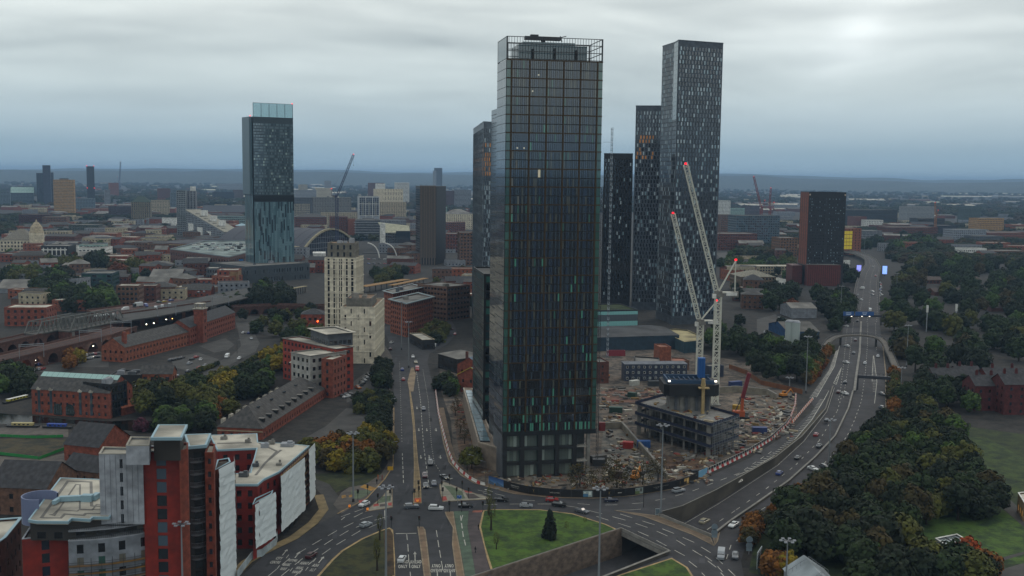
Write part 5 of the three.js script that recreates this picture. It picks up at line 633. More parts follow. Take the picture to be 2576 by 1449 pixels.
function latticeBar(mb,a,b,w,seg) {const A = V(...a),B = V(...b),d = B.clone().sub(A),L = d.length();d.normalize();const u = (Math.abs(d.y) > .9 ? V(1,0,0) :V(0,1,0)).cross(d).normalize(),v = d.clone().cross(u),n = Math.max(2,Math.round(L / seg)),P = (t,i,j) => A.clone().lerp(B,t).addScaledVector(u,i * w / 2).addScaledVector(v,j * w / 2).toArray(),cs = [[-1,-1],[1,-1],[1,1],[-1,1]];for (const c of cs) mb.bar(P(0,...c),P(1,...c),w * .15);for (let k = 0;k < n;k++) for (let i = 0;i < 4;i++) {const c = cs[i],e = cs[(i + 1) % 4];mb.bar(P(k / n,...(k % 2 ? c :e)),P((k + 1) / n,...(k % 2 ? e :c)),w * .105);mb.bar(P(k / n,...c),P(k / n,...e),w * .105);}}
function crane(label,base,mastTop,tip,aTop,o = {}) {
const b = G(...base,o.y0 ?? 0),g = thing('tower_crane',label,'crane',[b.x,o.y0 ?? 0,b.z]),H = HT(b,mastTop[1]) - (o.y0 ?? 0),W = o.w ?? 2.7,m = o.m ?? mat(0xc9c8bb,{rough:.55}),dist = Math.hypot(b.x,b.z),sc = dist / F;
const mb = new MB();latticeBar(mb,[0,0,0],[0,H - 2,0],W,W * 1.15);mb.build('mast',m,g);new MB().box(-2.5,-.5,-2.5,2.5,.6,2.5).build('footing',S.concrete,g);
const hd = [0,H,0],off = (p) => [(p[0] - mastTop[0]) * sc,H + (mastTop[1] - p[1]) * sc,0];
const T2 = off(tip),A2 = off(aTop);const jb = new MB();latticeBar(jb,[T2[0] > 0 ? 1 :-1,H + 1,0],T2,W * .72,W * .95);jb.build('jib',m,g);
const sl = new MB();sl.box(-2.4,H - 2,-1.7,2.4,H - .6,1.7);sl.box(-1.6,H - .6,-1.5,1.6,H + .6,1.5);sl.build('slewing_platform',o.m ?? S.concrete,g);
const cj = new MB();cj.box(0,H - .3,-1.4,A2[0] * 1.05,H + .2,1.4);cj.build('counter_jib',m,g);const cw = new MB();for (let k = 0;k < 3;k++) cw.box(A2[0] * .78 + k * 1.1,H - 2.2,-1.3,A2[0] * .78 + k * 1.1 + 1,H + .4,1.3);cw.build('counterweight',S.concrete,g);
const af = new MB();for (const z of [-1,1]) {af.bar([0,H,z],[A2[0],A2[1],z * .4],.35);af.bar([A2[0],H,z],[A2[0],A2[1],z * .4],.22);} for (let t = .2;t < .95;t += .2) af.bar([A2[0] * t,lerp(H,A2[1],t),-1 + t * .6],[A2[0] * t,lerp(H,A2[1],t),1 - t * .6],.15);af.build('a_frame',m,g);
const rp = new MB();rp.bar([A2[0],A2[1],0],[T2[0] * .8,lerp(H,T2[1],.8) + 1,0],.1);rp.bar([T2[0],T2[1],0],[T2[0],T2[1] - 12,0],.07);rp.cyl(T2[0],T2[1] - 13.4,0,.3,T2[1] - 12,.3,6);rp.build('cables',S.steelDark,g);
const cb = new MB();cb.box(T2[0] > 0 ? 1.4 :-3,H - 2.6,1.2,T2[0] > 0 ? 3 :-1.4,H - .6,2.8);cb.build('cab',S.white,g);if (!o.small) new MB().box(A2[0] * .45,H - 1.4,1.4,A2[0] * .45 + 5,H + .2,1.7).build('name_board',S.white,g);
for (const p of [T2,A2]) new MB().cbox(p[0],p[1],0,o.lamp ?? .9,.8,.8).build('warning_light',lampR,g);
return g;
}
crane('white luffing tower crane with the taller lattice mast over the concrete frame',[1798,1019],[1812,735],[1722,421],[1853,656]);
crane('white luffing tower crane with the shorter mast over the concrete frame',[1757,982],[1757,806],[1681,541],[1796,757]);
crane('blue luffing tower crane behind the arched exhibition hall',[848,655],[846,492],[888,391],[833,476],{m:mat(0x2c3454,{rough:.6}),small:true,w:3});
crane('red luffing tower crane beside the blue glass offices',[1912,612],[1914,520],[1893,447],[1922,505],{m:mat(0x7a2a2e,{rough:.6}),small:true,w:3.4,lamp:.5});crane('second red tower crane with near upright jib beside the blue glass offices',[1934,612],[1937,525],[1937,475],[1946,510],{m:mat(0x7a2a2e,{rough:.6}),small:true,w:3,lamp:.5});
crane('orange tower crane rising from the low roofs beyond the park trees',[2351,600],[2353,540],[2350,512],[2358,530],{m:mat(0x8a5a2e,{rough:.6}),small:true,w:3,lamp:.4});
crane('far blue grey crane on the hazy skyline',[301,485],[301,455],[305,410],[297,446],{m:mat(0x39456a,{rough:.6}),small:true,w:6,lamp:.5});

{const b = G(1866,1052),g = thing('piling_rig','orange and dark red piling rig standing in the excavation','machine',[b.x,0,b.z]),H = HT(b,938),m = new MB();m.box(-.6,1,-.6,.6,H * .52,.6);m.build('lower_leader',mat(0xa34a1c,{rough:.6}),g);new MB().bar([0,H * .45,0],[2.6,H,0],1.5).build('upper_leader',mat(0x6a1420,{rough:.6}),g);const t = new MB();t.box(-3,0,-2.2,3,1,-1.2);t.box(-3,0,1.2,3,1,2.2);t.build('tracks',S.black,g);const c = new MB();c.box(-4,1,-1.6,1,3.4,1.6);c.build('cab',mat(0xa34a1c,{rough:.6}),g);new MB().bar([-3,3,0],[0,H * .5,0],.35).build('back_stay',S.steelDark,g);}
function digger(label,px,py,turn) {const b = G(px,py),g = thing('excavator',label,'excavator',[b.x,0,b.z],turn),y = mat(0xb5721f,{rough:.6});const t = new MB();t.box(-1.8,0,-1.4,1.8,.9,-.7);t.box(-1.8,0,.7,1.8,.9,1.4);t.build('tracks',S.black,g);const c = new MB();c.box(-1.9,.9,-1.3,1.2,1.9,1.3);c.box(-.2,1.9,-1.2,1.2,3,.1);c.build('body',y,g);new MB().box(-.1,2,-1.25,1.25,2.8,.15).build('cab_window',GL.dark,g);const a = new MB();a.bar([1,1.6,.6],[3.6,4,.6],.45);a.bar([3.6,4,.6],[5.2,1.6,.6],.35);a.build('boom',y,g);new MB().box(4.7,.4,.1,5.8,1.6,1.1).build('bucket',S.steelDark,g);}
digger('orange excavator by the site fence below the leafy bank',...r7([[1860,490]])[0],.4);digger('orange excavator on the spoil beside the site cabins',...r7([[130,300]])[0],2.2);digger('yellow excavator near the road by the black hoarding',...r7([[420,1290]])[0],1.2);

{const A = G(1571,959),B = G(1728,958),p = place(A,B),g = thing('site_cabins','three storey stack of dark blue site cabins with small square windows','cabins',[p.x,0,p.z],p.turn),n = 11,w = p.W / n,ch = 2.9;for (let i = 0;i < n;i++) for (let k = 0;k < 3;k++) {if (k === 2 && i < 0) continue;const mb = new MB();mb.box(w * i + .06,ch * k + .05,-9,w * (i + 1) - .06,ch * (k + 1) - .05,0);mb.build('cabin_unit',(i + k) % 3 ? mat(0x2b3344,{rough:.6}) :mat(0x323a4b,{rough:.6}),g);new MB().box(w * (i + .3),ch * k + 1.1,.01,w * (i + .62),ch * k + 2.1,.06).build('window',R() < .2 ? GL.pale :GL.mid,g);const fr = new MB();fr.ring([[0,0],[0,0],[0,0]],0,0,0);fr.p.length = 0;const x0 = w * (i + .26),x1 = w * (i + .66),y0 = ch * k + .98,y1 = ch * k + 2.22;fr.box(x0,y0,.02,x1,y0 + .12,.1);fr.box(x0,y1 - .12,.02,x1,y1,.1);fr.box(x0,y0,.02,x0 + .12,y1,.1);fr.box(x1 - .12,y0,.02,x1,y1,.1);fr.build('window_frame',S.white,g);} new MB().box(-.2,ch * 3,-9.2,p.W + .2,ch * 3 + .25,.2).build('roof',mat(0x6b7078,{t:'mottle'}),g);for (let i = 0;i < 5;i++) {const s = new MB();s.bar([w * (2 + i * 2),.3,.9],[w * (1 + i * 2),ch,.9],.8,.12);s.bar([w * (2 + i * 2),1.3,1.3],[w * (1 + i * 2),ch + 1,1.3],.08);s.build('stair',S.steel,g);}}
building({name:'site_cabin',label:'dark blue double cabin beside the taller crane mast',A:[1783,950],B:[1820,948],D:8,h:6,wall:mat(0x2b3344,{rough:.6}),fl:2.9,bay:3,ww:.9,wh:1 ,roofMat:S.feltGrey});
building({name:'retail_shed',label:'wide grey roofed shed with dark blue wall bands',A:[1500,884],B:[1708,877],D:46,h:8.5,wall:mat(0x2a3f4e,{t:'mottle'}),roofMat:mat(0x47484a,{t:'coarse'}),blank:true,roof:'gable',rh:1.8});
building({name:'cream_shed',label:'shed with cream ridged roof by the tallest clad tower',poly:GP(rd([[905,562],[1065,528],[1240,545],[1450,640],[1380,680],[1195,698]]),7),h:7,wall:mat(0x2c4a55,{t:'mottle'}),blank:true,roofMat:mat(0xa99d74,{t:'coarse'}),trim:mat(0xa99d74,{t:'coarse'})});
{const b = building({name:'teal_glass_podium',label:'low podium with broad pale turquoise glass bands below the clad towers',A:[1497,840],B:[1603,837],D:34,top:781,wall:S.black,blank:true,roofMat:S.grass,trim:S.greyDark});const n = 26;for (const [y0,y1,m] of [[.32,.58,0],[.58,.82,1],[.82,1,0]]) for (let k = 0;k < n;k++) {if (m) {new MB().box(b.W * k / n + .05,b.h * (y0 - .06),.03,b.W * (k + 1) / n - .05,b.h * (y1 - .02),.1).build('grey_panel',mat(0x4d555a,{rough:.4}),b.g);} else new MB().box(b.W * k / n + .03,b.h * (y0 - .02),.03,b.W * (k + 1) / n - .03,b.h * (y1 - .06),.12).build('turquoise_panel',mat(0x7fb5b2,{rough:.25}),b.g);}}
building({name:'black_flat_block',label:'black flat roofed block with grey rooftop behind the site cabins',poly:GP(rd([[545,885],[870,905],[880,960],[720,985],[560,955]]),7),h:7,wall:S.black,roofMat:S.feltGrey,bay:2,ww:1,wh:3});building({name:'brick_box',label:'orange brick stair box beside the black flat roofed block',A:rd([[870,968]])[0],B:rd([[1020,966]])[0],D:12,h:9,wall:S.brickOrange,blank:true,roofMat:mat(0x8a5a44,{t:'coarse'})});building({name:'brick_box',label:'low building with salmon flat roof beside the brick stair box',poly:GP(rd([[1022,900],[1180,905],[1260,940],[1030,965]]),5),h:5,wall:S.brickBrown,blank:true,roofMat:mat(0x94604a,{t:'coarse'})});
building({name:'brick_box',label:'dark brick building close against the glass tower\'s flank',A:[1500,965],B:[1531,964],D:14,h:11,wall:S.brickDark,bay:3,ww:1,wh:1.4});building({name:'red_container',label:'long red hoarding panels at the back of the site',A:rd([[200,880]])[0],B:rd([[430,880]])[0],D:3,h:3,wall:mat(0x7d2430,{rough:.6}),blank:true});
for (const [x,y,w,hex,l] of [[410,375,5,0xb8b8b0,'white welfare cabin below the stacked cabins'],[230,640,6,0x2c4a40,'dark green storage container on the spoil'],[600,380,6,0x33383c,'grey storage container below the stacked cabins'],[1390,385,7,0x26386a,'blue skip lorry body by the excavation'],[500,975,5,0x1f4f8a,'blue skip beside the concrete wall'],[1625,840,6,0x26386a,'blue skip on the slab near the slip road'],[60,1120,6,0x3d3a36,'grey pump container at the hoist foot'],[350,985,4,0x98231c,'red skip inside the walled yard'],[1400,620,3,0xa98520,'yellow compressor on the frame edge'],[390,495,4,0x1f4035,'green bin store on the spoil'],[1130,275,9,0x8a6038,'stack of timber shuttering by the crane base'],[230,1270,5,0x4a3b30,'brown ply site hut in the walled yard']]) {const b = G(...r7([[x,y]])[0]),g = thing('site_container',l,'container',[b.x,0,b.z],rr(-.6,.6));new MB().cbox(0,0,0,w,2.5,2.4).build('body',mat(hex,{rough:.65,t:'mottle'}),g);const rb = new MB();for (let k = -w / 2 + .3;k < w / 2;k += .6) rb.cbox(k,.1,1.22,.18,2.3,.08);rb.cbox(0,2.5,0,w + .1,.12,2.5);rb.build('ribs',mat(hex,{rough:.6}),g);}
{
wallAlong('yard_wall',GP(r7([[95,795],[290,785],[735,1305]])),0,2.4,.5,mat(0x8e8676,{t:'mottle'}),'pale concrete wall cutting across the walled site yard','wall');
flat('concrete_slab',r7([[110,800],[280,800],[430,960],[500,1060],[700,1290],[330,1330],[130,1200],[90,1000]]),mat(0x6b665c,{t:'dirt'}),.03);flat('concrete_slab',r7([[140,1050],[260,1060],[300,1200],[160,1200]]),S.concrete,.04);flat('concrete_slab',r7([[1540,820],[1700,770],[1770,800],[1640,860]]),mat(0x9d9a8e,{t:'dirt'}),.03);flat('concrete_slab',r7([[1770,610],[1870,630],[1820,690],[1750,690]]),mat(0xa7a499,{t:'dirt'}),.03);flat('earth',r7([[560,1040],[1000,1080],[1180,1110],[900,1260],[680,1230]]),mat(0x5f4733,{t:'dirt',rough:1}),.03);flat('earth',r7([[90,430],[700,400],[1050,420],[1080,640],[420,540],[100,560]]),mat(0x6f5042,{t:'dirt',rough:1}),.03);flat('earth',r7([[1080,420],[1700,480],[1900,560],[1780,680],[1480,640],[1250,520]]),mat(0x75695c,{t:'dirt',rough:1}),.036);flat('earth',r2([[830,10],[930,0],[1000,300],[1020,420],[1150,560],[1000,590],[900,470]]),mat(0x66503f,{t:'dirt',rough:1}),.036);flat('earth',r2([[1140,560],[1900,590],[2400,640],[2300,690],[1900,720],[1500,710],[1200,640]]),mat(0x776c5f,{t:'dirt',rough:1}),.042);
wallAlong('excavation_wall',GP(r7([[1050,430],[1180,455],[1400,440],[1700,470],[1790,520]])),0,3,.5,mat(0x8b8373,{t:'mottle'}),'concrete upstand wall along the edge of the excavation','wall');}
{
const zones = [[[330,860],[1050,1280],80],[[120,820],[560,1260],110],[[1420,480],[1960,900],260],[[90,400],[700,560],90],[[700,1160],[1150,1330],60],[[100,560],[420,760],60],[[1250,880],[1650,1050],60],[[900,980],[1240,1140],50]],cols = [boardM,S.stone,S.steelDark,S.concrete,S.concrete,mat(0x5f4a3f,{t:'mottle'}),mat(0x8a7046,{t:'mottle'}),S.concrete,mat(0x6a4f40,{t:'dirt'}),S.concreteDark,mat(0x7d3328,{rough:.8}),S.felt],by = cols.map(() => new MB());
const put = (p,big = 1) => {const k = Math.floor(R() * cols.length),mb = by[k],L = rr(.6,4.2) * big,w = rr(.3,1.4) * big,t = rr(0,Math.PI),hh = rr(.1,.9) * big;mb.bar([p.x - Math.cos(t) * L / 2,hh / 2,p.z - Math.sin(t) * L / 2],[p.x + Math.cos(t) * L / 2,hh / 2,p.z + Math.sin(t) * L / 2],w,hh);};
for (const [a,b,n] of zones) for (let i = 0;i < n;i++) {const q = [rr(a[0],b[0]),rr(a[1],b[1])];if (q[0] > 400 && q[0] < 1420 && q[1] > 560 && q[1] < 1060 && (q[1] - 560) < (q[0] - 400) * .55 + 320 && q[0] < 1180) {if (q[1] < 1000) continue;} put(G(...r7([q])[0]));}
for (let i = 0;i < 170;i++) put(G(...r2([[rr(1150,2350),rr(560,650) + (R() < .3 ? 30 :0)]])[0]),.8);for (let i = 0;i < 60;i++) {const t = R();put(G(...r2([[lerp(840,1080,t) + rr(-10,50),lerp(20,560,t)]])[0]),.7);}
cols.forEach((m,k) => {if (by[k].p.length) {const o = by[k].build(numbered('rubble'),m,scene);o.userData = {kind:'stuff',label:'loose timber, steel and rubble scattered over the building site',category:'rubble'};}});
}

const hoardPx = [...r2([[1112,630],[1190,652],[1300,688],[1420,712],[1560,727],[1700,736],[1850,739],[2000,736],[2150,727],[2300,707],[2450,682],[2560,655]]),...r3([[60,628],[120,595],[185,562]])];
function canvasTex(w,h,draw) {const c = document.createElement('canvas');c.width = w;c.height = h;draw(c.getContext('2d'),w,h);const t = new THREE.CanvasTexture(c);t.colorSpace = THREE.SRGBColorSpace;return t;}
{
const g = thing('printed_hoarding','long black printed site hoarding curving along the pavement','hoarding'),p = poly3(hoardPx),len = p.slice(1).reduce((s,v,i) => s + v.distanceTo(p[i]),0),n = Math.round(len / 3.6),pts = [];walk(p,len / n - 1e-4,(v) => pts.push(v.clone()));
const gold = '#a58a4e',T2 = (d) => canvasTex(256,180,(x,w,h) => {x.fillStyle = '#0b0b0c';x.fillRect(0,0,w,h);d(x,w,h);});
const motif = T2((x) => {x.strokeStyle = gold;x.lineWidth = 5;x.beginPath();x.moveTo(110,50);x.quadraticCurveTo(128,80,120,105);x.moveTo(146,48);x.quadraticCurveTo(126,70,132,108);x.stroke();x.fillStyle = gold;x.font = '13px serif';x.fillText('CASTLE',104,130);});
const words = (l,size = 26,f = 'serif',c = '#c9c5ba') => T2((x,w,h) => {x.fillStyle = c;x.textAlign = 'center';l.forEach((s,i) => {x.font = (i ? size * .62 :size) + 'px ' + f;x.fillText(s,w / 2,70 + i * size * 1.0);});});
const half = (s,f = 42) => T2((x,w,h) => {x.fillStyle = '#c9c5ba';x.font = f + 'px serif';x.textAlign = 'center';x.fillText(s,w / 2,100);});
const photo = (a,b,c) => T2((x,w,h) => {x.fillStyle = a;x.fillRect(20,22,w - 40,h - 44);x.fillStyle = b;x.fillRect(20,90,(w - 40) * .55,68);x.fillStyle = c;x.fillRect(150,40,60,74);x.fillRect(40,50,40,26);});
const sky = canvasTex(128,96,(x,w,h) => {const gr = x.createLinearGradient(0,0,0,h);gr.addColorStop(0,'#1c3f73');gr.addColorStop(1,'#6e93b5');x.fillStyle = gr;x.fillRect(0,0,w,h);x.fillStyle = '#273345';for (let i = 0;i < 7;i++) x.fillRect(8 + i * 17,52 + (i * 29) % 25,10,60);});
const pl = mat(0x111113,{rough:.6}),mk = (t) => new THREE.MeshStandardMaterial({map:t,roughness:.6}),small = words(['a remarkable collection of','apartments in the heart','of the city'],17),dash = T2((x) => {x.fillStyle = '#c9c5ba';x.fillRect(80,84,96,10);});
const seq = {0:sky,1:sky,3:words(['Marketing suite','Now open 10am - 5pm'],34),5:motif,7:half('0161 532 8940',34),10:photo('#8f9c9a','#3d6a8a','#c7cfc8'),12:motif,13:dash,15:photo('#7f8a84','#59683f','#4b4b46'),17:small,18:words(['apartments of distinction'],16),20:motif,21:photo('#a9874d','#30261a','#d9b775'),23:words(['CASTLE',''],26),25:dash,27:photo('#8d8b68','#55573a','#b9b58c'),29:half('0161 532 8940',34),31:motif,33:words(['Marketing suite','Now open 10am - 5pm'],34),35:motif};
const cache = new Map();for (let i = 0;i < pts.length - 1;i++) {const a = pts[i],b = pts[i + 1],L = a.distanceTo(b),t = seq[i],d = b.clone().sub(a).normalize();let m = pl;if (t) {if (!cache.has(t)) cache.set(t,mk(t));m = cache.get(t);} if (i >= pts.length - 3) m = mat(0x6f9fbd,{rough:.6});const o = mesh('hoarding_panel',new THREE.BoxGeometry(L - .04,2.7,.1),m === pl || !t ? m :[pl,pl,pl,pl,m,pl],g);o.position.set((a.x + b.x) / 2,1.35,(a.z + b.z) / 2);o.rotation.y = Math.atan2(-d.z,d.x);}
}

const barGeo = (() => {const s = new THREE.Shape();s.moveTo(-.32,0);s.lineTo(.32,0);s.lineTo(.3,.25);s.lineTo(.1,.55);s.lineTo(.08,1);s.lineTo(-.08,1);s.lineTo(-.1,.55);s.lineTo(-.3,.25);const g = new THREE.ExtrudeGeometry(s,{depth:1.9,bevelEnabled:true,bevelSize:.03,bevelThickness:.03,bevelSegments:1});g.translate(0,0,-.95);g.rotateY(Math.PI / 2);return g;})();
const barR = mat(0x9c2018,{rough:.6}),barW = mat(0xbab8b2,{rough:.6}),barO = mat(0xb4552c,{rough:.6});
function barriers(pts,label,group,ms,fence) {const p = poly3(pts);let k = 0;walk(p,2.05,(v,d) => {const g = thing('traffic_barrier',label,'barrier',[v.x,0,v.z],Math.atan2(-d.z,d.x),group);mesh('block',barGeo,ms[k % ms.length],g);if (fence) {const f = new MB();f.box(-1,1,-.04,-.92,2.1,.04);f.box(.92,1,-.04,1,2.1,.04);f.box(-1,2.02,-.04,1,2.1,.04);f.build('mesh_frame',barW,g);new MB().box(-.8,1.05,-.02,.8,1.95,.02).build('mesh_screen',mat(0x1d2026,{rough:.8}),g);} k++;});}
barriers([[1096,985],[1103,1040],[1112,1075],[1128,1135],[1140,1165],[1156,1184],[1180,1204],[1205,1218],[1222,1222]],'red and white plastic barrier along the roadworks kerb beside the pavilion','barriers along the roadworks kerb',[barR,barW,barW]);
barriers([[1778,1192],[1830,1168],[1884,1141],[1940,1107],[1975,1075],[1990,1055]],'red and white barrier with mesh screen along the slip road edge of the site','mesh topped barriers along the slip road',[barR,barW],true);
barriers([[1985,1060],[2000,1020],[2002,993]],'red and white barrier on the site entrance ramp','barriers on the site ramp',[barR,barW]);barriers([[1993,1064],[2022,1030],[2046,1003]],'orange and white barrier closing the slip road nose','barriers at the slip road nose',[barO,barW]);
{const p = poly3(r7([[1340,215],[1500,270],[1640,370],[1800,405],[2060,465]])),g = thing('timber_fence','orange brown plywood fence between the site and leafy bank','fence');walk(p,2.5,(v,d) => {const o = mesh('fence_panel',new THREE.BoxGeometry(2.42,2.4,.1),R() < .5 ? mat(0x85532f,{t:'mottle'}) :mat(0x784a2c,{t:'mottle'}),g);o.position.set(v.x,1.2,v.z);o.rotation.y = Math.atan2(-d.z,d.x);});}
{const p = poly3([[-20,1098],[90,1103],[165,1100]]),q = poly3([[-20,1142],[100,1156],[162,1132]]);for (const [l,pp] of [['bright green mesh fence on the canal side of the bare lot',p],['bright green mesh fence on the street side of the bare lot',q]]) {const g = thing('green_fence',l,'fence');walk(pp,2.5,(v,d) => {const o = mesh('fence_panel',new THREE.BoxGeometry(2.4,1.1,.06),mat(0x1c7a38,{rough:.6}),g);o.position.set(v.x,.6,v.z);o.rotation.y = Math.atan2(-d.z,d.x);});}}
// ================================================================ the wider city
const zb = (x,y) => [375.7 + .19445 * x,456.2 + .19445 * y],zc = (x,y) => [737.9 + .19445 * x,429.3 + .19445 * y],z1 = (x,y) => [x / 3.84,362.25 + y / 3.84],z4 = (x,y) => [1811.2 + x * .29688,362.25 + y * .29688];

function FB(label,x0,x1,yb,yt,D,wall,o = {}) {const sl = o.sl ?? 0;return building({name:o.name ?? 'city_building',label,A:[x0,yb],B:[x1,yb - sl],D,top:yt,wall,fl:o.fl ?? 3.6,bay:3.6,ww:1.9,wh:1.9,roofMat:o.roofMat ?? S.feltGrey,limit:60,...o});}
const cz = (f,a,b) => [...f(...a),...f(...b)];
const FZ = (label,f,x0,x1,yb,yt,D,wall,o) => {const [a,b] = f(x0,yb),[c,d] = f(x1,yt);return FB(label,a,c,b,d,D,wall,o);};
const beige = mat(0xb3a78d,{t:'mottle'}),greyB = mat(0x868a90,{t:'mottle'}),blueG = mat(0x5f717d,{t:'mottle',rough:.5}),mint = mat(0x99b6ae,{t:'mottle'}),brickR = mat(0x6f3f35,{t:'brick'}),tan = mat(0xb48d58,{t:'mottle'});

FZ('cream gridded block behind the arched hall',zc,15,215,640,432,40,S.cream);FZ('dark offices behind the cream gridded block',zc,-20,280,640,350,30,S.greyDark,{});
FZ('wide grey office with pale upper band',zc,255,750,640,345,40,mat(0x81807c,{t:'mottle'}),{plant:3});
{const b = FZ('white framed tower with tall dark panes',zc,850,1112,690,332,34,S.greyClad,{blank:true});const w = new Win('window');glazed(w,0,0,1,0,b.W,b.h * .3,b.h - 3,even(b.W,9,.9,1),9,(i,j) => j > 6 ? GL.navy :i % 3 === 1 ? GL.blind :GL.navy,.4);w.done(b.g,80);for (let k = 0;k <= 3;k++) new MB().box(b.W * k / 3 - .5,0,0,b.W * k / 3 + .5,b.h,.5).build('white_fin',S.white,b.g);for (const t of [.3,.72,.98]) new MB().box(0,b.h * t,.02,b.W,b.h * t + 1,.4).build('white_band',S.white,b.g);}
FZ('broad cream tower with narrow slots',zc,1070,1420,620,238,40,S.cream,{bay:6,ww:1.1,wh:2.8,skip:(i,c,r) => c < 3 || r % 3 === 2});FZ('white plant box on the broad cream tower',zc,1080,1190,560,168,20,S.white,{blank:true,name:'roof_block'});
FZ('cream lower wing with brown slots',zc,1115,1460,640,408,30,S.stone,{bay:4,ww:1.2,wh:2.6});FZ('white balconied slab tower',zc,1340,1500,470,155,30,S.white,{wh:1.5,ww:3,bay:3.6});
FZ('dark red brick slab behind the cream tower',zc,990,1180,420,158,25,brickR,{});FZ('slim grey tower far behind the fin clad slab',zc,1850,1925,330,-35,25,mat(0x4a5058,{t:'mottle'}),{blank:true});FZ('pale strip of the slim grey tower',zc,1828,1852,330,0,20,greyB,{blank:true,name:'slim_annex'});
FZ('brick office block with dark green stair strip',zc,475,705,880,595,30,brickR,{});FZ('orange brick end of the stair strip office',zc,712,812,885,625,30,S.brickOrange,{blank:true});
{const [a,b] = zc(810,900),[c] = zc(1130,900);const bb = FB('stepped grey offices with curved white bands',a,c,b,zc(0,640)[1],34,S.greyDark,{bay:3,ww:2.4,wh:1.5});for (let k = 1;k < 8;k++) new MB().box(-1.5 - k * .25,bb.h * k / 8,-2,bb.W + 1.5,bb.h * k / 8 + 1,1 + k * .2).build('balcony_band',S.greyClad,bb.g);}
FZ('grey stepped wing beside the curved offices',zc,1130,1460,830,640,30,greyB,{bay:3,ww:2.2,wh:1.4});
{const A = zc(1125,1020),B = zc(1460,1010),b = FB('concert hall with white fin and pale wing roof',A[0],B[0],A[1],zc(0,800)[1],34,mat(0x4a4d52,{rough:.5}),{bay:3,ww:2.4,wh:2.6,roof:'none',name:'concert_hall'});new MB().box(-.5,0,.5,7,b.h * 1.55,3).build('white_fin',S.white,b.g);const r = new MB();r.quad([6,b.h,.5],[b.W + 6,b.h * .9,.5],[b.W + 6,b.h * 1.35,-30],[-2,b.h * 1.55,-30]);r.quad([6,b.h - .6,.5],[-2,b.h * 1.55 - .6,-30],[b.W + 6,b.h * 1.35 - .6,-30],[b.W + 6,b.h * .9 - .6,.5]);r.build('wing_roof',mat(0xa8a68e,{t:'mottle'}),b.g);new MB().box(22,0,.2,42,b.h * 1.1,4).build('glass_front',glassOf(0x2b333b),b.g);}
FZ('mint and white office beside the grand hotel',zc,1862,1985,690,470,30,mint,{wh:1.4,ww:3});FZ('cream grand hotel with mansard roof',zc,1980,2320,760,560,40,S.cream,{roof:'hip',rh:9,roofMat:S.feltGrey,bay:4,ww:1.6});FZ('brick warehouse with pale roof below the grand hotel',zc,1865,2225,830,665,30,brickR,{roofMat:S.felt});
FZ('tall brown brick block with round top by the glass tower',zc,2150,2330,1220,800,30,S.brickBrown,{});FZ('dark red brick warehouse row',zc,1868,2140,1060,815,30,brickR,{});FZ('brick tower block beyond the red warehouses',zc,1860,2080,520,262,30,mat(0x5a3a38,{t:'brick'}),{});FZ('round striped office drum in the haze',zc,2085,2300,520,250,30,greyB,{wh:1.3,ww:3.2});
FZ('grey slab offices left of the white framed tower',zc,370,830,720,545,30,beige,{});FZ('cream office with tall slots behind the grey slab',zc,312,505,420,225,30,S.cream,{bay:4,ww:1.6,wh:3});FZ('white stepped offices in the haze',zc,35,300,440,250,30,S.greyClad,{wh:1.3,ww:3});FZ('pale concrete tower far behind',zc,425,492,330,130,22,greyB,{blank:true});FZ('brown tower block in the haze',zc,85,185,330,180,22,beige,{});
for (const [a,b] of [[1378,1500],[1515,1562]]) FZ('white hospital like slab far out in the haze',zc,a,b,105,25,30,S.white,{blank:true,group:'far white slabs'});
FZ('red terracotta hotel front beyond the arched hall',zc,20,430,760,600,40,brickR,{roof:'hip',rh:6,roofMat:S.slate});

{const A = zc(95,1100),B = zc(830,1030),p = place(A,B),g = thing('arched_hall','huge arched exhibition hall with grey barrel roof and cream arch edge','building',[p.x,0,p.z],p.turn),W = p.W,H = 30,D = 150,n = 18,P = (i,z) => {const t = i / n;return [W * t,Math.sin(t * Math.PI) ** .8 * H + 2,z];};const rf = new MB(),ed = new MB(),gl = new MB();for (let i = 0;i < n;i++) {rf.quad(P(i,1),P(i + 1,1),P(i + 1,-D),P(i,-D));ed.bar(P(i,1.2),P(i + 1,1.2),2.4);gl.quad([P(i,0)[0],0,-1],[P(i + 1,0)[0],0,-1],P(i + 1,-1),P(i,-1));} rf.build('barrel_roof',mat(0x56575e,{t:'slate'}),g);ed.build('arch_edge',mat(0xa59a7c,{t:'mottle'}),g);gl.build('gable_glass',glassOf(0x2a2f3a),g);const b = new MB();for (let k = 1;k < 26;k++) {const t = k / 26;b.box(W * t - .15,0,-.9,W * t + .15,Math.sin(t * Math.PI) ** .8 * H + 1.5,-.6);} for (const y of [7,14,21]) b.box(W * .12,y,-.9,W * .88,y + .6,-.6);b.build('glazing_bars',greyB,g);new MB().box(-8,0,-D,0,9,-2).build('side_wall',brickR,g);new MB().box(-8.5,9,-D,.5,12,-2).build('side_eaves',mat(0xa59a7c,{t:'mottle'}),g);for (let k = 0;k < 8;k++) {const rib = new MB();for (let i = 0;i < n;i++) rib.bar([P(i,0)[0],P(i,0)[1] + .2,-8 - k * 17],[P(i + 1,0)[0],P(i + 1,0)[1] + .2,-8 - k * 17],.5);rib.build('roof_rib',mat(0x62636a,{t:'mottle'}),g);}}
FZ('white marquee beside the arched hall',zc,255,415,1115,1068,14,S.white,{blank:true,roof:'gable',rh:1.6,roofMat:S.white,name:'marquee'});

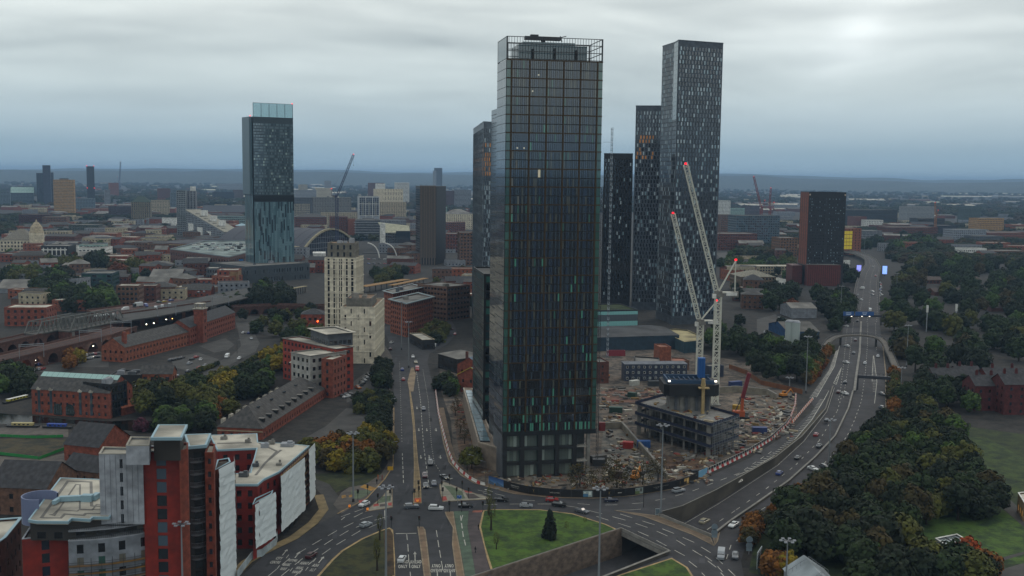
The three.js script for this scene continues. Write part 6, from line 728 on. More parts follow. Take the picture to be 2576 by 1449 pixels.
{const A = zb(480,705),B = zb(975,760),p = place(A,B),g = thing('wedge_apartments','white wedge shaped apartments stepping down from a tall stair tower','building',[p.x,0,p.z],p.turn),W = p.W,h1 = HT(G(...A),zb(0,370)[1]),h2 = HT(G(...B),zb(0,660)[1]),D = 26;const m = new MB();const P = (x,y,z) => [x,y,z];m.quad(P(0,0,0),P(W,0,0),P(W,h2,0),P(0,h1,0));m.quad(P(W,0,0),P(W + 8,0,-D),P(W + 8,h2,-D),P(W,h2,0));m.quad(P(0,0,-D),P(0,0,0),P(0,h1,0),P(0,h1,-D));m.build('wall',mat(0x8b9197,{t:'mottle'}),g);const r = new MB();r.quad(P(-1,h1 + .8,.8),P(W + 1,h2 + .8,.8),P(W + 9,h2 + .8,-D),P(-1,h1 + .8,-D));r.quad(P(-1,h1 - .3,.8),P(W + 1,h2 - .3,.8),P(W + 1,h2 + .8,.8),P(-1,h1 + .8,.8));r.build('sloping_roof',mat(0x9a9688,{t:'mottle'}),g);const w = new Win('window');for (let i = 0;i < 26;i++) {const x = W * (i + .5) / 26,ht = lerp(h1,h2,(i + .5) / 26);for (let y = 5;y < ht - 3;y += 3.2) w.add(x,y,.06,0,W / 26 * .55,2,R() < .2 ? GL.mid :GL.dark);} w.done(g,120);for (const [t0,t1,k] of [[.06,.2,.58],[.3,.44,.56],[.52,.66,.5]]) new MB().box(W * t0,4,.08,W * t1,lerp(h1,h2,t1) * k,.3).build('white_bay',S.white,g);for (const t of [.28,.52,.74]) {const x = W * t,ht = lerp(h1,h2,t);new MB().box(x,ht,-16,x + 9,ht + 9,-8).build('roof_box',S.white,g);} for (let k = 0;k < 7;k++) new MB().box(W * (.2 + k * .11),lerp(h1,h2,.2 + k * .11) - .5,-9,W * (.2 + k * .11) + 4,lerp(h1,h2,.2 + k * .11) + 1.2,-3).build('roof_window',GL.dark,g);}
{const A = zb(360,700),b = FB('tall white balcony tower beside the wedge apartments',A[0],zb(480,0)[0],A[1],zb(0,120)[1],24,mat(0x888f92,{t:'mottle'}),{bay:2.6,ww:1.8,wh:2,fl:3.1});} FZ('grey glazed lift shaft of the white balcony tower',zb,490,615,690,125,18,greyB,{bay:4,ww:1.6,wh:2.6,name:'lift_shaft'});FZ('white cap box on the glazed lift shaft',zb,540,605,660,68,10,S.white,{blank:true,name:'roof_block'});

{const b = FZ('vast dark roofed rail warehouse with lettered frieze',zb,-20,760,935,790,90,S.brickDark,{sl:-6,roofMat:mat(0x3e3d42,{t:'coarse'}),bay:5,ww:2,wh:2.2});new MB().box(0,b.h - 2.6,.1,b.W,b.h - 1,.3).build('frieze',mat(0x8a6a44,{t:'mottle'}),b.g);for (let k = 0;k < 30;k++) new MB().box(b.W * (k + .2) / 30,b.h - 2.3,.32,b.W * (k + .6) / 30,b.h - 1.3,.4).build('frieze_letter',S.stone,b.g);}
{const q = GP([zb(270,880),zb(1030,985),zb(1290,920),zb(1290,770),zb(700,775)],20);const b = building({name:'leisure_block',label:'leisure block with pale blue green parking roof and brick base',poly:q,h:20,wall:mat(0x6a4a44,{t:'brick'}),bay:6,ww:2.2,wh:3,fl:6,roofMat:mat(0x7f8d89,{t:'coarse'}),trim:mat(0x7a868a),cope:1});for (let k = 0;k < 60;k++) {const v = G(...zb(rr(560,1260),rr(800,900)),20);new MB().cbox(v.x - b.org[0],19.6,v.z - b.org[1],4,1.3,1.8).build('parked_roof_car',pick([S.greyDark,S.white,S.black,S.greyClad]),b.g);}}
FZ('teal glass corner box with tall screen beside the striped tower',zb,1030,1270,1160,935,24,mat(0x3c4e54,{t:'mottle',rough:.4}),{bay:4,ww:3,wh:3});{const v = G(...zb(1180,1200)),g = thing('advert_screen','tall blue lit screen on the teal glass corner box','screen',[v.x,0,v.z]);new MB().box(-3,4,0,3,HT(v,zb(0,1010)[1]),.6).build('screen',emit(0x1f5f9a,.35),g);new MB().box(-3.4,0,-.8,3.4,HT(v,zb(0,1000)[1]),-.1).build('frame',S.black,g);}
FZ('brick and tan office with overhanging flat roof by the railway',zb,880,1150,1395,1150,22,S.brick,{roofMat:S.felt,plant:1});FZ('tan end wing of the brick office by the railway',zb,1040,1152,1400,1170,20,mat(0x8a6c4a,{t:'mottle'}),{blank:true,name:'tan_wing'});FZ('dark glazed stair tower with flat roof by the brick office',zb,740,890,1330,1125,18,S.greyDark,{roofMat:S.felt,bay:2,ww:1.6,wh:2.6});FZ('brick low range under a pale canopy',zb,600,880,1390,1270,16,S.brick,{roofMat:S.felt});
FZ('flat white roofed brick showroom along the car deck',zb,165,480,1400,1345,26,S.brickBrown,{roofMat:S.felt});FZ('long low shop with white roofs along the car deck',zb,345,880,1430,1370,20,S.brickBrown,{roofMat:S.felt});
FZ('low warehouse with ribbed slate gables',zb,0,400,1345,1240,40,S.brickDark,{roof:'gable',rh:6,roofMat:S.feltGrey});FZ('slate gabled brick hall beside the ribbed warehouse',zb,-140,260,1180,1110,30,brickR,{roof:'hip',rh:5,roofMat:S.slateDark});FZ('small pyramid roofed brick lodge by a chimney',zb,460,650,1150,1110,18,S.brickDark,{roof:'hip',rh:4,roofMat:S.slateDark});
{const v = G(...zb(472,1140)),g = thing('brick_chimney','square red brick chimney beside the leisure block','chimney',[v.x,0,v.z]),h = HT(v,zb(0,950)[1]);new MB().cbox(0,0,0,4.5,h,4.5).build('stack',brickR,g);new MB().cbox(0,h,0,5.2,1.2,5.2).build('cap',S.brickDark,g);}
{const A = zb(700,450),b = FB('long barrel roofed market hall with brick gable',A[0],zb(1290,0)[0],A[1],zb(0,400)[1],60,brickR,{roof:'gable',rh:16,roofMat:mat(0x4c4f56,{t:'slate'})});}
FZ('white and turquoise banded office by the striped tower',zb,810,1270,580,450,26,mat(0x7f9694,{t:'mottle'}),{wh:1.5,ww:3});FZ('white roofed brick pub below the wedge',zb,1115,1275,640,575,20,S.brick,{roof:'hip',rh:4,roofMat:S.trimBlue});FZ('white cinema box with tall fin',zb,165,350,600,475,24,S.white,{blank:true});
FZ('dark stepped modern offices in the haze',zb,830,1100,270,140,26,mat(0x2f3440,{t:'mottle'}),{});FZ('pale towers cluster near the horizon',zb,900,1210,130,30,30,S.greyClad,{wh:1.4,ww:3});FZ('brown brick slab near the striped tower',zb,1100,1220,270,110,26,mat(0x6a5a58,{t:'brick'}),{});

{const b = FZ('stepped blue grey office skyscraper with vented crown',z1,360,425,600,280,30,mat(0x3c4656,{t:'mottle',rough:.5}),{wh:2.2,ww:3.2});FZ('central shaft of the stepped blue grey skyscraper',z1,422,498,605,205,34,mat(0x333c50,{t:'mottle',rough:.5}),{blank:true,name:'skyscraper_shaft'});FZ('banded wing of the stepped blue grey skyscraper',z1,498,526,600,275,30,mat(0x4a5464,{t:'mottle',rough:.5}),{wh:1.5,ww:3.2,name:'skyscraper_wing'});}
FZ('broad tan office tower with close window bands',z1,524,722,690,345,36,tan,{wh:1.5,ww:3.3,glass:() => R() < .5 ? mat(0x6a5334) :GL.blind});FZ('dark plant cap on the tan tower',z1,585,670,680,332,20,S.greyDark,{blank:true,name:'roof_block'});
{const b = FZ('slim black tower with red roof lights',z1,846,920,600,215,24,mat(0x232a36,{t:'mottle',rough:.5}),{wh:2.6,ww:1.4,bay:3});for (const x of [1,b.W - 1]) for (const y of [b.h + .4,b.h * .45]) new MB().cbox(x,y,.6,2.2,1.6,1.6).build('aviation_light',lampR,b.g);}
FZ('glass office with wavy stepped roof',z1,108,330,600,470,40,blueG,{wh:2,ww:3.2,roof:'gable',rh:16,roofMat:mint});FZ('grey blue office at the edge of the wavy glass office',z1,-20,100,620,460,30,blueG,{});FZ('white office with blue band below the tan tower',z1,722,920,640,525,30,blueG,{roofMat:S.white});FZ('orange brick tower block in the haze',z1,1062,1150,520,375,26,S.brickOrange,{});FZ('pale slab tower beside the slim black tower',z1,1013,1068,600,440,22,greyB,{});
FZ('stone office with green domed roof',z1,1270,1460,745,560,30,mat(0x7d7460,{t:'mottle'}),{roof:'hip',rh:12,roofMat:mat(0x3f4f45,{t:'slate'}),bay:4,ww:1.8,wh:2.4});FZ('beige columned office beside the green domed office',z1,1462,1640,680,545,30,beige,{});FZ('dark red slab far behind the columned office',z1,1530,1650,560,430,26,brickR,{});FZ('blue glass slab beside the balcony tower',z1,1650,1712,660,470,24,blueG,{});
FZ('long mauve stone courthouse like block',z1,1050,1270,720,600,36,mat(0x4a3a40,{t:'brick'}),{});FZ('dark brick block with red top',z1,185,480,800,680,36,mat(0x4f2526,{t:'brick'}),{});FZ('brown brick block with tall windows',z1,412,645,830,705,34,S.brickBrown,{bay:4});FZ('grey block with green framed windows',z1,665,960,880,780,34,mat(0x4e524e,{t:'mottle'}),{glass:() => GL.green,bay:4,ww:2.4,wh:2.4});FZ('pale low offices in front of the green framed block',z1,420,665,920,845,26,beige,{});
FZ('cream baroque exchange with corner dome',z1,0,330,1040,930,46,S.cream,{roof:'hip',rh:14,roofMat:mat(0x7d776a,{t:'slate'}),bay:4,ww:1.8,wh:2.6});{const v = G(...z1(360,1040)),g = thing('corner_turret','cream domed corner turret of the baroque exchange','turret',[v.x,0,v.z]),h = HT(v,z1(0,860)[1]);new MB().cyl(0,0,0,9,h,9,14).build('drum',S.cream,g);const d = new MB();d.cyl(0,h,0,9,h + 8,7,14);d.cyl(0,h + 8,0,7,h + 14,2.5,14);d.cyl(0,h + 14,0,1.6,h + 18,.3,8);d.build('dome',S.stone,g);}
{const b = FZ('black office with tall white crosses on its front',z1,400,665,1145,985,34,S.black,{blank:true});for (let k = 0;k < 6;k++) {const x = b.W * (k + .6) / 6.4;new MB().box(x - .5,2,.1,x + .5,b.h - 2,.6).build('white_mullion',S.white,b.g);new MB().box(x - 2.2,b.h - 5,.1,x + 2.2,b.h - 3.6,.5).build('white_crossbar',S.white,b.g);}} FZ('white office box beside the crossed black office',z1,665,752,1110,990,24,S.white,{blank:true});
FZ('white stepped offices with green glazed top',z1,755,1026,1150,1005,34,S.white,{bay:4,ww:2.4,wh:1.4});FZ('pale green roof storey of the white stepped offices',z1,768,1005,1130,975,22,mint,{name:'roof_storey'});FZ('red brick offices before the crossed black office',z1,0,130,1140,1065,30,S.brick,{});FZ('bright red brick block before the baroque exchange',z1,125,262,1150,1045,26,S.brickOrange,{});FZ('brown brick block before the baroque exchange',z1,255,410,1150,1065,26,S.brickBrown,{});
FZ('green glass box office on the hill of trees',z1,790,1085,1420,1250,26,mat(0x27434a,{t:'mottle',rough:.4}),{wh:1.8,ww:3.2,glass:() => pick([GL.green,GL.teal,GL.dark])});FZ('curved white roofed brick hall by the trees',z1,960,1230,1180,1085,24,S.brick,{roofMat:S.felt});FZ('long black slate brick terrace behind the trees',z1,440,830,1250,1215,20,S.brickDark,{roof:'gable',rh:4,roofMat:S.slateDark});
FZ('white fronted terrace among dark roofs',z1,130,245,1215,1170,14,S.white,{});FZ('grey gabled market shed near the railway',z1,-40,300,1440,1395,40,greyB,{roof:'gable',rh:6,roofMat:S.feltGrey});FZ('brick and stone corner block by the rail yard',r4 ? ((x,y) => [x / 3,603.75 + y / 3]) :0,35,355,650,510,20,S.brick,{bay:4,ww:1.8,roofMat:S.felt});
FZ('brown corner tower with flat white roof by the car deck',(x,y) => [x / 3,603.75 + y / 3],880,1050,500,345,16,S.brickBrown,{roofMat:S.felt,bay:3});FZ('brick offices stepped behind the car deck',(x,y) => [x / 3,603.75 + y / 3],1050,1180,470,345,16,S.brickDark,{roofMat:S.felt});FZ('brick range with slate roof beside the tower block street',(x,y) => [x / 3,603.75 + y / 3],1060,1300,1075,1010,9,S.brickOrange,{roof:'gable',rh:3.6,roofMat:S.slate,fl:3});FZ('dark flat sheds behind the canal warehouse',(x,y) => [x / 3,603.75 + y / 3],830,1060,1085,1020,14,S.black,{roofMat:S.feltDark,plant:4,blank:true});FZ('brick house with small arched windows by the cream tower',(x,y) => [x / 3,603.75 + y / 3],2270,2450,670,560,16,S.brick,{roof:'hip',rh:3,roofMat:S.slateDark});

FZ('blue glass offices with white frame behind red cranes',z4,130,500,870,605,34,mat(0x56646e,{t:'mottle',rough:.4}),{glass:() => pick([GL.mid,GL.navy,glassOf(0x3f5866)]),ww:2.6,wh:2.2});FZ('brick warehouse block by the blue glass offices',z4,-20,310,900,760,40,brickR,{});FZ('tan brick flats beside the black student tower',z4,505,655,960,795,30,mat(0x7d5a40,{t:'brick'}),{});FZ('white slab tower with dark grid behind the cranes',z4,-25,85,640,480,26,S.white,{});FZ('low brown office in front of the white slab',z4,0,130,760,600,26,S.brickBrown,{});FZ('green banded low slab far behind',z4,90,240,620,545,24,mint,{});FZ('mauve slab block far behind the red cranes',z4,245,345,640,525,24,mat(0x5d5660,{t:'mottle'}),{});
{const b = FZ('orange brick block with bright yellow window wall',z4,1040,1190,940,715,30,S.brickOrange,{bay:5,ww:1.4,wh:2});for (let i = 0;i < 3;i++) for (let k = 0;k < 5;k++) new MB().box(.8 + i * 4.2,b.h * .22 + k * b.h * .14,.1,.8 + i * 4.2 + 3.8,b.h * .22 + k * b.h * .14 + b.h * .12,.3).build('yellow_window',emit(0xc9b21e,.18),b.g);}
FZ('grey corrugated flats behind the yellow window block',z4,1190,1370,850,735,30,greyB,{ww:1.2,wh:2.4,bay:2.4});FZ('long black slab building across the elevated road',z4,1056,1500,690,558,40,S.black,{});FZ('pale corrugated block with vertical stripes',z4,1580,1825,660,530,34,mat(0x9a9c9c,{t:'mottle'}),{bay:2.6,ww:.9,wh:3});FZ('maroon box building before the black slab',z4,1130,1240,720,615,26,brickR,{blank:true});FZ('white gridded flats before the black slab',z4,1240,1380,725,645,22,S.white,{});FZ('wide brown brick warehouse beyond the park',z4,1415,1840,810,705,34,S.brickDark,{});FZ('black modern block with white screen',z4,1670,1900,730,630,30,S.black,{});FZ('dark blue glass block beyond the brown warehouse',z4,1840,2000,800,690,30,mat(0x242b38,{t:'mottle',rough:.4}),{});FZ('white modern offices with sloped top',z4,1970,2250,840,725,30,mat(0x9298a0,{t:'mottle'}),{});FZ('grey slotted offices before the white modern offices',z4,2140,2390,850,780,26,S.greyDark,{});FZ('white framed flats with red brick ends in the trees',z4,2055,2255,975,885,20,S.white,{bay:3,ww:1.6});FZ('red brick houses beside the white framed flats',z4,2220,2340,985,925,18,S.brickOrange,{roof:'gable',rh:3,roofMat:S.slateDark});FZ('salmon brick hospital wing with long roof',z4,2260,2600,840,750,40,mat(0x8a5648,{t:'brick'}),{});FZ('buff brick flats at the edge of the park trees',z4,2310,2600,980,905,24,mat(0x7d6250,{t:'brick'}),{});FZ('green glass tower in the haze',z4,2065,2200,680,545,26,mat(0x4a5a58,{t:'mottle'}),{});FZ('tan stepped flats beyond the salmon wing',z4,2180,2400,760,630,30,tan,{});FZ('red brick houses strip before the black slab',z4,1310,1440,740,690,24,brickR,{});FZ('long white roofed hall beyond the maroon box',z4,1450,1665,740,680,34,S.brickBrown,{roofMat:S.white});
{const b = FZ('buff apartments with stepped pale pitched roofs beside the crane',z4,175,470,1255,1125,34,mat(0x77654f,{t:'brick'}),{roof:'hip',rh:5,roofMat:mat(0x8d8878,{t:'slate'}),bay:3,ww:1.6,fl:3});} FZ('white rendered end of the buff apartments',z4,470,555,1245,1150,20,S.white,{roofMat:S.felt,name:'apartment_end'});FZ('low white and brick apartments by the student tower',z4,190,640,1110,1035,22,beige,{roofMat:S.felt,bay:3,fl:3});FZ('curved stone viaduct wall along the car park',z4,130,470,975,950,6,S.stone,{blank:true});
FZ('grey warehouse with blue wall beside the motorway',(x,y) => [1717.3 + x / 3,603.75 + y / 3],790,1030,745,690,40,mat(0x1f4f80,{t:'mottle'}),{blank:true,roof:'gable',rh:4,roofMat:mat(0x5a5853,{t:'coarse'})});FZ('grey shed with dark doorway behind the blue warehouse',(x,y) => [1717.3 + x / 3,603.75 + y / 3],820,1010,590,515,26,greyB,{blank:true,roof:'gable',rh:3,roofMat:S.feltGrey});
{const f = (x,y) => [1717.3 + x / 3,603.75 + y / 3];for (const [l,x0,x1,yb,yt] of [['dark red brick house with slate gables nearest the orange hedge',1900,2080,1170,1040],['dark red brick house beside the slate gabled house',2080,2260,1150,1025],['dark red brick house with bay gable and lit window',2200,2420,1290,1100],['dark red brick house at the edge of the wood',2420,2600,1320,1090],['dark red brick terrace end behind the bay gabled house',2300,2600,1170,1040]]) FZ(l,f,x0,x1,yb,yt,13,mat(0x5a2220,{t:'brick'}),{roof:'gable',ridge:R() < .5 ? 'x' :'z',rh:4,roofMat:S.slateDark,bay:3.4,ww:1.1,wh:1.5,fl:3,chimneys:2,name:'brick_house'});
for (const [l,x0,x1,yb] of [['long brown roofed terrace among the park trees',1650,2250,330],['long brown roofed terrace behind the wood',1900,2576,420],['low flat roofed school in the wood',1860,2100,660],['brown roofed hall deep in the wood',2330,2576,540],['small slate roofed house by the elevated road',1760,1930,165]]) FZ(l,f,x0,x1,yb,yb - 28,16,S.brickDark,{roof:'gable',rh:3,roofMat:mat(0x4c3d36,{t:'slate'}),fl:3});}

{const b = building({name:'portable_classroom',label:'grey portable classroom with pale metal roof on the green',poly:GP(r3([[1905,1045],[2070,1012],[2230,1105],[2060,1145]]),3.6),h:3.6,wall:S.greyClad,roofMat:mat(0x9aa2a2,{t:'coarse'}),trim:S.white,bay:3,ww:1.4,wh:1.2,fl:3.4});const v = GP(r3([[1985,1030],[2140,1120]]),3.6);new MB().bar([v[0][0] - b.org[0],3.3,v[0][1] - b.org[1]],[v[1][0] - b.org[0],3.3,v[1][1] - b.org[1]],.3).build('roof_ridge',S.greyDark,b.g);}
building({name:'brick_hall',label:'yellow lit buff brick hall at the edge of the green',poly:GP(r3([[2530,700],[2640,690],[2700,760],[2576,775]]),6),h:6,wall:mat(0x8a7450,{t:'brick'}),roofMat:S.felt,trim:S.white,bay:3,ww:1.8,wh:2,glass:() => emit(0xc98f3a,.25)});
{const b = building({name:'gabled_club',label:'pale gabled roof with railings rising behind the autumn shrubs',A:r3([[880,1545]])[0],B:r3([[1190,1545]])[0],D:14,h:4,wall:S.greyClad,roof:'gable',ridge:'z',rh:3.6,roofMat:mat(0x8f989c,{t:'coarse'}),blank:true});for (const z of [.5,-10]) {const m = new MB();m.bar([0,b.h + 1.1,z],[b.W / 2,b.h + 4.7,z],.1);m.bar([b.W,b.h + 1.1,z],[b.W / 2,b.h + 4.7,z],.1);for (let k = 0;k <= 10;k++) {const x = b.W * k / 10,y = b.h + 3.6 - Math.abs(k - 5) * .72;m.bar([x,y,z],[x,y + 1.1,z],.07);} m.build('roof_railing',S.steel,b.g);}}

for (const [x,y,l] of [[800,865,'pale cement silo beside the mixer lorries'],[845,870,'second pale cement silo nearer the trees']]) {const v = G(1717.3 + x / 3,603.75 + y / 3),g = thing('silo',l,'silo',[v.x,0,v.z]);new MB().cyl(0,2,0,2.6,20,2.6,16).build('tank',mat(0x9fa8a4,{rough:.5}),g);new MB().cyl(0,20,0,2.8,21,2,16).build('cap',S.greyClad,g);const lg = new MB();for (const [a,b] of [[-1.8,-1.8],[1.8,-1.8],[1.8,1.8],[-1.8,1.8]]) lg.cbox(a,0,b,.3,2.2,.3);lg.build('legs',S.steelDark,g);}
for (const [x,y] of [[735,800],[768,815],[790,790],[833,795]]) {const v = G(1717.3 + x / 3,603.75 + y / 3),g = thing('mixer_lorry','cement mixer lorry with white drum parked by the silos','lorry',[v.x,0,v.z],.7,'mixer lorries by the silos');new MB().box(-4,.5,-1.2,4,1.4,1.2).build('chassis',S.black,g);new MB().box(2.4,1.2,-1.2,4.2,3.2,1.2).build('cab',S.greyDark,g);const d = new THREE.SphereGeometry(1.7,12,8);d.scale(1.5,1,1);mesh('drum',d,S.white,g).position.set(-.8,3,0);for (const xx of [-3,-1.8,3]) for (const z of [-1.1,1.1]) new MB().bar([xx,.5,z - .15],[xx,.5,z + .15],.9).build('wheel',S.black,g);}

{
const taken = scene.children.filter((o) => o.userData.category === 'building').map((o) => PJ(o.position));const kinds = [['low red brick street block among the inner city streets',S.brick,'gable'],['low dark brick block with slate roof among the inner city streets',S.brickDark,'gable'],['low flat roofed block among the inner city streets',beige,'flat'],['low grey flat roofed block among the inner city streets',greyB,'flat'],['brown brick street block among the inner city streets',S.brickBrown,'hip'],['white roofed block among the inner city streets',S.brickOrange,'flat']];
let n = 0;const put = (x,y,far) => {const k = far ? pick([1,2,3,5,2,0]) :Math.floor(R() * kinds.length),[l,w,rf] = kinds[k],v = G(x,y),s = far ? rr(1.2,2.4) :y > 640 ? .7 :1;building({name:['red_street_block','brick_block','flat_block','grey_street_block','brown_street_block','pale_roof_street_block'][k] + (far ? '_far' :''),label:far ? l.replace('among the inner city streets','out in the hazy suburbs') :l,group:far ? 'hazy suburban blocks' :'inner city street blocks',A:v,B:v.clone().add(V(rr(18,46) * s,0,rr(-9,9))),D:rr(14,30) * s,h:rr(5,far ? 11 :14),wall:w,roof:rf,rh:rr(2,4.5),roofMat:k === 5 ? S.felt :far && R() < .25 ? S.felt :pick([S.slate,S.feltGrey,S.slateDark,S.feltDark]),fl:3.4,bay:4,ww:1.6,wh:1.6,limit:24});n++;};  // random street blocks filling the city, told apart by wall and roof
const zones = [[[0,545],[620,600],84],[[0,600],[420,690],62],[[20,660],[600,735],46],[[740,520],[1190,600],66],[[900,600],[1190,700],22],[[1830,560],[2576,600],60],[[2180,600],[2576,640],16],[[0,500],[620,545],70],[[740,480],[1190,520],30],[[1830,590],[2000,650],8],[[640,640],[815,700],10],[[1095,690],[1185,770],7],[[1835,690],[1960,790],9],[[330,735],[600,760],8],[[0,735],[200,790],10],[[0,560],[620,700],50],[[430,610],[620,690],14]];for (const [a,b,c] of zones) for (let i = 0;i < c;i++) put(rr(a[0],b[0]),rr(a[1],b[1]));
for (let i = 0;i < 230;i++) {const left = R() < .55;put(left ? rr(0,1190) :rr(1820,2576),462 + (R() ** 1.6) * 75 + (left ? 0 :14),true);}
}

for (let i = 0;i < 44;i++) {const left = R() < .5,x = left ? rr(420,1180) :rr(1820,2560),y = (left ? 466 :482) + R() * 45,v = G(x,y),s = rr(.6,1.4),g = thing('distant_shed','long pale roofed industrial shed far out on the plain','shed',[v.x,0,v.z],rr(-.4,.4),'pale industrial sheds on the plain');const W = rr(60,190) * s,D = rr(40,90) * s,h = rr(8,13);new MB().box(0,0,-D,W,h,0).build('wall',greyB,g);const r = new MB();r.quad([0,h,.5],[W,h,.5],[W,h + 5,-D / 2],[0,h + 5,-D / 2]);r.quad([W,h,-D - .5],[0,h,-D - .5],[0,h + 5,-D / 2],[W,h + 5,-D / 2]);r.build('roof',pick([S.feltGrey,S.felt,mat(0xb5b39c,{t:'mottle'})]),g);}

{
const prof = [[-300,424],[0,416],[200,412],[450,405],[600,403],[800,410],[1000,412],[1200,416],[1500,428],[1800,408],[1900,412],[2000,424],[2150,436],[2300,444],[2450,446],[2576,438],[2900,436]];
const ht = (x,d) => {let k = 0;while (k < prof.length - 2 && x > prof[k + 1][0]) k++;const t = clamp((x - prof[k][0]) / (prof[k + 1][0] - prof[k][0]),0,1);return lerp(prof[k][1],prof[k + 1][1],t);};
for (const [D,dy] of [[13000,14],[19000,0]]) {const mb = new MB(),N = 120,M = 6,rows = [];for (let j = 0;j <= M;j++) {const r = [];for (let i = 0;i <= N;i++) {const px = lerp(-500,3100,i / N),y = lerp(443 + (px - 1288) * .0115,ht(px),.32) + dy * .4 + fbm(i * .13,D,2,4) * 10;const g = G(px,460 + (px - 1288) * .0115);const dir = V(g.x,0,g.z).normalize(),top = V(dir.x * D,0,dir.z * D),h = Math.max(20,HT2(top,y));const t = j / M,rad = D - 3200 * (1 - t),s = Math.sin(t * Math.PI / 2) ** 1.4;r.push([dir.x * rad,h * s + fbm(i * .3,j * .7,D,4) * 40 * t * (1 - t) * 4,dir.z * rad]);} rows.push(r);} for (let j = 0;j < M;j++) for (let i = 0;i < N;i++) mb.quad(rows[j][i],rows[j][i + 1],rows[j + 1][i + 1],rows[j + 1][i]);structure(mesh('hills',mb.geo(),mat(0x2a3326,{t:'coarse',rough:1})),'hills');}
function HT2(b,y) {let lo = -50,hi = 1500;for (let i = 0;i < 40;i++) {const m = (lo + hi) / 2;if (PJ(V(b.x,m,b.z))[1] > y) lo = m;else hi = m;} return lo;}
}
// ================================================================ trees and planting
function crownGeo(o) {
const {clumps = 26,leaves = 40,ht = 1.1,ls = .13,shape = 0} = o,p = [],n = [],c = [];const add = (cx,cy,cz,nx,ny,nz,s,k) => {const N = V(nx,ny,nz).normalize(),U = V(R() - .5,R() - .5,R() - .5).cross(N).normalize(),W = N.clone().cross(U);const P = (a,b) => [cx + (U.x * a + W.x * b) * s,cy + (U.y * a + W.y * b) * s,cz + (U.z * a + W.z * b) * s];const q = [P(-1,-.7),P(1,-.6),P(.7,.8),P(-.8,.7)];for (const i of [0,1,2,0,2,3]) {p.push(...q[i]);n.push(N.x,N.y,N.z);c.push(...k);}};
for (let i = 0;i < clumps;i++) {const t = i * 2.39996 + R() * .8,u = lerp(-.75,1,(i + .5) / clumps),w = shape === 1 ? 1 :Math.sqrt(Math.max(0,1 - u * u)),rad = rr(.62,1),taper = shape === 1 ? (1 - (u + 1) / 2) * .95 + .05 :1;const cx = Math.cos(t) * w * rad * taper,cz = Math.sin(t) * w * rad * taper,cy = u * ht * (shape === 1 ? 1 :rad),cr = rr(.22,.4) * (shape === 1 ? .7 :1);const tone = rr(.72,1.25),warm = rr(-.08,.12);
for (let l = 0;l < leaves;l++) {const d = V(R() - .5,R() - .5,R() - .5).normalize();const k = tone * rr(.8,1.2);add(cx + d.x * cr * rr(.7,1.1),cy + d.y * cr * rr(.7,1.1),cz + d.z * cr * rr(.7,1.1),d.x + (R() - .5) * .9 + cx * .6,d.y + .25 + (R() - .5) * .9,d.z + (R() - .5) * .9 + cz * .6,ls * rr(.7,1.3),[k * (1 + warm),k,k * (1 - warm)]);}}
if (!o.bare) {const ic = shape === 1 ? new THREE.ConeGeometry(.62,1.7,12,4).toNonIndexed() :new THREE.IcosahedronGeometry(.66,2),a = ic.attributes.position;for (let i = 0;i < a.count;i++) {const x = a.getX(i),y = a.getY(i),z = a.getZ(i),f = 1 + .25 * noise.noise(x * 3,y * 3,z * 3 + (o.s ?? 0)),tp = 1;p.push(x * f * tp,y * f * ht,z * f * tp);const q = V(x,y,z).normalize();n.push(q.x,q.y,q.z);c.push(.7,.7,.7);}}  // darker inner core: crown shade in vertex colour, also closes see-through gaps
const g = new THREE.BufferGeometry();g.setAttribute('position',new THREE.Float32BufferAttribute(p,3));g.setAttribute('normal',new THREE.Float32BufferAttribute(n,3));g.setAttribute('color',new THREE.Float32BufferAttribute(c,3));return g;
}
const CR = Array.from({length:5},(_,i) => crownGeo({clumps:34,leaves:42,ht:[1,1.15,.9,1.25,1.05][i],ls:.105,s:i})),CRs = Array.from({length:3},(_,i) => crownGeo({clumps:16,leaves:26,ht:.85,ls:.17,s:i + 9})),CRb = crownGeo({clumps:26,leaves:18,ht:1.1,ls:.06,bare:true}),CRc = crownGeo({clumps:44,leaves:34,ht:1.0,ls:.085,shape:1});
const trunkGeo = (() => {const m = new MB();m.cyl(0,0,0,.06,.55,.04,7);m.bar([0,.45,0],[.22,.95,.08],.03);m.bar([0,.5,0],[-.2,.98,-.1],.03);m.bar([0,.5,0],[.02,1.05,-.18],.03);return m.geo();})();
const leafM = (hex) => new THREE.MeshStandardMaterial({color:hex,roughness:1,vertexColors:true}),LM = {dark:leafM(0x1b2513),green:leafM(0x243216),mid:leafM(0x3a4f1d),olive:leafM(0x484a1c),yellow:leafM(0x736518),orange:leafM(0x6e4618),rust:leafM(0x5a2f16),brown:leafM(0x3c3519),conifer:leafM(0x141d12),pink:leafM(0x4a2230),bright:leafM(0x8a3d14)},barkM = mat(0x2b241d,{rough:1});
const LN = {dark:'dark green',green:'deep green',mid:'mid green',olive:'olive green',yellow:'yellow autumn',orange:'orange autumn',rust:'rust coloured',brown:'brown autumn',conifer:'dark conifer',pink:'dark pink leaved',bright:'bright orange'};
const TREES = [];function tree(v,r,h,kind,where,group,geo) {TREES.push({v:v.clone(),r,h,kind,where,group,geo,s:(geo ? 4 :1) * r / v.distanceTo(camera.position),a:R() * 6.28,z:rr(.9,1.1),k:Math.floor(R() * 15)});}
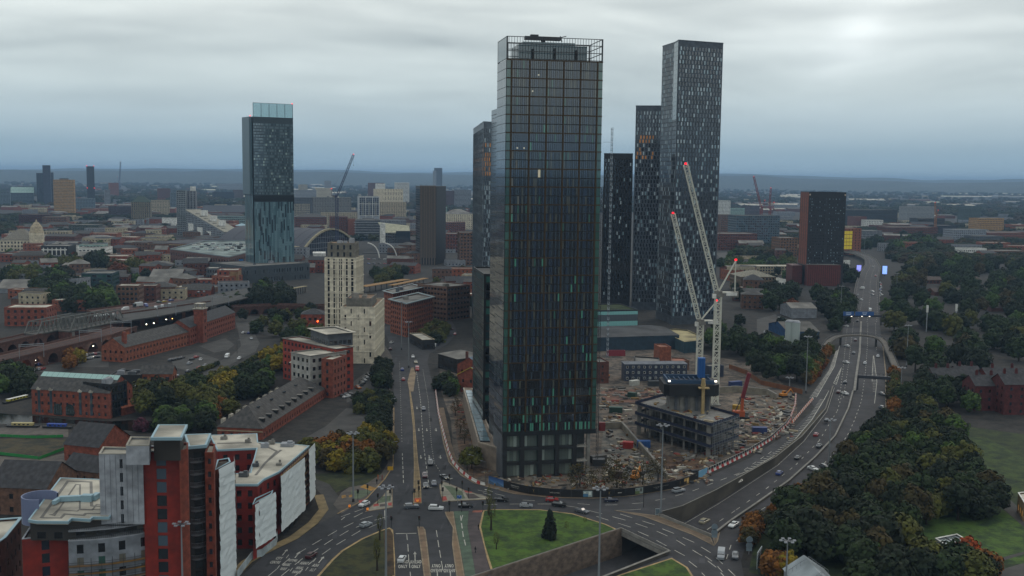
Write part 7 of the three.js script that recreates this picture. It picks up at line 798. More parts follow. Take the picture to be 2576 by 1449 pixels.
function plantAll() {
const isT = (t) => t.h >= 4,big = TREES.filter(isT).sort((a,b) => b.s - a.s),rest = big.slice(300);const seen = {};
for (const t of [...big.slice(0,300),...TREES.filter((t) => !isT(t))]) {const sh = !isT(t),g = thing(sh ? 'shrub' :'tree',LN[t.kind] + (sh ? ' shrub ' :' tree ') + t.where,sh ? 'shrub' :'tree',t.v.toArray(),t.a,t.group ?? t.where);if (!sh) {const k = mesh('trunk',trunkGeo,barkM,g);k.scale.setScalar(t.h * .62);} const c = mesh('crown',t.geo ?? (t.r > 3 ? CR[t.k % 5] :CRs[t.k % 3]),LM[t.kind],g);c.scale.set(t.r,Math.max(t.r * .9,t.h * .36),t.r * t.z);c.position.y = Math.max(t.h * .5,t.h - c.scale.y * 1.05);}
const im = new THREE.InstancedMesh(CR[1],new THREE.MeshStandardMaterial({color:0xffffff,roughness:1,vertexColors:true}),rest.length),m = new THREE.Matrix4(),q = new THREE.Quaternion();rest.forEach((t,i) => {const sy = Math.max(t.r * .9,t.h * .36);q.setFromAxisAngle(V(0,1,0),t.a);m.compose(V(t.v.x,Math.max(t.h * .5,t.h - sy * 1.05),t.v.z),q,V(t.r,sy,t.r * t.z));im.setMatrixAt(i,m);im.setColorAt(i,LM[t.kind].color);});im.name = 'tree_belt';im.userData = {kind:'stuff',label:'smaller trees of the park and streets',category:'trees'};scene.add(im);
}
const inside = insidePoly;

function wood(poly,gap,rad,hgt,kinds,where,group,max = 999,hole) {const w = GP(poly);let x0 = 1e9,x1 = -1e9,z0 = 1e9,z1 = -1e9;for (const p of w) {x0 = Math.min(x0,p[0]);x1 = Math.max(x1,p[0]);z0 = Math.min(z0,p[1]);z1 = Math.max(z1,p[1]);} const got = [];for (let k = 0;k < 6000 && got.length < max;k++) {const p = [rr(x0,x1),rr(z0,z1)];if (!inside(p,w) || got.some((q) => Math.hypot(q[0] - p[0],q[1] - p[1]) < gap)) continue;if (hole && hole(p)) continue;got.push(p);tree(V(p[0],0,p[1]),rr(...rad),rr(...hgt),pick(kinds),where,group);} return got.length;}
const D3 = ['dark','dark','green','green','dark','mid'],MX = ['dark','green','green','dark','olive','mid','dark','green','brown','green'];
wood(r3([[1170,600],[1300,420],[1480,300],[1660,200],[1800,150],[2000,240],[2080,400],[2130,560],[2330,760],[2360,900],[2200,940],[1950,930],[1740,950],[1760,1090],[1560,1200],[1330,1290],[1000,1300],[800,1250],[650,1180],[640,1060],[800,900],[1000,760]]),5.2,[3.6,5.6],[8,13],MX,'in the dense wood beside the motorway','trees in the wood beside the motorway',135);
wood(r3([[1260,1330],[1300,1300],[1560,1330],[1900,1290],[2250,1330],[2300,1420],[1280,1420]]),6,[3.4,5],[7,10],['dark','green','olive','dark'],'at the park edge near the pale gabled roof','trees at the park edge',26);
wood(r6([[1530,420],[1640,330],[1700,190],[2100,190],[2576,210],[2620,1000],[2330,1010],[1900,1010],[1760,1130],[1640,1270],[1570,1080],[1590,830],[1500,700],[1500,520]]),10,[5,8.5],[9,15],MX,'in the wide park beyond the motorway','trees in the wide park',130);
wood(r6([[1880,1060],[2100,1180],[2260,1330],[1700,1330],[1660,1240]]),7,[4,5.6],[9,13],D3,'between the brick houses and the motorway','trees by the brick houses',20);
wood(r6([[465,870],[560,840],[680,860],[850,820],[960,850],[1010,910],[930,1020],[890,1120],[800,1110],[650,1090],[560,1040],[480,960]]),7,[4.2,6],[10,14],D3,'on the bank between site and motorway','trees on the bank above the site',26);
wood(r6([[1010,470],[1240,470],[1260,580],[1180,660],[1060,600]]),11,[6,8],[12,15],D3,'beside the elevated road','trees beside the elevated road',14);wood(r6([[580,470],[640,400],[860,420],[860,520],[700,520],[620,560]]),11,[5,7],[11,14],D3,'by the buff apartments','trees by the buff apartments',14);wood(r6([[180,780],[400,740],[440,900],[320,920],[180,900]]),7,[4.5,6],[11,14],D3,'between the cream shed and the crane mast','trees by the cream shed',9);wood(r6([[250,190],[700,150],[850,180],[850,215],[300,240]]),16,[5,7],[6,9],['olive','green','mid'],'on the strip below the car park','trees below the far car park',18);wood(r6([[1200,260],[1290,260],[1280,360],[1200,350]]),12,[6,7.5],[12,15],D3,'at the foot of the student tower','trees at the student tower',4);wood(r6([[1240,40],[1650,0],[1900,40],[1880,130],[1600,120],[1350,90]]),24,[8,12],[10,14],D3,'where the elevated road bends','trees at the elevated bend',22);
for (const [x,y,r,h,k,w] of [[745,700,5,10,'dark','beside the blue walled warehouse'],[820,560,6,11,'rust','by the grey shed'],[640,770,4,6,'dark','beside the mixer lorries'],[960,790,5,9,'dark','behind the silos'],[1150,690,5,9,'green','beside the gantry'],[430,640,4,7,'dark','in the builders yard']]) tree(G(1717.3 + x / 3,603.75 + y / 3),r,h,k,w);

{const row = (a,b,n,kinds,where,group,r,h) => {for (let i = 0;i < n;i++) {const t = i / (n - 1),p = [lerp(a[0],b[0],t) + rr(-5,5),lerp(a[1],b[1],t) + rr(-4,4)];tree(G(...r6([p])[0]),rr(...r),rr(...h),pick(kinds),where,group);}};row([930,1090],[1100,870],15,['orange','yellow','orange','olive','brown'],'in the row along the motorway bank','autumn row on the motorway bank',[2.4,3.6],[5,7.5]);row([960,1100],[1080,940],8,['rust','orange'],'low in the row along the motorway bank','low autumn row on the motorway bank',[1.6,2.2],[2.4,3.6]);row([1595,1050],[1600,1320],16,['orange','brown','orange','olive'],'in the hedge row beyond the carriageway','autumn hedge row beyond the carriageway',[2.6,3.8],[5,7.5]);}
{const p = poly3(r3([[600,1000],[680,900],[800,790],[930,690],[1050,620]]));walk(p,3,(v) => tree(v.add(V(rr(-.8,1.2),0,rr(-.8,.8))),rr(1.6,2.8),rr(2.6,4.6),pick(['orange','brown','orange','olive']),'at the edge of the wood along the slip road','autumn edge along the slip road'));const q = poly3(r3([[500,1110],[520,1000],[600,940]]));walk(q,2.6,(v) => tree(v,rr(2,3),rr(4,6.5),pick(['orange','brown']),'by the roundabout sign','autumn trees by the roundabout sign'));for (const [x,y,r,h,k,w] of [[690,1320,4,6,'orange','beside the multi headed lamp mast'],[790,1330,3.6,5.5,'yellow','beside the lamp mast and gabled roof'],[2150,1190,3,6,'bright','at the corner of the portable classroom'],[2300,1330,4,6,'orange','below the portable classroom'],[1480,1250,4,7,'mid','behind the park corner']]) tree(G(...r3([[x,y]])[0]),r,h,k,w);}

const zl = (f,poly,gap,rad,hgt,kinds,where,group,max) => wood(f(poly),gap,rad,hgt,kinds,where,group,max);
zl(r4,[[200,420],[330,350],[480,290],[600,400],[640,470],[830,440],[830,540],[690,560],[520,560],[380,520],[220,460]],11,[6,9],[11,16],['green','dark','mid','green'],'on the old city hill by the green glass office','trees on the old city hill',34);zl(r4,[[50,290],[250,270],[330,330],[180,340],[60,330]],12,[6,8],[10,14],['mid','olive','green'],'behind the old city hill','trees behind the old city hill',10);zl(r4,[[340,200],[570,190],[580,230],[340,240]],16,[7,9],[10,13],['green','olive'],'below the crossed black office','trees below the crossed office',10);zl(r4,[[680,180],[780,180],[800,220],[690,220]],14,[7,9],[12,16],D3,'beside the white stepped offices','trees by the white stepped offices',6);for (const [x,y,k] of [[890,290,'rust'],[985,250,'olive'],[1040,250,'olive'],[870,260,'brown']]) tree(G(x / 3,603.75 + y / 3),8,14,k,'by the green glass office');
zl(r4,[[1910,470],[2000,420],[2150,430],[2230,500],[2100,530],[1920,530]],10,[6,8],[12,16],D3,'at the foot of the striped tower podium','trees below the striped tower',14);zl(r4,[[1640,510],[1800,480],[1900,530],[1700,540]],10,[5,6],[8,10],['green','olive'],'on the viaduct bank','trees on the viaduct bank',8);
zl(r4,[[-20,1080],[120,1060],[200,1120],[190,1180],[-20,1190]],6.5,[4,6],[8,12],D3,'on the quay beside the canal warehouse','trees on the canal quay',12);zl(r4,[[1090,1230],[1200,1200],[1280,1260],[1290,1340],[1080,1340]],6,[4.2,5.6],[9,12],['dark','green','olive'],'weeping beside the canal','trees weeping beside the canal',8);zl(r4,[[1330,1190],[1500,1150],[1600,1220],[1560,1300],[1360,1300]],6,[4,5.4],[8,11],['olive','green','olive'],'beside the towpath','trees beside the towpath',10);zl(r4,[[1580,1130],[1680,1090],[1790,1130],[1760,1220],[1600,1220]],5.5,[4,5.4],[8,10],['yellow','yellow','olive'],'beside the long warehouse roof','yellow trees by the long warehouse',8);zl(r4,[[1800,1110],[1960,1060],[2030,1110],[1990,1200],[1830,1220]],6,[4,5.6],[9,12],['dark','green','mid'],'behind the long warehouse','trees behind the long warehouse',10);zl(r4,[[1990,990],[2090,900],[2210,870],[2210,980],[2090,1030]],5.5,[4,5],[8,11],['yellow','olive','yellow','mid'],'below the white balcony apartments','yellow trees by the apartments',12);zl(r4,[[2300,780],[2420,720],[2440,800],[2330,830]],7,[4,5],[8,10],['mid','olive'],'at the foot of the cream tower','trees at the cream tower',5);
zl(r4,[[510,920],[600,900],[610,990],[520,990]],4.5,[3,4],[6,8],['orange','yellow','orange'],'in the arches car park','orange trees in the arches car park',5);zl(r1,[[1210,170],[1380,120],[1580,180],[1590,270],[1230,260]],5,[3.6,5],[7,9],['mid','green','dark'],'in the garden behind the red apartment block','trees behind the red apartment block',12);zl(r1,[[1500,70],[1680,60],[1760,110],[1600,150]],5,[3,4.4],[6,8],['yellow','olive','orange'],'by the warehouse gable','autumn trees by the warehouse gable',8);tree(G(...r1([[1065,240]])[0]),3,5,'pink','on the canal side terrace');
zl(r2,[[-250,440],[-60,410],[60,380],[200,330],[350,330],[355,510],[200,540],[-60,540],[-240,500]],4.6,[3,4.6],[6,9],['olive','yellow','brown','olive','orange','olive'],'on the verge above the crossing','autumn trees on the verge',34);zl(r2,[[210,170],[340,20],[350,240],[240,260]],3.8,[2.4,3.4],[4,6],['dark','green','dark'],'in the hedge along the main road','hedge along the main road',22);zl(r5,[[110,1230],[300,1180],[350,1230],[340,1330],[120,1310]],4.5,[2.6,3.6],[3,5],['dark','olive','green'],'on the bank beside the main road','planting beside the main road',18);zl(r5,[[265,1000],[350,960],[350,1130],[270,1130]],4.5,[3,3.8],[6,8],['dark','green','dark'],'between car park and main road','trees between car park and main road',12);zl(r5,[[740,1130],[840,1090],[880,1160],[790,1200]],4.5,[3.4,4.2],[6,8],D3,'by the sheeted houses','trees by the sheeted houses',6);zl(r5,[[620,760],[700,690],[800,690],[760,770],[650,800]],7,[4,5],[6,9],['olive','dark','brown'],'by the road fork','trees by the road fork',9);zl(r5,[[250,270],[420,230],[480,260],[440,330],[260,330]],12,[5,7],[6,9],['green','olive','dark'],'on the railway embankment','trees on the railway embankment',12);

{const p = poly3(r4([[1960,880],[1850,950],[1700,1030],[1500,1110]]));walk(p,2.2,(v) => tree(v,rr(1.3,1.8),rr(2.2,3),pick(['green','olive','dark']),'in the clipped hedge along the curving street','hedge along the curving street'));const q = poly3(r4([[1640,950],[1500,1000],[1380,1060]]));walk(q,2.4,(v) => tree(v,rr(1.3,1.8),rr(2,3),pick(['green','olive','dark']),'in the hedge by the mill car park','hedge by the mill car park'));}

wood([[20,640],[420,610],[620,640],[600,720],[300,735],[20,700]],30,[4,6],[7,11],['green','olive','dark','mid'],'among the inner city roofs','street trees among the roofs',46);wood([[1090,700],[1185,680],[1185,780],[1110,800]],12,[3.5,5],[6,9],['olive','dark','brown'],'in the brick quarter','trees in the brick quarter',10);wood([[1830,640],[2000,640],[2000,800],[1830,780]],16,[4,6],[7,11],D3,'around the builders yards','trees around the yards',24);wood([[600,800],[800,795],[800,870],[650,860]],10,[3.5,5],[6,10],['olive','green','mid','dark'],'along the canal below the cream tower','trees along the canal',18);

tree(G(...r2([[985,520]])[0]),4,8,'olive','beside the stone pavilion at the roadworks');for (const [x,y] of [[860,120],[900,250],[930,330],[880,60]]) tree(G(...r2([[x,y]])[0]),2.4,6,'brown','along the roadworks pavement','thin brown trees along the roadworks',CRb);
for (const [x,y,r] of [[1800,660,4.4],[2080,660,4.8],[2275,640,4],[2390,610,3.4],[2030,600,3],[1930,700,3]]) tree(G(...r2([[x,y]])[0]),r,8,'brown','bare behind the black hoarding','nearly bare trees behind the hoarding',CRb);
{const v = G(1382.7,1358),g = thing('conifer','dark cone shaped fir standing alone on the roundabout lawn','tree',[v.x,0,v.z]),h = HT(v,1287);new MB().cyl(0,0,0,.3,2,.25,8).build('trunk',barkM,g);const c = mesh('crown',CRc,LM.conifer,g);c.scale.set(2.7,h * .5,2.7);c.position.y = h * .49;}
for (const [x,y,h,r] of [[1130,985,10,1.2],[1170,1130,5,.9],[1700,990,3,.8],[1840,940,2.4,.6],[1115,870,9,1]]) tree(G(...r2([[x,y]])[0]),r,h,'olive','sapling on the roundabout lawn','saplings on the roundabout lawn',CRb);for (const [x,y,h] of [[270,1290,9],[290,1060,8],[265,1180,5]]) tree(G(...r2([[x,y]])[0]),1,h,'olive','sapling on the dry grass island','saplings on the dry grass island',CRb);
tree(G(...r6([[45,575]])[0]),3.2,13,'conifer','below the turquoise podium',undefined,CRc);
plantAll();

{
const ic = CRs[0],N = 9000,im = new THREE.InstancedMesh(ic,new THREE.MeshStandardMaterial({color:0xffffff,roughness:1,vertexColors:true}),N),m = new THREE.Matrix4(),q = new THREE.Quaternion(),c = new THREE.Color();let k = 0;
for (let i = 0;i < 60000 && k < N;i++) {const left = R() < .5,x = rr(-60,2640),y0 = 452 + (x - 1288) * .0115;const y = y0 + 8 + (R() ** 1.5) * (x > 1800 ? 190 :150);const v = G(x,y);const d = Math.hypot(v.x,v.z),n = fbm(v.x * .0016,v.z * .0016,4,4) + (x > 1850 && y > 560 ? .25 :0) + (d > 3500 ? .1 :-.06);if (n < .02 || (x > 2110 && x < 2240 && y > 600)) continue;if (x > 600 && x < 760 && y > 600) continue;const s = rr(5,9) * (d > 3000 ? 1.7 :1);q.setFromAxisAngle(V(0,1,0),R() * 6);m.compose(V(v.x,s * .55,v.z),q,V(s * rr(.9,1.5),s * .8,s));im.setMatrixAt(k,m);c.set(pick([0x1d2615,0x263317,0x222b17,0x33361a,0x3a2f1a]));im.setColorAt(k,c);k++;}
im.count = k;im.name = 'woodland';im.userData = {kind:'stuff',label:'trees and gardens spread over the far plain',category:'woodland'};scene.add(im);
}
// ================================================================ vehicles
const tyreM = mat(0x101012,{rough:.9}),carGlass = glassOf(0x0d1114),headOn = emit(0xfff3d6,3),headOff = mat(0xb8bcc0,{rough:.2}),tailM = mat(0x6a0f10,{rough:.3}),tailOn = emit(0xff2a1a,1);
const frustum = (x0,x1,z,X0,X1,Z,y0,y1) => {const m = new MB(),a = [x0,y0,z],b = [x1,y0,z],c = [x1,y0,-z],d = [x0,y0,-z],e = [X0,y1,Z],f = [X1,y1,Z],g = [X1,y1,-Z],h = [X0,y1,-Z];m.quad(a,b,f,e);m.quad(b,c,g,f);m.quad(c,d,h,g);m.quad(d,a,e,h);m.quad(e,f,g,h);return m;};
const profile = (pts,w,bev = .1) => {const s = new THREE.Shape(pts.map((p) => new THREE.Vector2(...p))),g = new THREE.ExtrudeGeometry(s,{depth:w - 2 * bev,bevelEnabled:true,bevelSize:bev,bevelThickness:bev,bevelSegments:2});g.translate(0,0,-(w / 2 - bev));return g;};
const wheelGeo = (() => {const g = new THREE.CylinderGeometry(.33,.33,.22,14);g.rotateX(Math.PI / 2);return g;})(),hubGeo = (() => {const g = new THREE.CylinderGeometry(.19,.19,.24,8);g.rotateX(Math.PI / 2);return g;})(),lampGeo = new THREE.BoxGeometry(.1,.16,.36);
const CARS = {
hatchback:{L:4.1,body:profile([[-1.95,.35],[1.95,.35],[2,.65],[1.9,.82],[1.0,.95],[-1.9,1.0],[-2,.8]],1.76),cab:frustum(-1.85,1.0,.76,-1.45,.25,.6,.96,1.46).geo(),roof:frustum(-1.5,.3,.62,-1.4,.15,.56,1.45,1.52).geo(),wx:1.25},
saloon:{L:4.6,body:profile([[-2.2,.35],[2.2,.35],[2.28,.62],[2.1,.8],[1.0,.92],[-1.5,.96],[-2.2,.92],[-2.28,.7]],1.8),cab:frustum(-1.6,.95,.78,-1.0,.2,.6,.92,1.4).geo(),roof:frustum(-1.05,.25,.62,-.95,.1,.56,1.39,1.46).geo(),wx:1.38},
estate:{L:4.7,body:profile([[-2.25,.4],[2.25,.4],[2.33,.7],[2.15,.9],[1.05,1.02],[-2.2,1.08],[-2.33,.8]],1.86),cab:frustum(-2.2,1.05,.8,-1.9,.3,.66,1.03,1.6).geo(),roof:frustum(-1.98,.35,.68,-1.85,.2,.62,1.59,1.68).geo(),wx:1.42},
van:{L:5.2,body:profile([[-2.55,.4],[2.55,.4],[2.6,.9],[2.3,1.15],[1.7,1.3],[1.05,2.05],[.8,2.15],[-2.5,2.15],[-2.6,1.9]],1.95),cab:frustum(1.12,1.85,.9,.98,1.15,.82,1.36,2.0).geo(),roof:frustum(-2.4,.8,.8,-2.3,.7,.76,2.14,2.2).geo(),wx:1.7},
lorry:{L:7,body:profile([[-3.5,.9],[1.7,.9],[1.7,3.3],[-3.5,3.3]],2.4,.05),cab:frustum(1.85,3.5,1.1,1.9,3.3,1.05,.7,2.7).geo(),roof:frustum(-3.5,1.7,1.15,-3.4,1.6,1.1,3.3,3.4).geo(),wx:2.3},
};
const PAINT = {white:0xbfc1c0,silver:0x84898d,grey:0x4a4e53,black:0x0f1012,navy:0x161d33,blue:0x16317a,red:0x8d1517,'dark red':0x431318,cream:0x978f76,green:0x1d3a2c,yellow:0xa08a1c,orange:0xa25a1c};
const paintM = (c) => mat(PAINT[c],{rough:.3,clearcoat:.8,clearcoatRoughness:.1});
const carProto = {};
function car(type,colour,px,dir,where,o = {}) {
const h = px[2] ?? o.h ?? 0,v = G(px[0],px[1],h),w = G(dir[0],dir[1],h),C = CARS[type],turn = Math.atan2(-(w.z - v.z),w.x - v.x),key = type + colour + (o.lit ? 1 :0);const lab = colour + ' ' + type + ' ' + where;
let g;if (carProto[key]) {g = carProto[key].clone();g.name = numbered(type);scene.add(g);g.position.set(v.x,h + .03,v.z);g.rotation.y = turn;g.userData = {label:lab,category:type === 'van' || type === 'lorry' ? type :'car',group:o.group ?? 'traffic and parked cars'};return g;}
g = thing(type,lab,type === 'van' || type === 'lorry' ? type :'car',[v.x,h + .03,v.z],turn,o.group ?? 'traffic and parked cars');const p = paintM(colour);
mesh('body',C.body,p,g);mesh('windows',C.cab,carGlass,g);mesh('roof',C.roof,o.roof ? paintM(o.roof) :p,g);
const wy = type === 'lorry' ? .5 :.34,ws = type === 'lorry' ? 1.5 :1,z = type === 'lorry' ? 1.05 :type === 'van' ? .85 :.79;for (const x of [-C.wx,C.wx]) for (const s of [-1,1]) {const t = mesh('wheel',wheelGeo,tyreM,g);t.position.set(x,wy,s * z);t.scale.setScalar(ws);mesh('hub',hubGeo,S.steel,t);}
for (const s of [-1,1]) {const y = type === 'lorry' ? 1 :.68,a = mesh('headlight',lampGeo,o.lit ? headOn :headOff,g);a.position.set(C.L / 2 - .05,y,s * z * .72);const b = mesh('tail_light',lampGeo,tailM,g);b.position.set(-C.L / 2 + .04,y + .08,s * z * .78);}
carProto[key] = g;return g;
}
const c2 = (x,y) => r2([[x,y]])[0],c3 = (x,y,h) => [...r3([[x,y]])[0],h ?? 0],c4 = (x,y,h) => [x / 3,603.75 + y / 3,h ?? 0],c5 = (x,y) => [858.67 + x / 3,603.75 + y / 3],c6 = (x,y,h) => [1717.3 + x / 3,603.75 + y / 3,h ?? 0];
const rt = (p,dx = 30,dy = 0) => [p[0] + dx,p[1] + dy];
for (const [ty,co,p,dx,dy,w,o] of [
['estate','grey',c2(528,818),30,-2,'crossing the junction below the median'],['estate','white',c2(715,830),30,1,'crossing the junction below the waiting cars'],['saloon','black',c2(938,812),30,0,'crossing in front of the cycle path'],['saloon','black',c2(1205,765),30,2,'passing the tip of the crossing island'],['hatchback','silver',c2(1395,810),30,1,'beside the lawn kerb'],['hatchback','red',c2(1590,765),30,1,'passing the black hoarding'],['estate','black',c2(1645,803),30,3,'with red sides beside the red hatchback'],['saloon','grey',c2(1815,850),30,8,'curving round the lawn'],['saloon','navy',c2(2035,768),30,-1,'on the slip lane below the hoarding'],['estate','silver',c2(2545,695),30,-6,'on the slip road beside the blue hoarding end'],['hatchback','white',c2(172,800),-20,9,'leaving the crossing by the coloured paving'],['hatchback','silver',c2(185,955),26,-9,'with black roof beside the dry grass island',{roof:'black'}],['hatchback','white',c2(457,1215),-1,-30,'on the AHEAD ONLY letters'],
['estate','black',c2(672,488),4,30,'with headlights on nearing the crossing',{lit:1}],['hatchback','dark red',c2(630,582),3,30,'with headlights queuing beside the median',{lit:1}],['saloon','black',c2(637,658),2,30,'with headlights at the stop line',{lit:1}],['hatchback','navy',c2(700,645),2,30,'beside the headlit car at the stop line'],['saloon','black',c2(778,595),26,14,'turning left at the crossing island',{lit:1}],['hatchback','navy',c2(620,78),3,30,'coming down the main road',{lit:1}],['hatchback','dark red',[783,1402],20,-14,'on the lane words by the scaffolded block'],
['estate','cream',c3(165,930,-4.9),26,-14,'climbing out of the underpass'],['saloon','white',c3(385,955),-22,14,'on the slip road below the median wall'],['hatchback','grey',c3(478,1045),-20,18,'under the direction sign'],['van','silver',c3(290,1190),-4,30,'at the roundabout entry'],['hatchback','grey',c3(396,1192),-2,30,'beside the silver van at the roundabout entry',{lit:1}],['hatchback','blue',c3(730,562,-2.8),24,-18,'in the sunken carriageway'],['saloon','black',c3(868,445,-2.2),24,-20,'behind the red hatchback in the cutting'],['hatchback','red',c3(1007,272,-1.3),20,-24,'rising from the cutting'],['saloon','grey',c3(1030,355,-1.6),20,-22,'beside the wall in the cutting'],['hatchback','black',c3(1085,162),14,-28,'leaving the cutting'],['saloon','white',c3(985,530),-20,24,'on the opposite carriageway by the mast'],['hatchback','grey',c3(1070,515),-20,24,'with headlights behind the white saloon',{lit:1}],['estate','white',c3(1218,350),-18,24,'approaching past the wood'],['hatchback','grey',c3(1507,68),-3,30,'with headlights near the orange hedge row',{lit:1}],['hatchback','silver',c3(1493,142),-8,28,'near the edge of the wood'],
['saloon','white',c6(1222,1165),4,-30,'beside the dark red car on the motorway'],['hatchback','dark red',c6(1175,1155),4,-30,'beside the white saloon on the motorway'],['hatchback','black',c6(1225,1083),4,-30,'on the motorway below the sign gantry'],['saloon','white',c6(1233,930),3,-30,'on the motorway near the hatched nose'],['saloon','grey',c6(1290,858),3,-30,'approaching the footbridge'],['hatchback','white',c6(1240,806),3,-30,'just before the footbridge'],['hatchback','dark red',c6(1303,763),2,-30,'under the footbridge'],['hatchback','black',c6(1318,618),2,-30,'beyond the footbridge'],['hatchback','silver',c6(1375,938),-3,30,'with headlights before the gantry',{lit:1}],['hatchback','silver',c6(1473,885),-3,30,'on the outer lane by the footbridge ramp'],['hatchback','grey',c6(1508,1172),-2,30,'beside the orange hedge row'],['hatchback','white',c6(1235,655),3,-30,'on the edge lane beyond the footbridge'],['van','white',c6(1415,536),-2,30,'beyond the blue sign gantry'],['hatchback','white',c6(1345,455,1.6),2,-30,'on the rising viaduct'],['hatchback','silver',c6(1322,420,2),2,-30,'on the viaduct edge lane'],['van','white',c6(1355,370,3.4),2,-30,'on the viaduct crest'],['hatchback','grey',c6(1433,420,2),-2,30,'coming down the viaduct'],['hatchback','white',c6(1433,392,2.6),-2,30,'behind the grey car on the viaduct'],['hatchback','red',c6(1455,275,5.4),-2,30,'near the advert screen'],['hatchback','silver',c6(1435,205,6),-2,30,'at the viaduct bend'],
['hatchback','white',c5(540,888),3,30,'with headlights leaving the fork',{lit:1}],['saloon','cream',c5(562,928),4,30,'following down from the fork',{lit:1}],['van','red',c5(573,985),3,30,'coming down the main road'],['hatchback','blue',c5(460,985),-3,-30,'going up the main road'],['hatchback','red',c5(468,1060),-2,-30,'going up beside the median'],['hatchback','white',c5(380,780),-10,-18,'on the bridge approach'],['hatchback','dark red',c5(370,828),-10,-18,'beside the cream block'],['van','white',c5(693,803),20,-6,'parked at the road fork'],['hatchback','navy',c5(722,798),20,-6,'beside the white van at the fork'],['hatchback','red',c5(858,715),-8,16,'on the curving side street'],['hatchback','dark red',c5(825,680),20,2,'parked on the side street'],
['hatchback','white',c4(1840,706),2,-20,'on the curving street by the viaduct'],['hatchback','blue',c4(1875,706),2,-20,'beside the white hatchback on the curving street'],['hatchback','silver',c4(1897,750),-4,20,'on the bend of the curving street'],['hatchback','white',c4(1805,900),-14,8,'on the curving street below the mill'],['van','white',c4(1715,888),-14,8,'parked below the mill'],['hatchback','black',c4(1665,988),-16,8,'by the clipped hedge'],['hatchback','black',c4(1175,1098),16,-8,'by the black sheds'],['hatchback','navy',c4(1345,1036),16,-8,'parked by the brick range'],['hatchback','black',c4(1292,1054),16,-8,'parked behind the navy car at the brick range'],['hatchback','white',c4(1295,1170),16,-6,'parked beside the towpath'],['hatchback','silver',c4(1030,1118),14,-8,'outside the black sheds'],
['hatchback','blue',[801,1142],20,-4,'in the verge car park'],['van','white',[824,1116],20,3,'in the verge car park'],['hatchback','navy',c2(150,292),20,-3,'behind the autumn verge'],['hatchback','silver',c2(130,312),20,-3,'behind the autumn verge'],
['lorry','white',c4(1040,506,10),-20,2,'on the raised car park'],['van','blue',c4(1102,503,10),16,6,'beside the white lorry on the raised car park'],['van','white',c4(1175,522,10),16,-3,'on the raised car park'],['van','white',c4(1225,512,10),16,-3,'on the raised car park'],['van','silver',c4(1280,500,10),16,-3,'on the raised car park'],['van','white',c4(945,530,10),12,6,'on the ramp of the raised car park'],['van','white',c4(745,580,8),16,4,'behind the truss bridge'],['hatchback','white',c4(800,572,9),16,2,'behind the truss bridge'],['hatchback','white',c4(850,570,9),16,2,'behind the truss bridge'],['hatchback','yellow',c4(1240,470,10),14,-2,'on the raised car park'],['hatchback','green',c4(1200,474,10),14,-2,'on the raised car park'],['hatchback','blue',c4(1292,460,10),14,-2,'on the raised car park'],['hatchback','black',c4(1500,402,10),14,-3,'at the end of the raised car park'],['hatchback','grey',c4(1540,398,10),14,-3,'at the end of the raised car park'],
]) car(ty,co,p,rt(p,dx,dy),w,o ?? {});

const rowCars = (list,where,group,d) => list.forEach(([p,co]) => car('hatchback',co,p,rt(p,...d),where,{group})),pc = ['black','silver','white','grey','navy','red','black','silver','blue'];
rowCars(Array.from({length:14},(_,i) => [c4(612 + (i % 7) * 22,885 + Math.floor(i / 7) * 26 - (i % 7) * 4),pc[i % 9]]),'parked by the railway arches','cars parked by the railway arches',[4,-14]);rowCars(Array.from({length:7},(_,i) => [c4(1290 + i * 14,912 - i * 3),i % 3 ? 'black' :'grey']),'parked in the row beside the mill','cars parked in the mill row',[3,-14]);rowCars([[c4(1515,908),'white'],[c4(1430,938),'silver'],[c4(1552,955),'silver'],[c4(1505,972),'red'],[c4(1450,905),'black'],[c4(1480,890),'red'],[c4(1420,1000),'navy']],'parked in the mill car park','cars in the mill car park',[14,-5]);rowCars([...Array.from({length:6},(_,i) => [c5(125 + i * 16,1122 - i * 19),['orange','grey','black','silver','silver','black'][i]]),[c5(40,1190),'white'],[c5(62,1168),'black'],[c5(22,1176),'grey'],[c5(256,1106),'navy'],[c5(262,1085),'black']],'parked below the white framed apartments','cars below the white framed apartments',[16,5]);rowCars(Array.from({length:9},(_,i) => [c4(255 + (i % 5) * 22,955 + Math.floor(i / 5) * 36 - (i % 5) * 4),pc[(i * 4) % 9]]),'parked behind the canal warehouse','cars behind the canal warehouse',[12,-4]);rowCars(Array.from({length:10},(_,i) => [c5(735 + (i % 5) * 10,650 + Math.floor(i / 5) * 14 - (i % 5) * 3),pc[(i * 5) % 9]]),'parked along the side street','cars along the side street',[12,3]);rowCars(Array.from({length:26},(_,i) => [c6(360 + i * 18,105 - i * 1.4 + (i % 2) * 8),pc[(i * 7) % 9]]),'parked in the far car park','cars in the far car park',[3,-8]);rowCars(Array.from({length:9},(_,i) => [c6(1490 + (i % 2) * 8,430 - i * 13),pc[(i * 2) % 9]]),'queuing on the ramp beside the viaduct','cars queuing beside the viaduct',[-1,14]);rowCars([[c6(620,702),'silver'],[c6(600,732),'navy'],[c6(668,640),'grey'],[c6(735,590),'white'],[c6(440,770),'grey']],'on the yard street by the silos','cars on the yard street',[8,-10]);rowCars(Array.from({length:12},(_,i) => [zc(905 + (i % 6) * 70,1150 + Math.floor(i / 6) * 60),pc[(i * 5) % 9]]),'parked by the tram stop','cars parked by the tram stop',[12,1]);

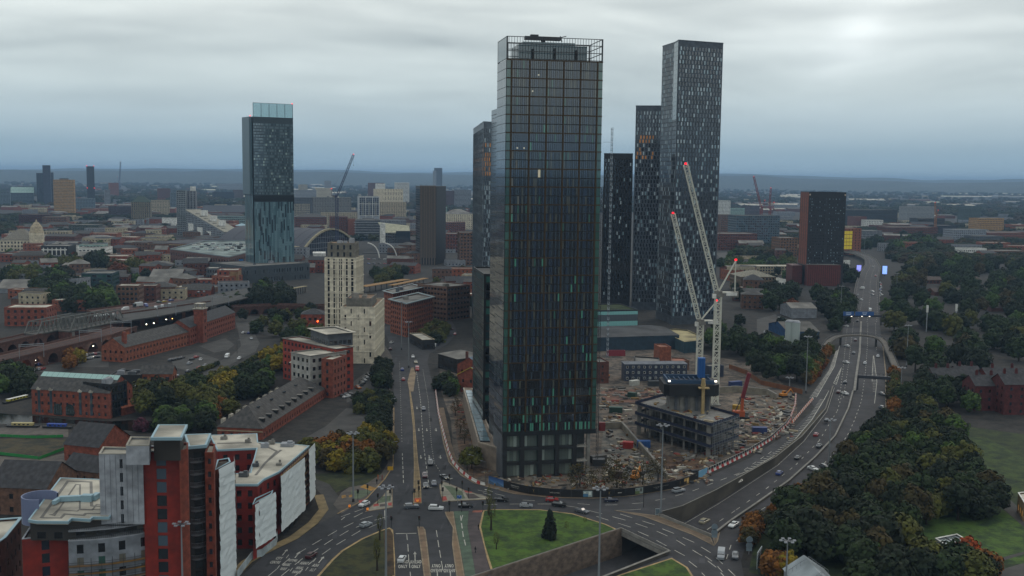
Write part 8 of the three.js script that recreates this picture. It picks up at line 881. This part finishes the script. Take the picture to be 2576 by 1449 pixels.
function boat(label,a,b,hex,cab) {const A = G(...a),B = G(...b),L = A.distanceTo(B),g = thing('narrowboat',label,'boat',[A.x,0,A.z],Math.atan2(-(B.z - A.z),B.x - A.x));mesh('hull',profile([[0,0],[L,0],[L + .5,.8],[-.7,.8]],2.1,.1),S.black,g);new MB().box(1.5,.8,-.9,L - 2,1.8,.9).build('cabin',mat(hex,{rough:.5}),g);new MB().box(1.3,1.8,-.95,L - 1.8,1.88,.95).build('roof',cab ?? mat(hex,{rough:.5}),g);for (let x = 2.5;x < L - 2.5;x += 1.8) new MB().box(x,1.1,.9,x + .9,1.6,.95).build('window',GL.dark,g);}
boat('cream and black narrowboat moored beside the quay',[22,1074],[96,1075],0xa39563);boat('blue covered narrowboat moored behind the cream one',[112,1076],[178,1078],0x1d3f8f);boat('yellow and white narrowboat by the canal warehouse',[12,1016],[76,1001],0xa39a2a,S.white);
// ================================================================ street furniture, signs, people
function mast(base,top,where,o = {}) {const b = asG(base),h = HT(b,top),g = thing('lamp_mast','tall grey lighting mast ' + where,'lamp post',[b.x,b.y,b.z]),r = .32;new MB().cyl(0,0,0,r,h,r * .45,10).build('pole',mat(0x74797c,{rough:.6}),g);new MB().cyl(0,0,0,.45,1.2,.4,10).build('base',S.steelDark,g);const rg = new MB();rg.cyl(0,h - .3,0,.7,h,.7,10);rg.build('head_ring',S.steelDark,g);const n = o.n ?? 6;for (let k = 0;k < n;k++) {const a = k / n * 6.283,m = new MB();m.bar([Math.cos(a) * .3,h - .1,Math.sin(a) * .3],[Math.cos(a) * 1.5,h + .05,Math.sin(a) * 1.5],.12);m.cbox(Math.cos(a) * 1.7,h - .1,Math.sin(a) * 1.7,.75,.28,.6);m.build('lantern',S.greyClad,g);}}
mast([2084,1186],1056,'between the carriageways beside the wood');mast([888.7,1263],1090,'beside the coloured crossing paving');mast([1662,1299],1070,'at the corner of the underpass parapet');mast([971,1462],1226,'on the dry grass island');mast([1506,1466],1229,'below the underpass lawn');mast([461,1560],1318,'in front of the scaffolded apartments');mast([1976,1500],1360,'at the park edge by autumn shrubs');mast([2027,989],847,'above the autumn row by the site');mast([2264,1020],925,'by the orange hedge row');mast([2280,924],819,'near the footbridge ramp');mast([1986,977],950,'at the site fence corner');mast([2114,800],720,'beside the blue sign gantry');mast([2255,737],688,'beside the far carriageway');mast([1010,880],760,'in the fork median');mast([1028,925],810,'at the head of the median');mast([2297,690],645,'in the park by the far bend');mast([2174,640],600,'at the far bend');
for (const [x,y,t] of [[2330,835,768],[2403,830,765]]) {const b = G(x,y),h = HT(b,t),g = thing('antenna_pole','white communications pole rising from the park trees','pole',[b.x,0,b.z],0,'white poles in the park');new MB().cyl(0,0,0,.4,h,.3,8).build('pole',S.greyClad,g);new MB().cyl(0,h - 5,0,.8,h,.8,8).build('antenna',S.white,g);}

const lampProto = (() => {const g = new THREE.Group();new MB().cyl(0,0,0,.11,8,.07,7).build('pole',S.steelDark,g);const a = new MB();a.bar([0,8,0],[1.4,8.3,0],.08);a.cbox(1.6,8.2,0,.7,.14,.28);a.build('lantern',S.greyClad,g);return g;})();
[[c2(1000,590),3],[c2(385,480),0],[c2(375,130),0],[c2(1090,640),3],c2(2280,810),c4(1790,860),c4(1330,1150),c4(1690,420),c4(1620,440),c4(1890,300)].forEach((e) => {const p = Array.isArray(e[0]) ? e[0] :e,v = G(...p.slice(0,2)),g = lampProto.clone();g.name = numbered('street_lamp');g.position.set(v.x,0,v.z);g.rotation.y = e[1] && Array.isArray(e[0]) ? e[1] :0;g.userData = {label:'slim dark street lamp column beside the carriageway',category:'lamp post',group:'slim street lamps'};scene.add(g);});

const sigR = emit(0xff2a1a,1.2),sigProto = (() => {const g = new THREE.Group();new MB().cyl(0,0,0,.08,3.6,.08,8).build('pole',S.black,g);new MB().box(-.28,2.4,-.2,.28,3.7,.2).build('signal_head',S.black,g);for (const [y,m] of [[3.45,0x5a1512],[3.05,0x4a3a12],[2.65,0x12401f]]) {const c = new THREE.CylinderGeometry(.12,.12,.06,10);c.rotateX(Math.PI / 2);mesh('lens',c,mat(m,{rough:.3}),g).position.set(0,y,.22);} return g;})();
for (const [p,w] of [[c2(378,968),'at the corner of the dry grass island'],[c2(588,968),'on the near traffic island'],[c2(582,690),'on the median by the queue'],[c2(585,735),'lower on the median by the queue'],[c2(552,755),'at the foot of the median'],[c2(757,690),'at the crossing island corner'],[c2(765,745),'low on the crossing island'],[c2(816,640),'at the crossing island tip'],[c2(912,690),'in the middle of the crossing island'],[c2(870,745),'by the cycle crossing'],[c2(960,745),'at the island tail'],[c2(950,580),'by the red barriers'],[c2(815,850),'on the buff island end'],[c2(908,848),'at the head of the cycle path'],[c2(368,760),'on the small crossing island'],[c2(380,720),'at the small island top'],[c2(275,790),'on the small island point'],[c2(125,760),'on the coloured paving'],[c2(1068,850),'at the footpath end'],[c2(198,720),'behind the coloured paving']]) {const v = G(...p),g = sigProto.clone();g.name = numbered('traffic_light');g.position.set(v.x,.12,v.z);g.rotation.y = rr(-.5,.5);g.userData = {label:'black traffic signal post ' + w,category:'traffic light',group:'traffic signals at the crossing'};scene.add(g);}

for (const [p,w] of [[c2(575,775),'at the foot of the median'],[c2(198,838),'at the small island point'],[c2(62,815),'on the left kerb paving']]) {const v = G(...p),g = thing('bollard','orange lit traffic bollard ' + w,'bollard',[v.x,.12,v.z]);new MB().cyl(0,0,0,.3,1,.28,10).build('post',mat(0xb8651c,{rough:.5}),g);new MB().box(-.32,.35,-.32,.32,.85,.32).build('reflector',emit(0xff9a3a,.22),g);}
{const v = G(...c2(370,545)),g = thing('roadwork_sign','yellow diversion sign on the kerb of the main road','sign',[v.x,.12,v.z]);new MB().box(-1,.6,-.05,1,2,.05).build('panel',mat(0xb58d1c,{rough:.5}),g);new MB().box(-.8,0,-.05,-.7,.6,.05).build('leg',S.steelDark,g);new MB().box(.7,0,-.05,.8,.6,.05).build('leg',S.steelDark,g);const u = G(...c2(377,445)),k = thing('roadwork_sign','small white sign on the kerb of the main road','sign',[u.x,.12,u.z]);new MB().box(-.7,1.2,-.05,.7,2.4,.05).build('panel',S.white,k);new MB().cyl(0,0,0,.05,1.2,.05,6).build('post',S.steelDark,k);}

function signBoard(label,base,w,h,hex,txt,hh = 2.5,tw) {const b = asG(base),g = thing('road_sign',label,'sign',[b.x,b.y,b.z],tw ?? 0);const t = canvasTex(256,160,(x,W,H) => {x.fillStyle = hex;x.fillRect(0,0,W,H);x.strokeStyle = '#d8dcd8';x.lineWidth = 6;x.strokeRect(8,8,W - 16,H - 16);x.fillStyle = '#e4e6e2';x.font = 'bold 34px sans-serif';x.textAlign = 'center';txt.forEach((s,i) => x.fillText(s,W / 2,60 + i * 44));});const m = new THREE.MeshStandardMaterial({map:t,roughness:.5}),o = mesh('panel',new THREE.BoxGeometry(w,h,.1),[S.greyClad,S.greyClad,S.greyClad,S.greyClad,m,S.greyClad],g);o.position.y = hh + h / 2;for (const s of [-1,1]) new MB().cyl(s * w * .32,0,-.1,.08,hh + h * .8,.08,6).build('post',S.greyClad,g);return g;}
for (const [l,p,hgt] of [['grey backed round topped sign pair beside the underpass corner',c3(238,1060),5],['pale blue grey sign pair at the slip road exit',c3(500,1165),5.2]]) {const v = G(p[0],p[1]),g = thing('sign_pair',l,'sign',[v.x,0,v.z]);new MB().cyl(0,0,0,.1,hgt,.1,8).build('post',S.greyClad,g);for (const y of [hgt * .5,hgt * .82]) {const c = new THREE.CylinderGeometry(.95,.95,.08,18);c.rotateX(Math.PI / 2);mesh('disc',c,mat(0x6b7880,{rough:.5}),g).position.set(0,y,.1);} new MB().box(-.8,hgt * .5 - 1.6,.02,.8,hgt * .5 - .6,.1).build('plate',mat(0x76858d,{rough:.5}),g);}
{const v = G(...r3([[575,1290]])[0]),g = thing('direction_sign','large grey backed direction sign beside the autumn trees','sign',[v.x,0,v.z],1.15);new MB().box(-3,1.5,-.1,3,6,.1).build('panel',mat(0x8d9597,{rough:.5}),g);const rb = new MB();for (const y of [2,3,4,5]) rb.box(-3,y,.1,3,y + .12,.22);for (const x of [-1.8,1.8]) rb.box(x - .12,0,.22,x + .12,5.6,.4);rb.build('support_frame',S.steelDark,g);}
signBoard('blue direction sign at the coloured crossing',c2(1690 - 800,775),1.6,1.1,'#2a5a9a',['A56'],1.4);signBoard('grey backed sign at the slip road nose',c2(2385,875),1.4,2,'#5a6870',[''],.4);

function gantry(label,a,b,h,signs,col) {const A = G(...a),B = G(...b),L = A.distanceTo(B),g = thing('sign_gantry',label,'gantry',[A.x,0,A.z],Math.atan2(-(B.z - A.z),B.x - A.x));for (const x of [0,L]) new MB().box(x - .35,0,-.5,x + .35,h + 1.4,.5).build('leg',S.steelDark,g);const m = new MB();m.box(0,h,-.8,L,h + 1.5,.8);m.build('beam',mat(0x2a2c33,{rough:.6}),g);const w = new MB();for (let x = 0;x <= L;x += 2) {w.bar([x,h + 1.5,-.8],[x,h + 2.6,-.8],.1);w.bar([x,h + 1.5,.8],[x,h + 2.6,.8],.1);} w.bar([0,h + 2.6,.8],[L,h + 2.6,.8],.08);w.bar([0,h + 2.6,-.8],[L,h + 2.6,-.8],.08);w.build('walkway_rail',S.steelDark,g);for (const [x0,x1,t] of signs) {const tx = canvasTex(256,128,(x,W,H) => {x.fillStyle = '#24508a';x.fillRect(0,0,W,H);x.fillStyle = '#dfe6ee';x.font = 'bold 40px sans-serif';x.textAlign = 'center';x.fillText(t[0],W / 2,56);x.fillText(t[1],W / 2,104);});const o = mesh('sign_panel',new THREE.BoxGeometry(x1 - x0,3,.15),[S.greyClad,S.greyClad,S.greyClad,S.greyClad,new THREE.MeshStandardMaterial({map:tx,roughness:.5}),S.greyClad],g);o.position.set((x0 + x1) / 2,h + 2.6,1);} return g;}
gantry('sign gantry with two blue panels over the motorway',[2122,818],[2216,818],6,[[-1,7,['A57(M)','ahead']],[8,22,['A34','A6']]]);gantry('dark back of a sign gantry over the opposite carriageway',[2157,980],[2237,985],6,[]);
for (const x of [2166,2185,2140]) {const v = G(x,818,0),g = thing('gantry_lamp','small white lamp on the blue sign gantry','lamp',[v.x,6.4,v.z + 1.2],0,'gantry lamps');new MB().cbox(0,0,0,.9,.4,.4).build('lens',lampW,g);new MB().cbox(0,.4,-.2,1,.15,.6).build('hood',S.steelDark,g);}

{const P = [[2050,925,0.6],[2064,893,2.5],[2078,868,4.5],[2092,853,5.6],[2114,844,6.2],[2145,842,6.4],[2177,843,6.4],[2205,848,6.2],[2220,856,5.6],[2232,876,4.2],[2244,902,2.6],[2256,932,.8]].map((p) => G(...p)),g = thing('footbridge','curved concrete footbridge with railings spanning the motorway','bridge'),d = new MB(),rl = new MB(),so = new MB();const crv = new THREE.CatmullRomCurve3(P),pts = crv.getPoints(60),W = 3.4;const off = (i,s) => {const a = pts[Math.max(0,i - 1)],b = pts[Math.min(60,i + 1)],t = b.clone().sub(a);t.y = 0;t.normalize();return [pts[i].x - t.z * s,pts[i].y,pts[i].z + t.x * s];};const up = (p,y) => [p[0],p[1] + y,p[2]];for (let i = 0;i < 60;i++) {const a = off(i,-W / 2),b = off(i,W / 2),c = off(i + 1,W / 2),e = off(i + 1,-W / 2);d.quad(a,b,c,e);d.quad(up(b,-.9),up(c,-.9),c,b);d.quad(up(e,-.9),up(a,-.9),a,e);so.quad(up(a,-.9),up(e,-.9),up(c,-.9),up(b,-.9));for (const [p,q] of [[a,e],[b,c]]) {rl.bar(up(p,1.3),up(q,1.3),.12);rl.bar(up(p,.7),up(q,.7),.07);rl.bar(up(p,0),up(p,1.3),.1);}} d.build('deck',mat(0x6d675e,{t:'mottle'}),g);so.build('soffit',S.concreteDark,g);rl.build('railing',S.steelDark,g);for (const i of [22,38]) new MB().cbox(pts[i].x,0,pts[i].z,1.2,pts[i].y - .9,.8).build('pier',S.concreteDark,g);}

for (const [l,x,y,t,w,m] of [['bright white advert screen beside the railway office',599,728,708,6,emit(0xe8ecff,1.4)],['lit purple blue advert screen by the elevated road',2160,690,667,5,emit(0x9fa4ff,.8)],['lit blue advert screen on the bend of the elevated road',2225,694,669,5,emit(0x8fb4ff,1)],['white advert hoarding at the foot of the student tower',2125,690,654,11,S.white]]) {const v = G(x,y),h = HT(v,t),g = thing('advert_board',l,'billboard',[v.x,0,v.z]);const bt = Math.max(1.5,h - (h > 10 ? 9 :6));new MB().box(-w / 2,bt,0,w / 2,h,.3).build('screen',m,g);new MB().box(-w / 2 - .4,bt - .4,-.6,w / 2 + .4,h + .4,-.05).build('frame',S.black,g);new MB().box(-.5,0,-.5,.5,bt,.1).build('leg',S.black,g);}

for (const [x,y,h,o] of [[1105,640,4,0],[1160,630,4,0],[1255,602,5,0],[1300,596,5,1],[990,722,4,1],[835,755,4,1],[858,772,4,0],[705,802,4,0],[540,820,4,1],[583,840,3,0],[435,873,3,0],[267,910,3,0],[117,937,3,1],[1483,553,5,0],[1508,548,5,0]]) {const v = G(x / 3,603.75 + y / 3,h),g = thing('wall_lamp',(o ? 'warm orange' :'white') + ' lit lamp along the railway arches','lamp',[v.x,h,v.z],0,'lit lamps along the railway arches');new MB().cbox(0,0,0,.55,.5,.5).build('lens',o ? lampO :lampW,g);new MB().cbox(0,.5,-.2,.7,.12,.7).build('hood',S.black,g);const l = new THREE.PointLight(o ? 0xffa860 :0xfff0d8,25);l.position.set(0,.2,.7);l.castShadow = true;g.add(l);}
{const v = G(2398 / 3,603.75 + 618 / 3,6),g = thing('wall_lamp','red orange lamp beside the cream tower','lamp',[v.x,6,v.z]);new MB().cbox(0,0,0,.9,.9,.5).build('lens',emit(0xff5a2a,3),g);new MB().cbox(0,1.6,-.2,2,.2,1).build('hood',S.black,g);const l = new THREE.PointLight(0xff6a30,40);l.position.set(0,.5,1);l.castShadow = true;g.add(l);}
for (const [x,y,h] of [[2460,1175,4],[2465,1220,4]]) {const v = G(1717.3 + x / 3,603.75 + y / 3,h),g = thing('wall_lamp','small white lit lamp on the dark red brick houses','lamp',[v.x,h,v.z],0,'lit lamps on the brick houses');new MB().cbox(0,0,0,.6,.5,.4).build('lens',lampW,g);new MB().cbox(0,.5,-.1,.7,.1,.6).build('hood',S.black,g);}

{const v = G(...zc(1200,1125)),g = thing('arched_footbridge','white leaning arch ribs of the footbridge beside the tram stop','bridge',[v.x,0,v.z]);for (const x of [-14,8]) {const c = new THREE.QuadraticBezierCurve3(V(x - 10,18,-6),V(x + 4,16,0),V(x + 6,0,4));mesh('arch_rib',new THREE.TubeGeometry(c,14,.8,6),S.white,g);} new MB().box(-30,5,-3,40,6,1).build('deck',S.steelDark,g);}

for (const [l,a,b,w] of [['long yellow timber platform canopy roof',r5([[190,355]])[0],r5([[520,300]])[0],9],['second yellow timber platform canopy roof',r5([[400,345]])[0],r5([[660,290]])[0],6],['cream parapet of the railway bridge by the cream tower',r4([[2180,375]])[0],r4([[2320,350]])[0],4]]) {const A = G(...a,6),B = G(...b,6),L = A.distanceTo(B),g = thing('platform_canopy',l,'canopy',[A.x,0,A.z],Math.atan2(-(B.z - A.z),B.x - A.x));const m = new MB();m.box(0,6,-w,L,6.4,0);m.build('roof',mat(w > 5 ? 0x96703a :0x9c9170,{t:'mottle'}),g);for (let x = 3;x < L;x += L / 8) new MB().box(x,0,-w / 2 - .3,x + .5,6,-w / 2 + .3).build('column',S.steelDark,g);}

function personGeo(step) {const pr = [[0,.02],[.09,.05],[.075,.4],[.1,.8],[.17,.95],[.16,1.15],[.21,1.38],[.19,1.45],[.07,1.5],[.065,1.55],[.1,1.6],[.115,1.68],[.09,1.76],[.001,1.79]],P = [],q = 12;const ring = pr.map(([r,y],i) => Array.from({length:q},(_,k) => {const a = k / q * 6.2832;return [Math.cos(a) * r * (y > .9 && y < 1.46 ? 1.2 :1),y,Math.sin(a) * r * (y > .9 && y < 1.46 ? .72 :.95)];}));const m = new MB(),loop = (R0) => {for (let i = 0;i < R0.length - 1;i++) for (let k = 0;k < q;k++) {const j = (k + 1) % q;m.quad(R0[i][j],R0[i][k],R0[i + 1][k],R0[i + 1][j]);}};loop(ring.slice(4));const limb = (a,b,r0,r1) => {const A = V(...a),B = V(...b),rs = [A,B].map((c,i) => Array.from({length:q},(_,k) => {const t = k / q * 6.2832,r = i ? r1 :r0;return [c.x + Math.cos(t) * r,c.y,c.z + Math.sin(t) * r];}));for (let k = 0;k < q;k++) {const j = (k + 1) % q;m.quad(rs[1][j],rs[1][k],rs[0][k],rs[0][j]);}};for (const s of [-1,1]) {const f = s * step;limb([.09 * s,.98,0],[.1 * s,.5,f * .5],.1,.065);limb([.1 * s,.5,f * .5],[.1 * s,.08,f * .7],.065,.045);m.box(.1 * s - .045,0,f * .7 - .07,.1 * s + .045,.09,f * .7 + .17);limb([.22 * s,1.42,0],[.26 * s,1.1,-f * .3],.055,.045);limb([.26 * s,1.1,-f * .3],[.25 * s,.83,-f * .4 + .08],.045,.032);for (let k = 0;k < 4;k++) m.box(.25 * s - .035 + k * .018,.72 - (k === 1 || k === 2 ? .02 :0),-f * .4 + .07,.25 * s - .021 + k * .018,.82,-f * .4 + .1);m.box(.25 * s - .01,.76,-f * .4 + .1,.25 * s + .01,.82,-f * .4 + .12);} return m.geo();}
const pgs = [personGeo(.12),personGeo(.3),personGeo(.04)];[[c2(1035,980),'walking in dark clothes along the footpath kerb'],[c2(1012,1155),'in dark clothes pushing on along the brown footpath'],[c2(268,635),'in dark clothes waiting on the crossing pavement'],[c2(308,605),'in a red jacket on the crossing pavement'],[c2(277,600),'in an orange jacket on the crossing pavement'],[c2(890,752),'in dark clothes on the cycle crossing'],[c2(755,640),'in dark clothes at the crossing island corner']].forEach(([p,w],i) => {const v = G(...p),col = w.includes('red') ? 0x7d1c18 :w.includes('orange') ? 0xa8561c :0x17181b,o = single('person',pgs[i % 3],mat(col,{rough:.9}),'person ' + w,'person',null,[v.x,.13,v.z]);o.rotation.y = rr(0,6);const h = new THREE.SphereGeometry(.108,10,8);const hd = mesh('hair',h,mat(0x1d1510,{rough:1}),o);hd.position.set(0,1.71,-.02);const hi = new THREE.SphereGeometry(.09,8,6);mesh('face',hi,mat(0x9a7560,{rough:.8}),o).position.set(0,1.66,.035);});
renderer.render(scene,camera);
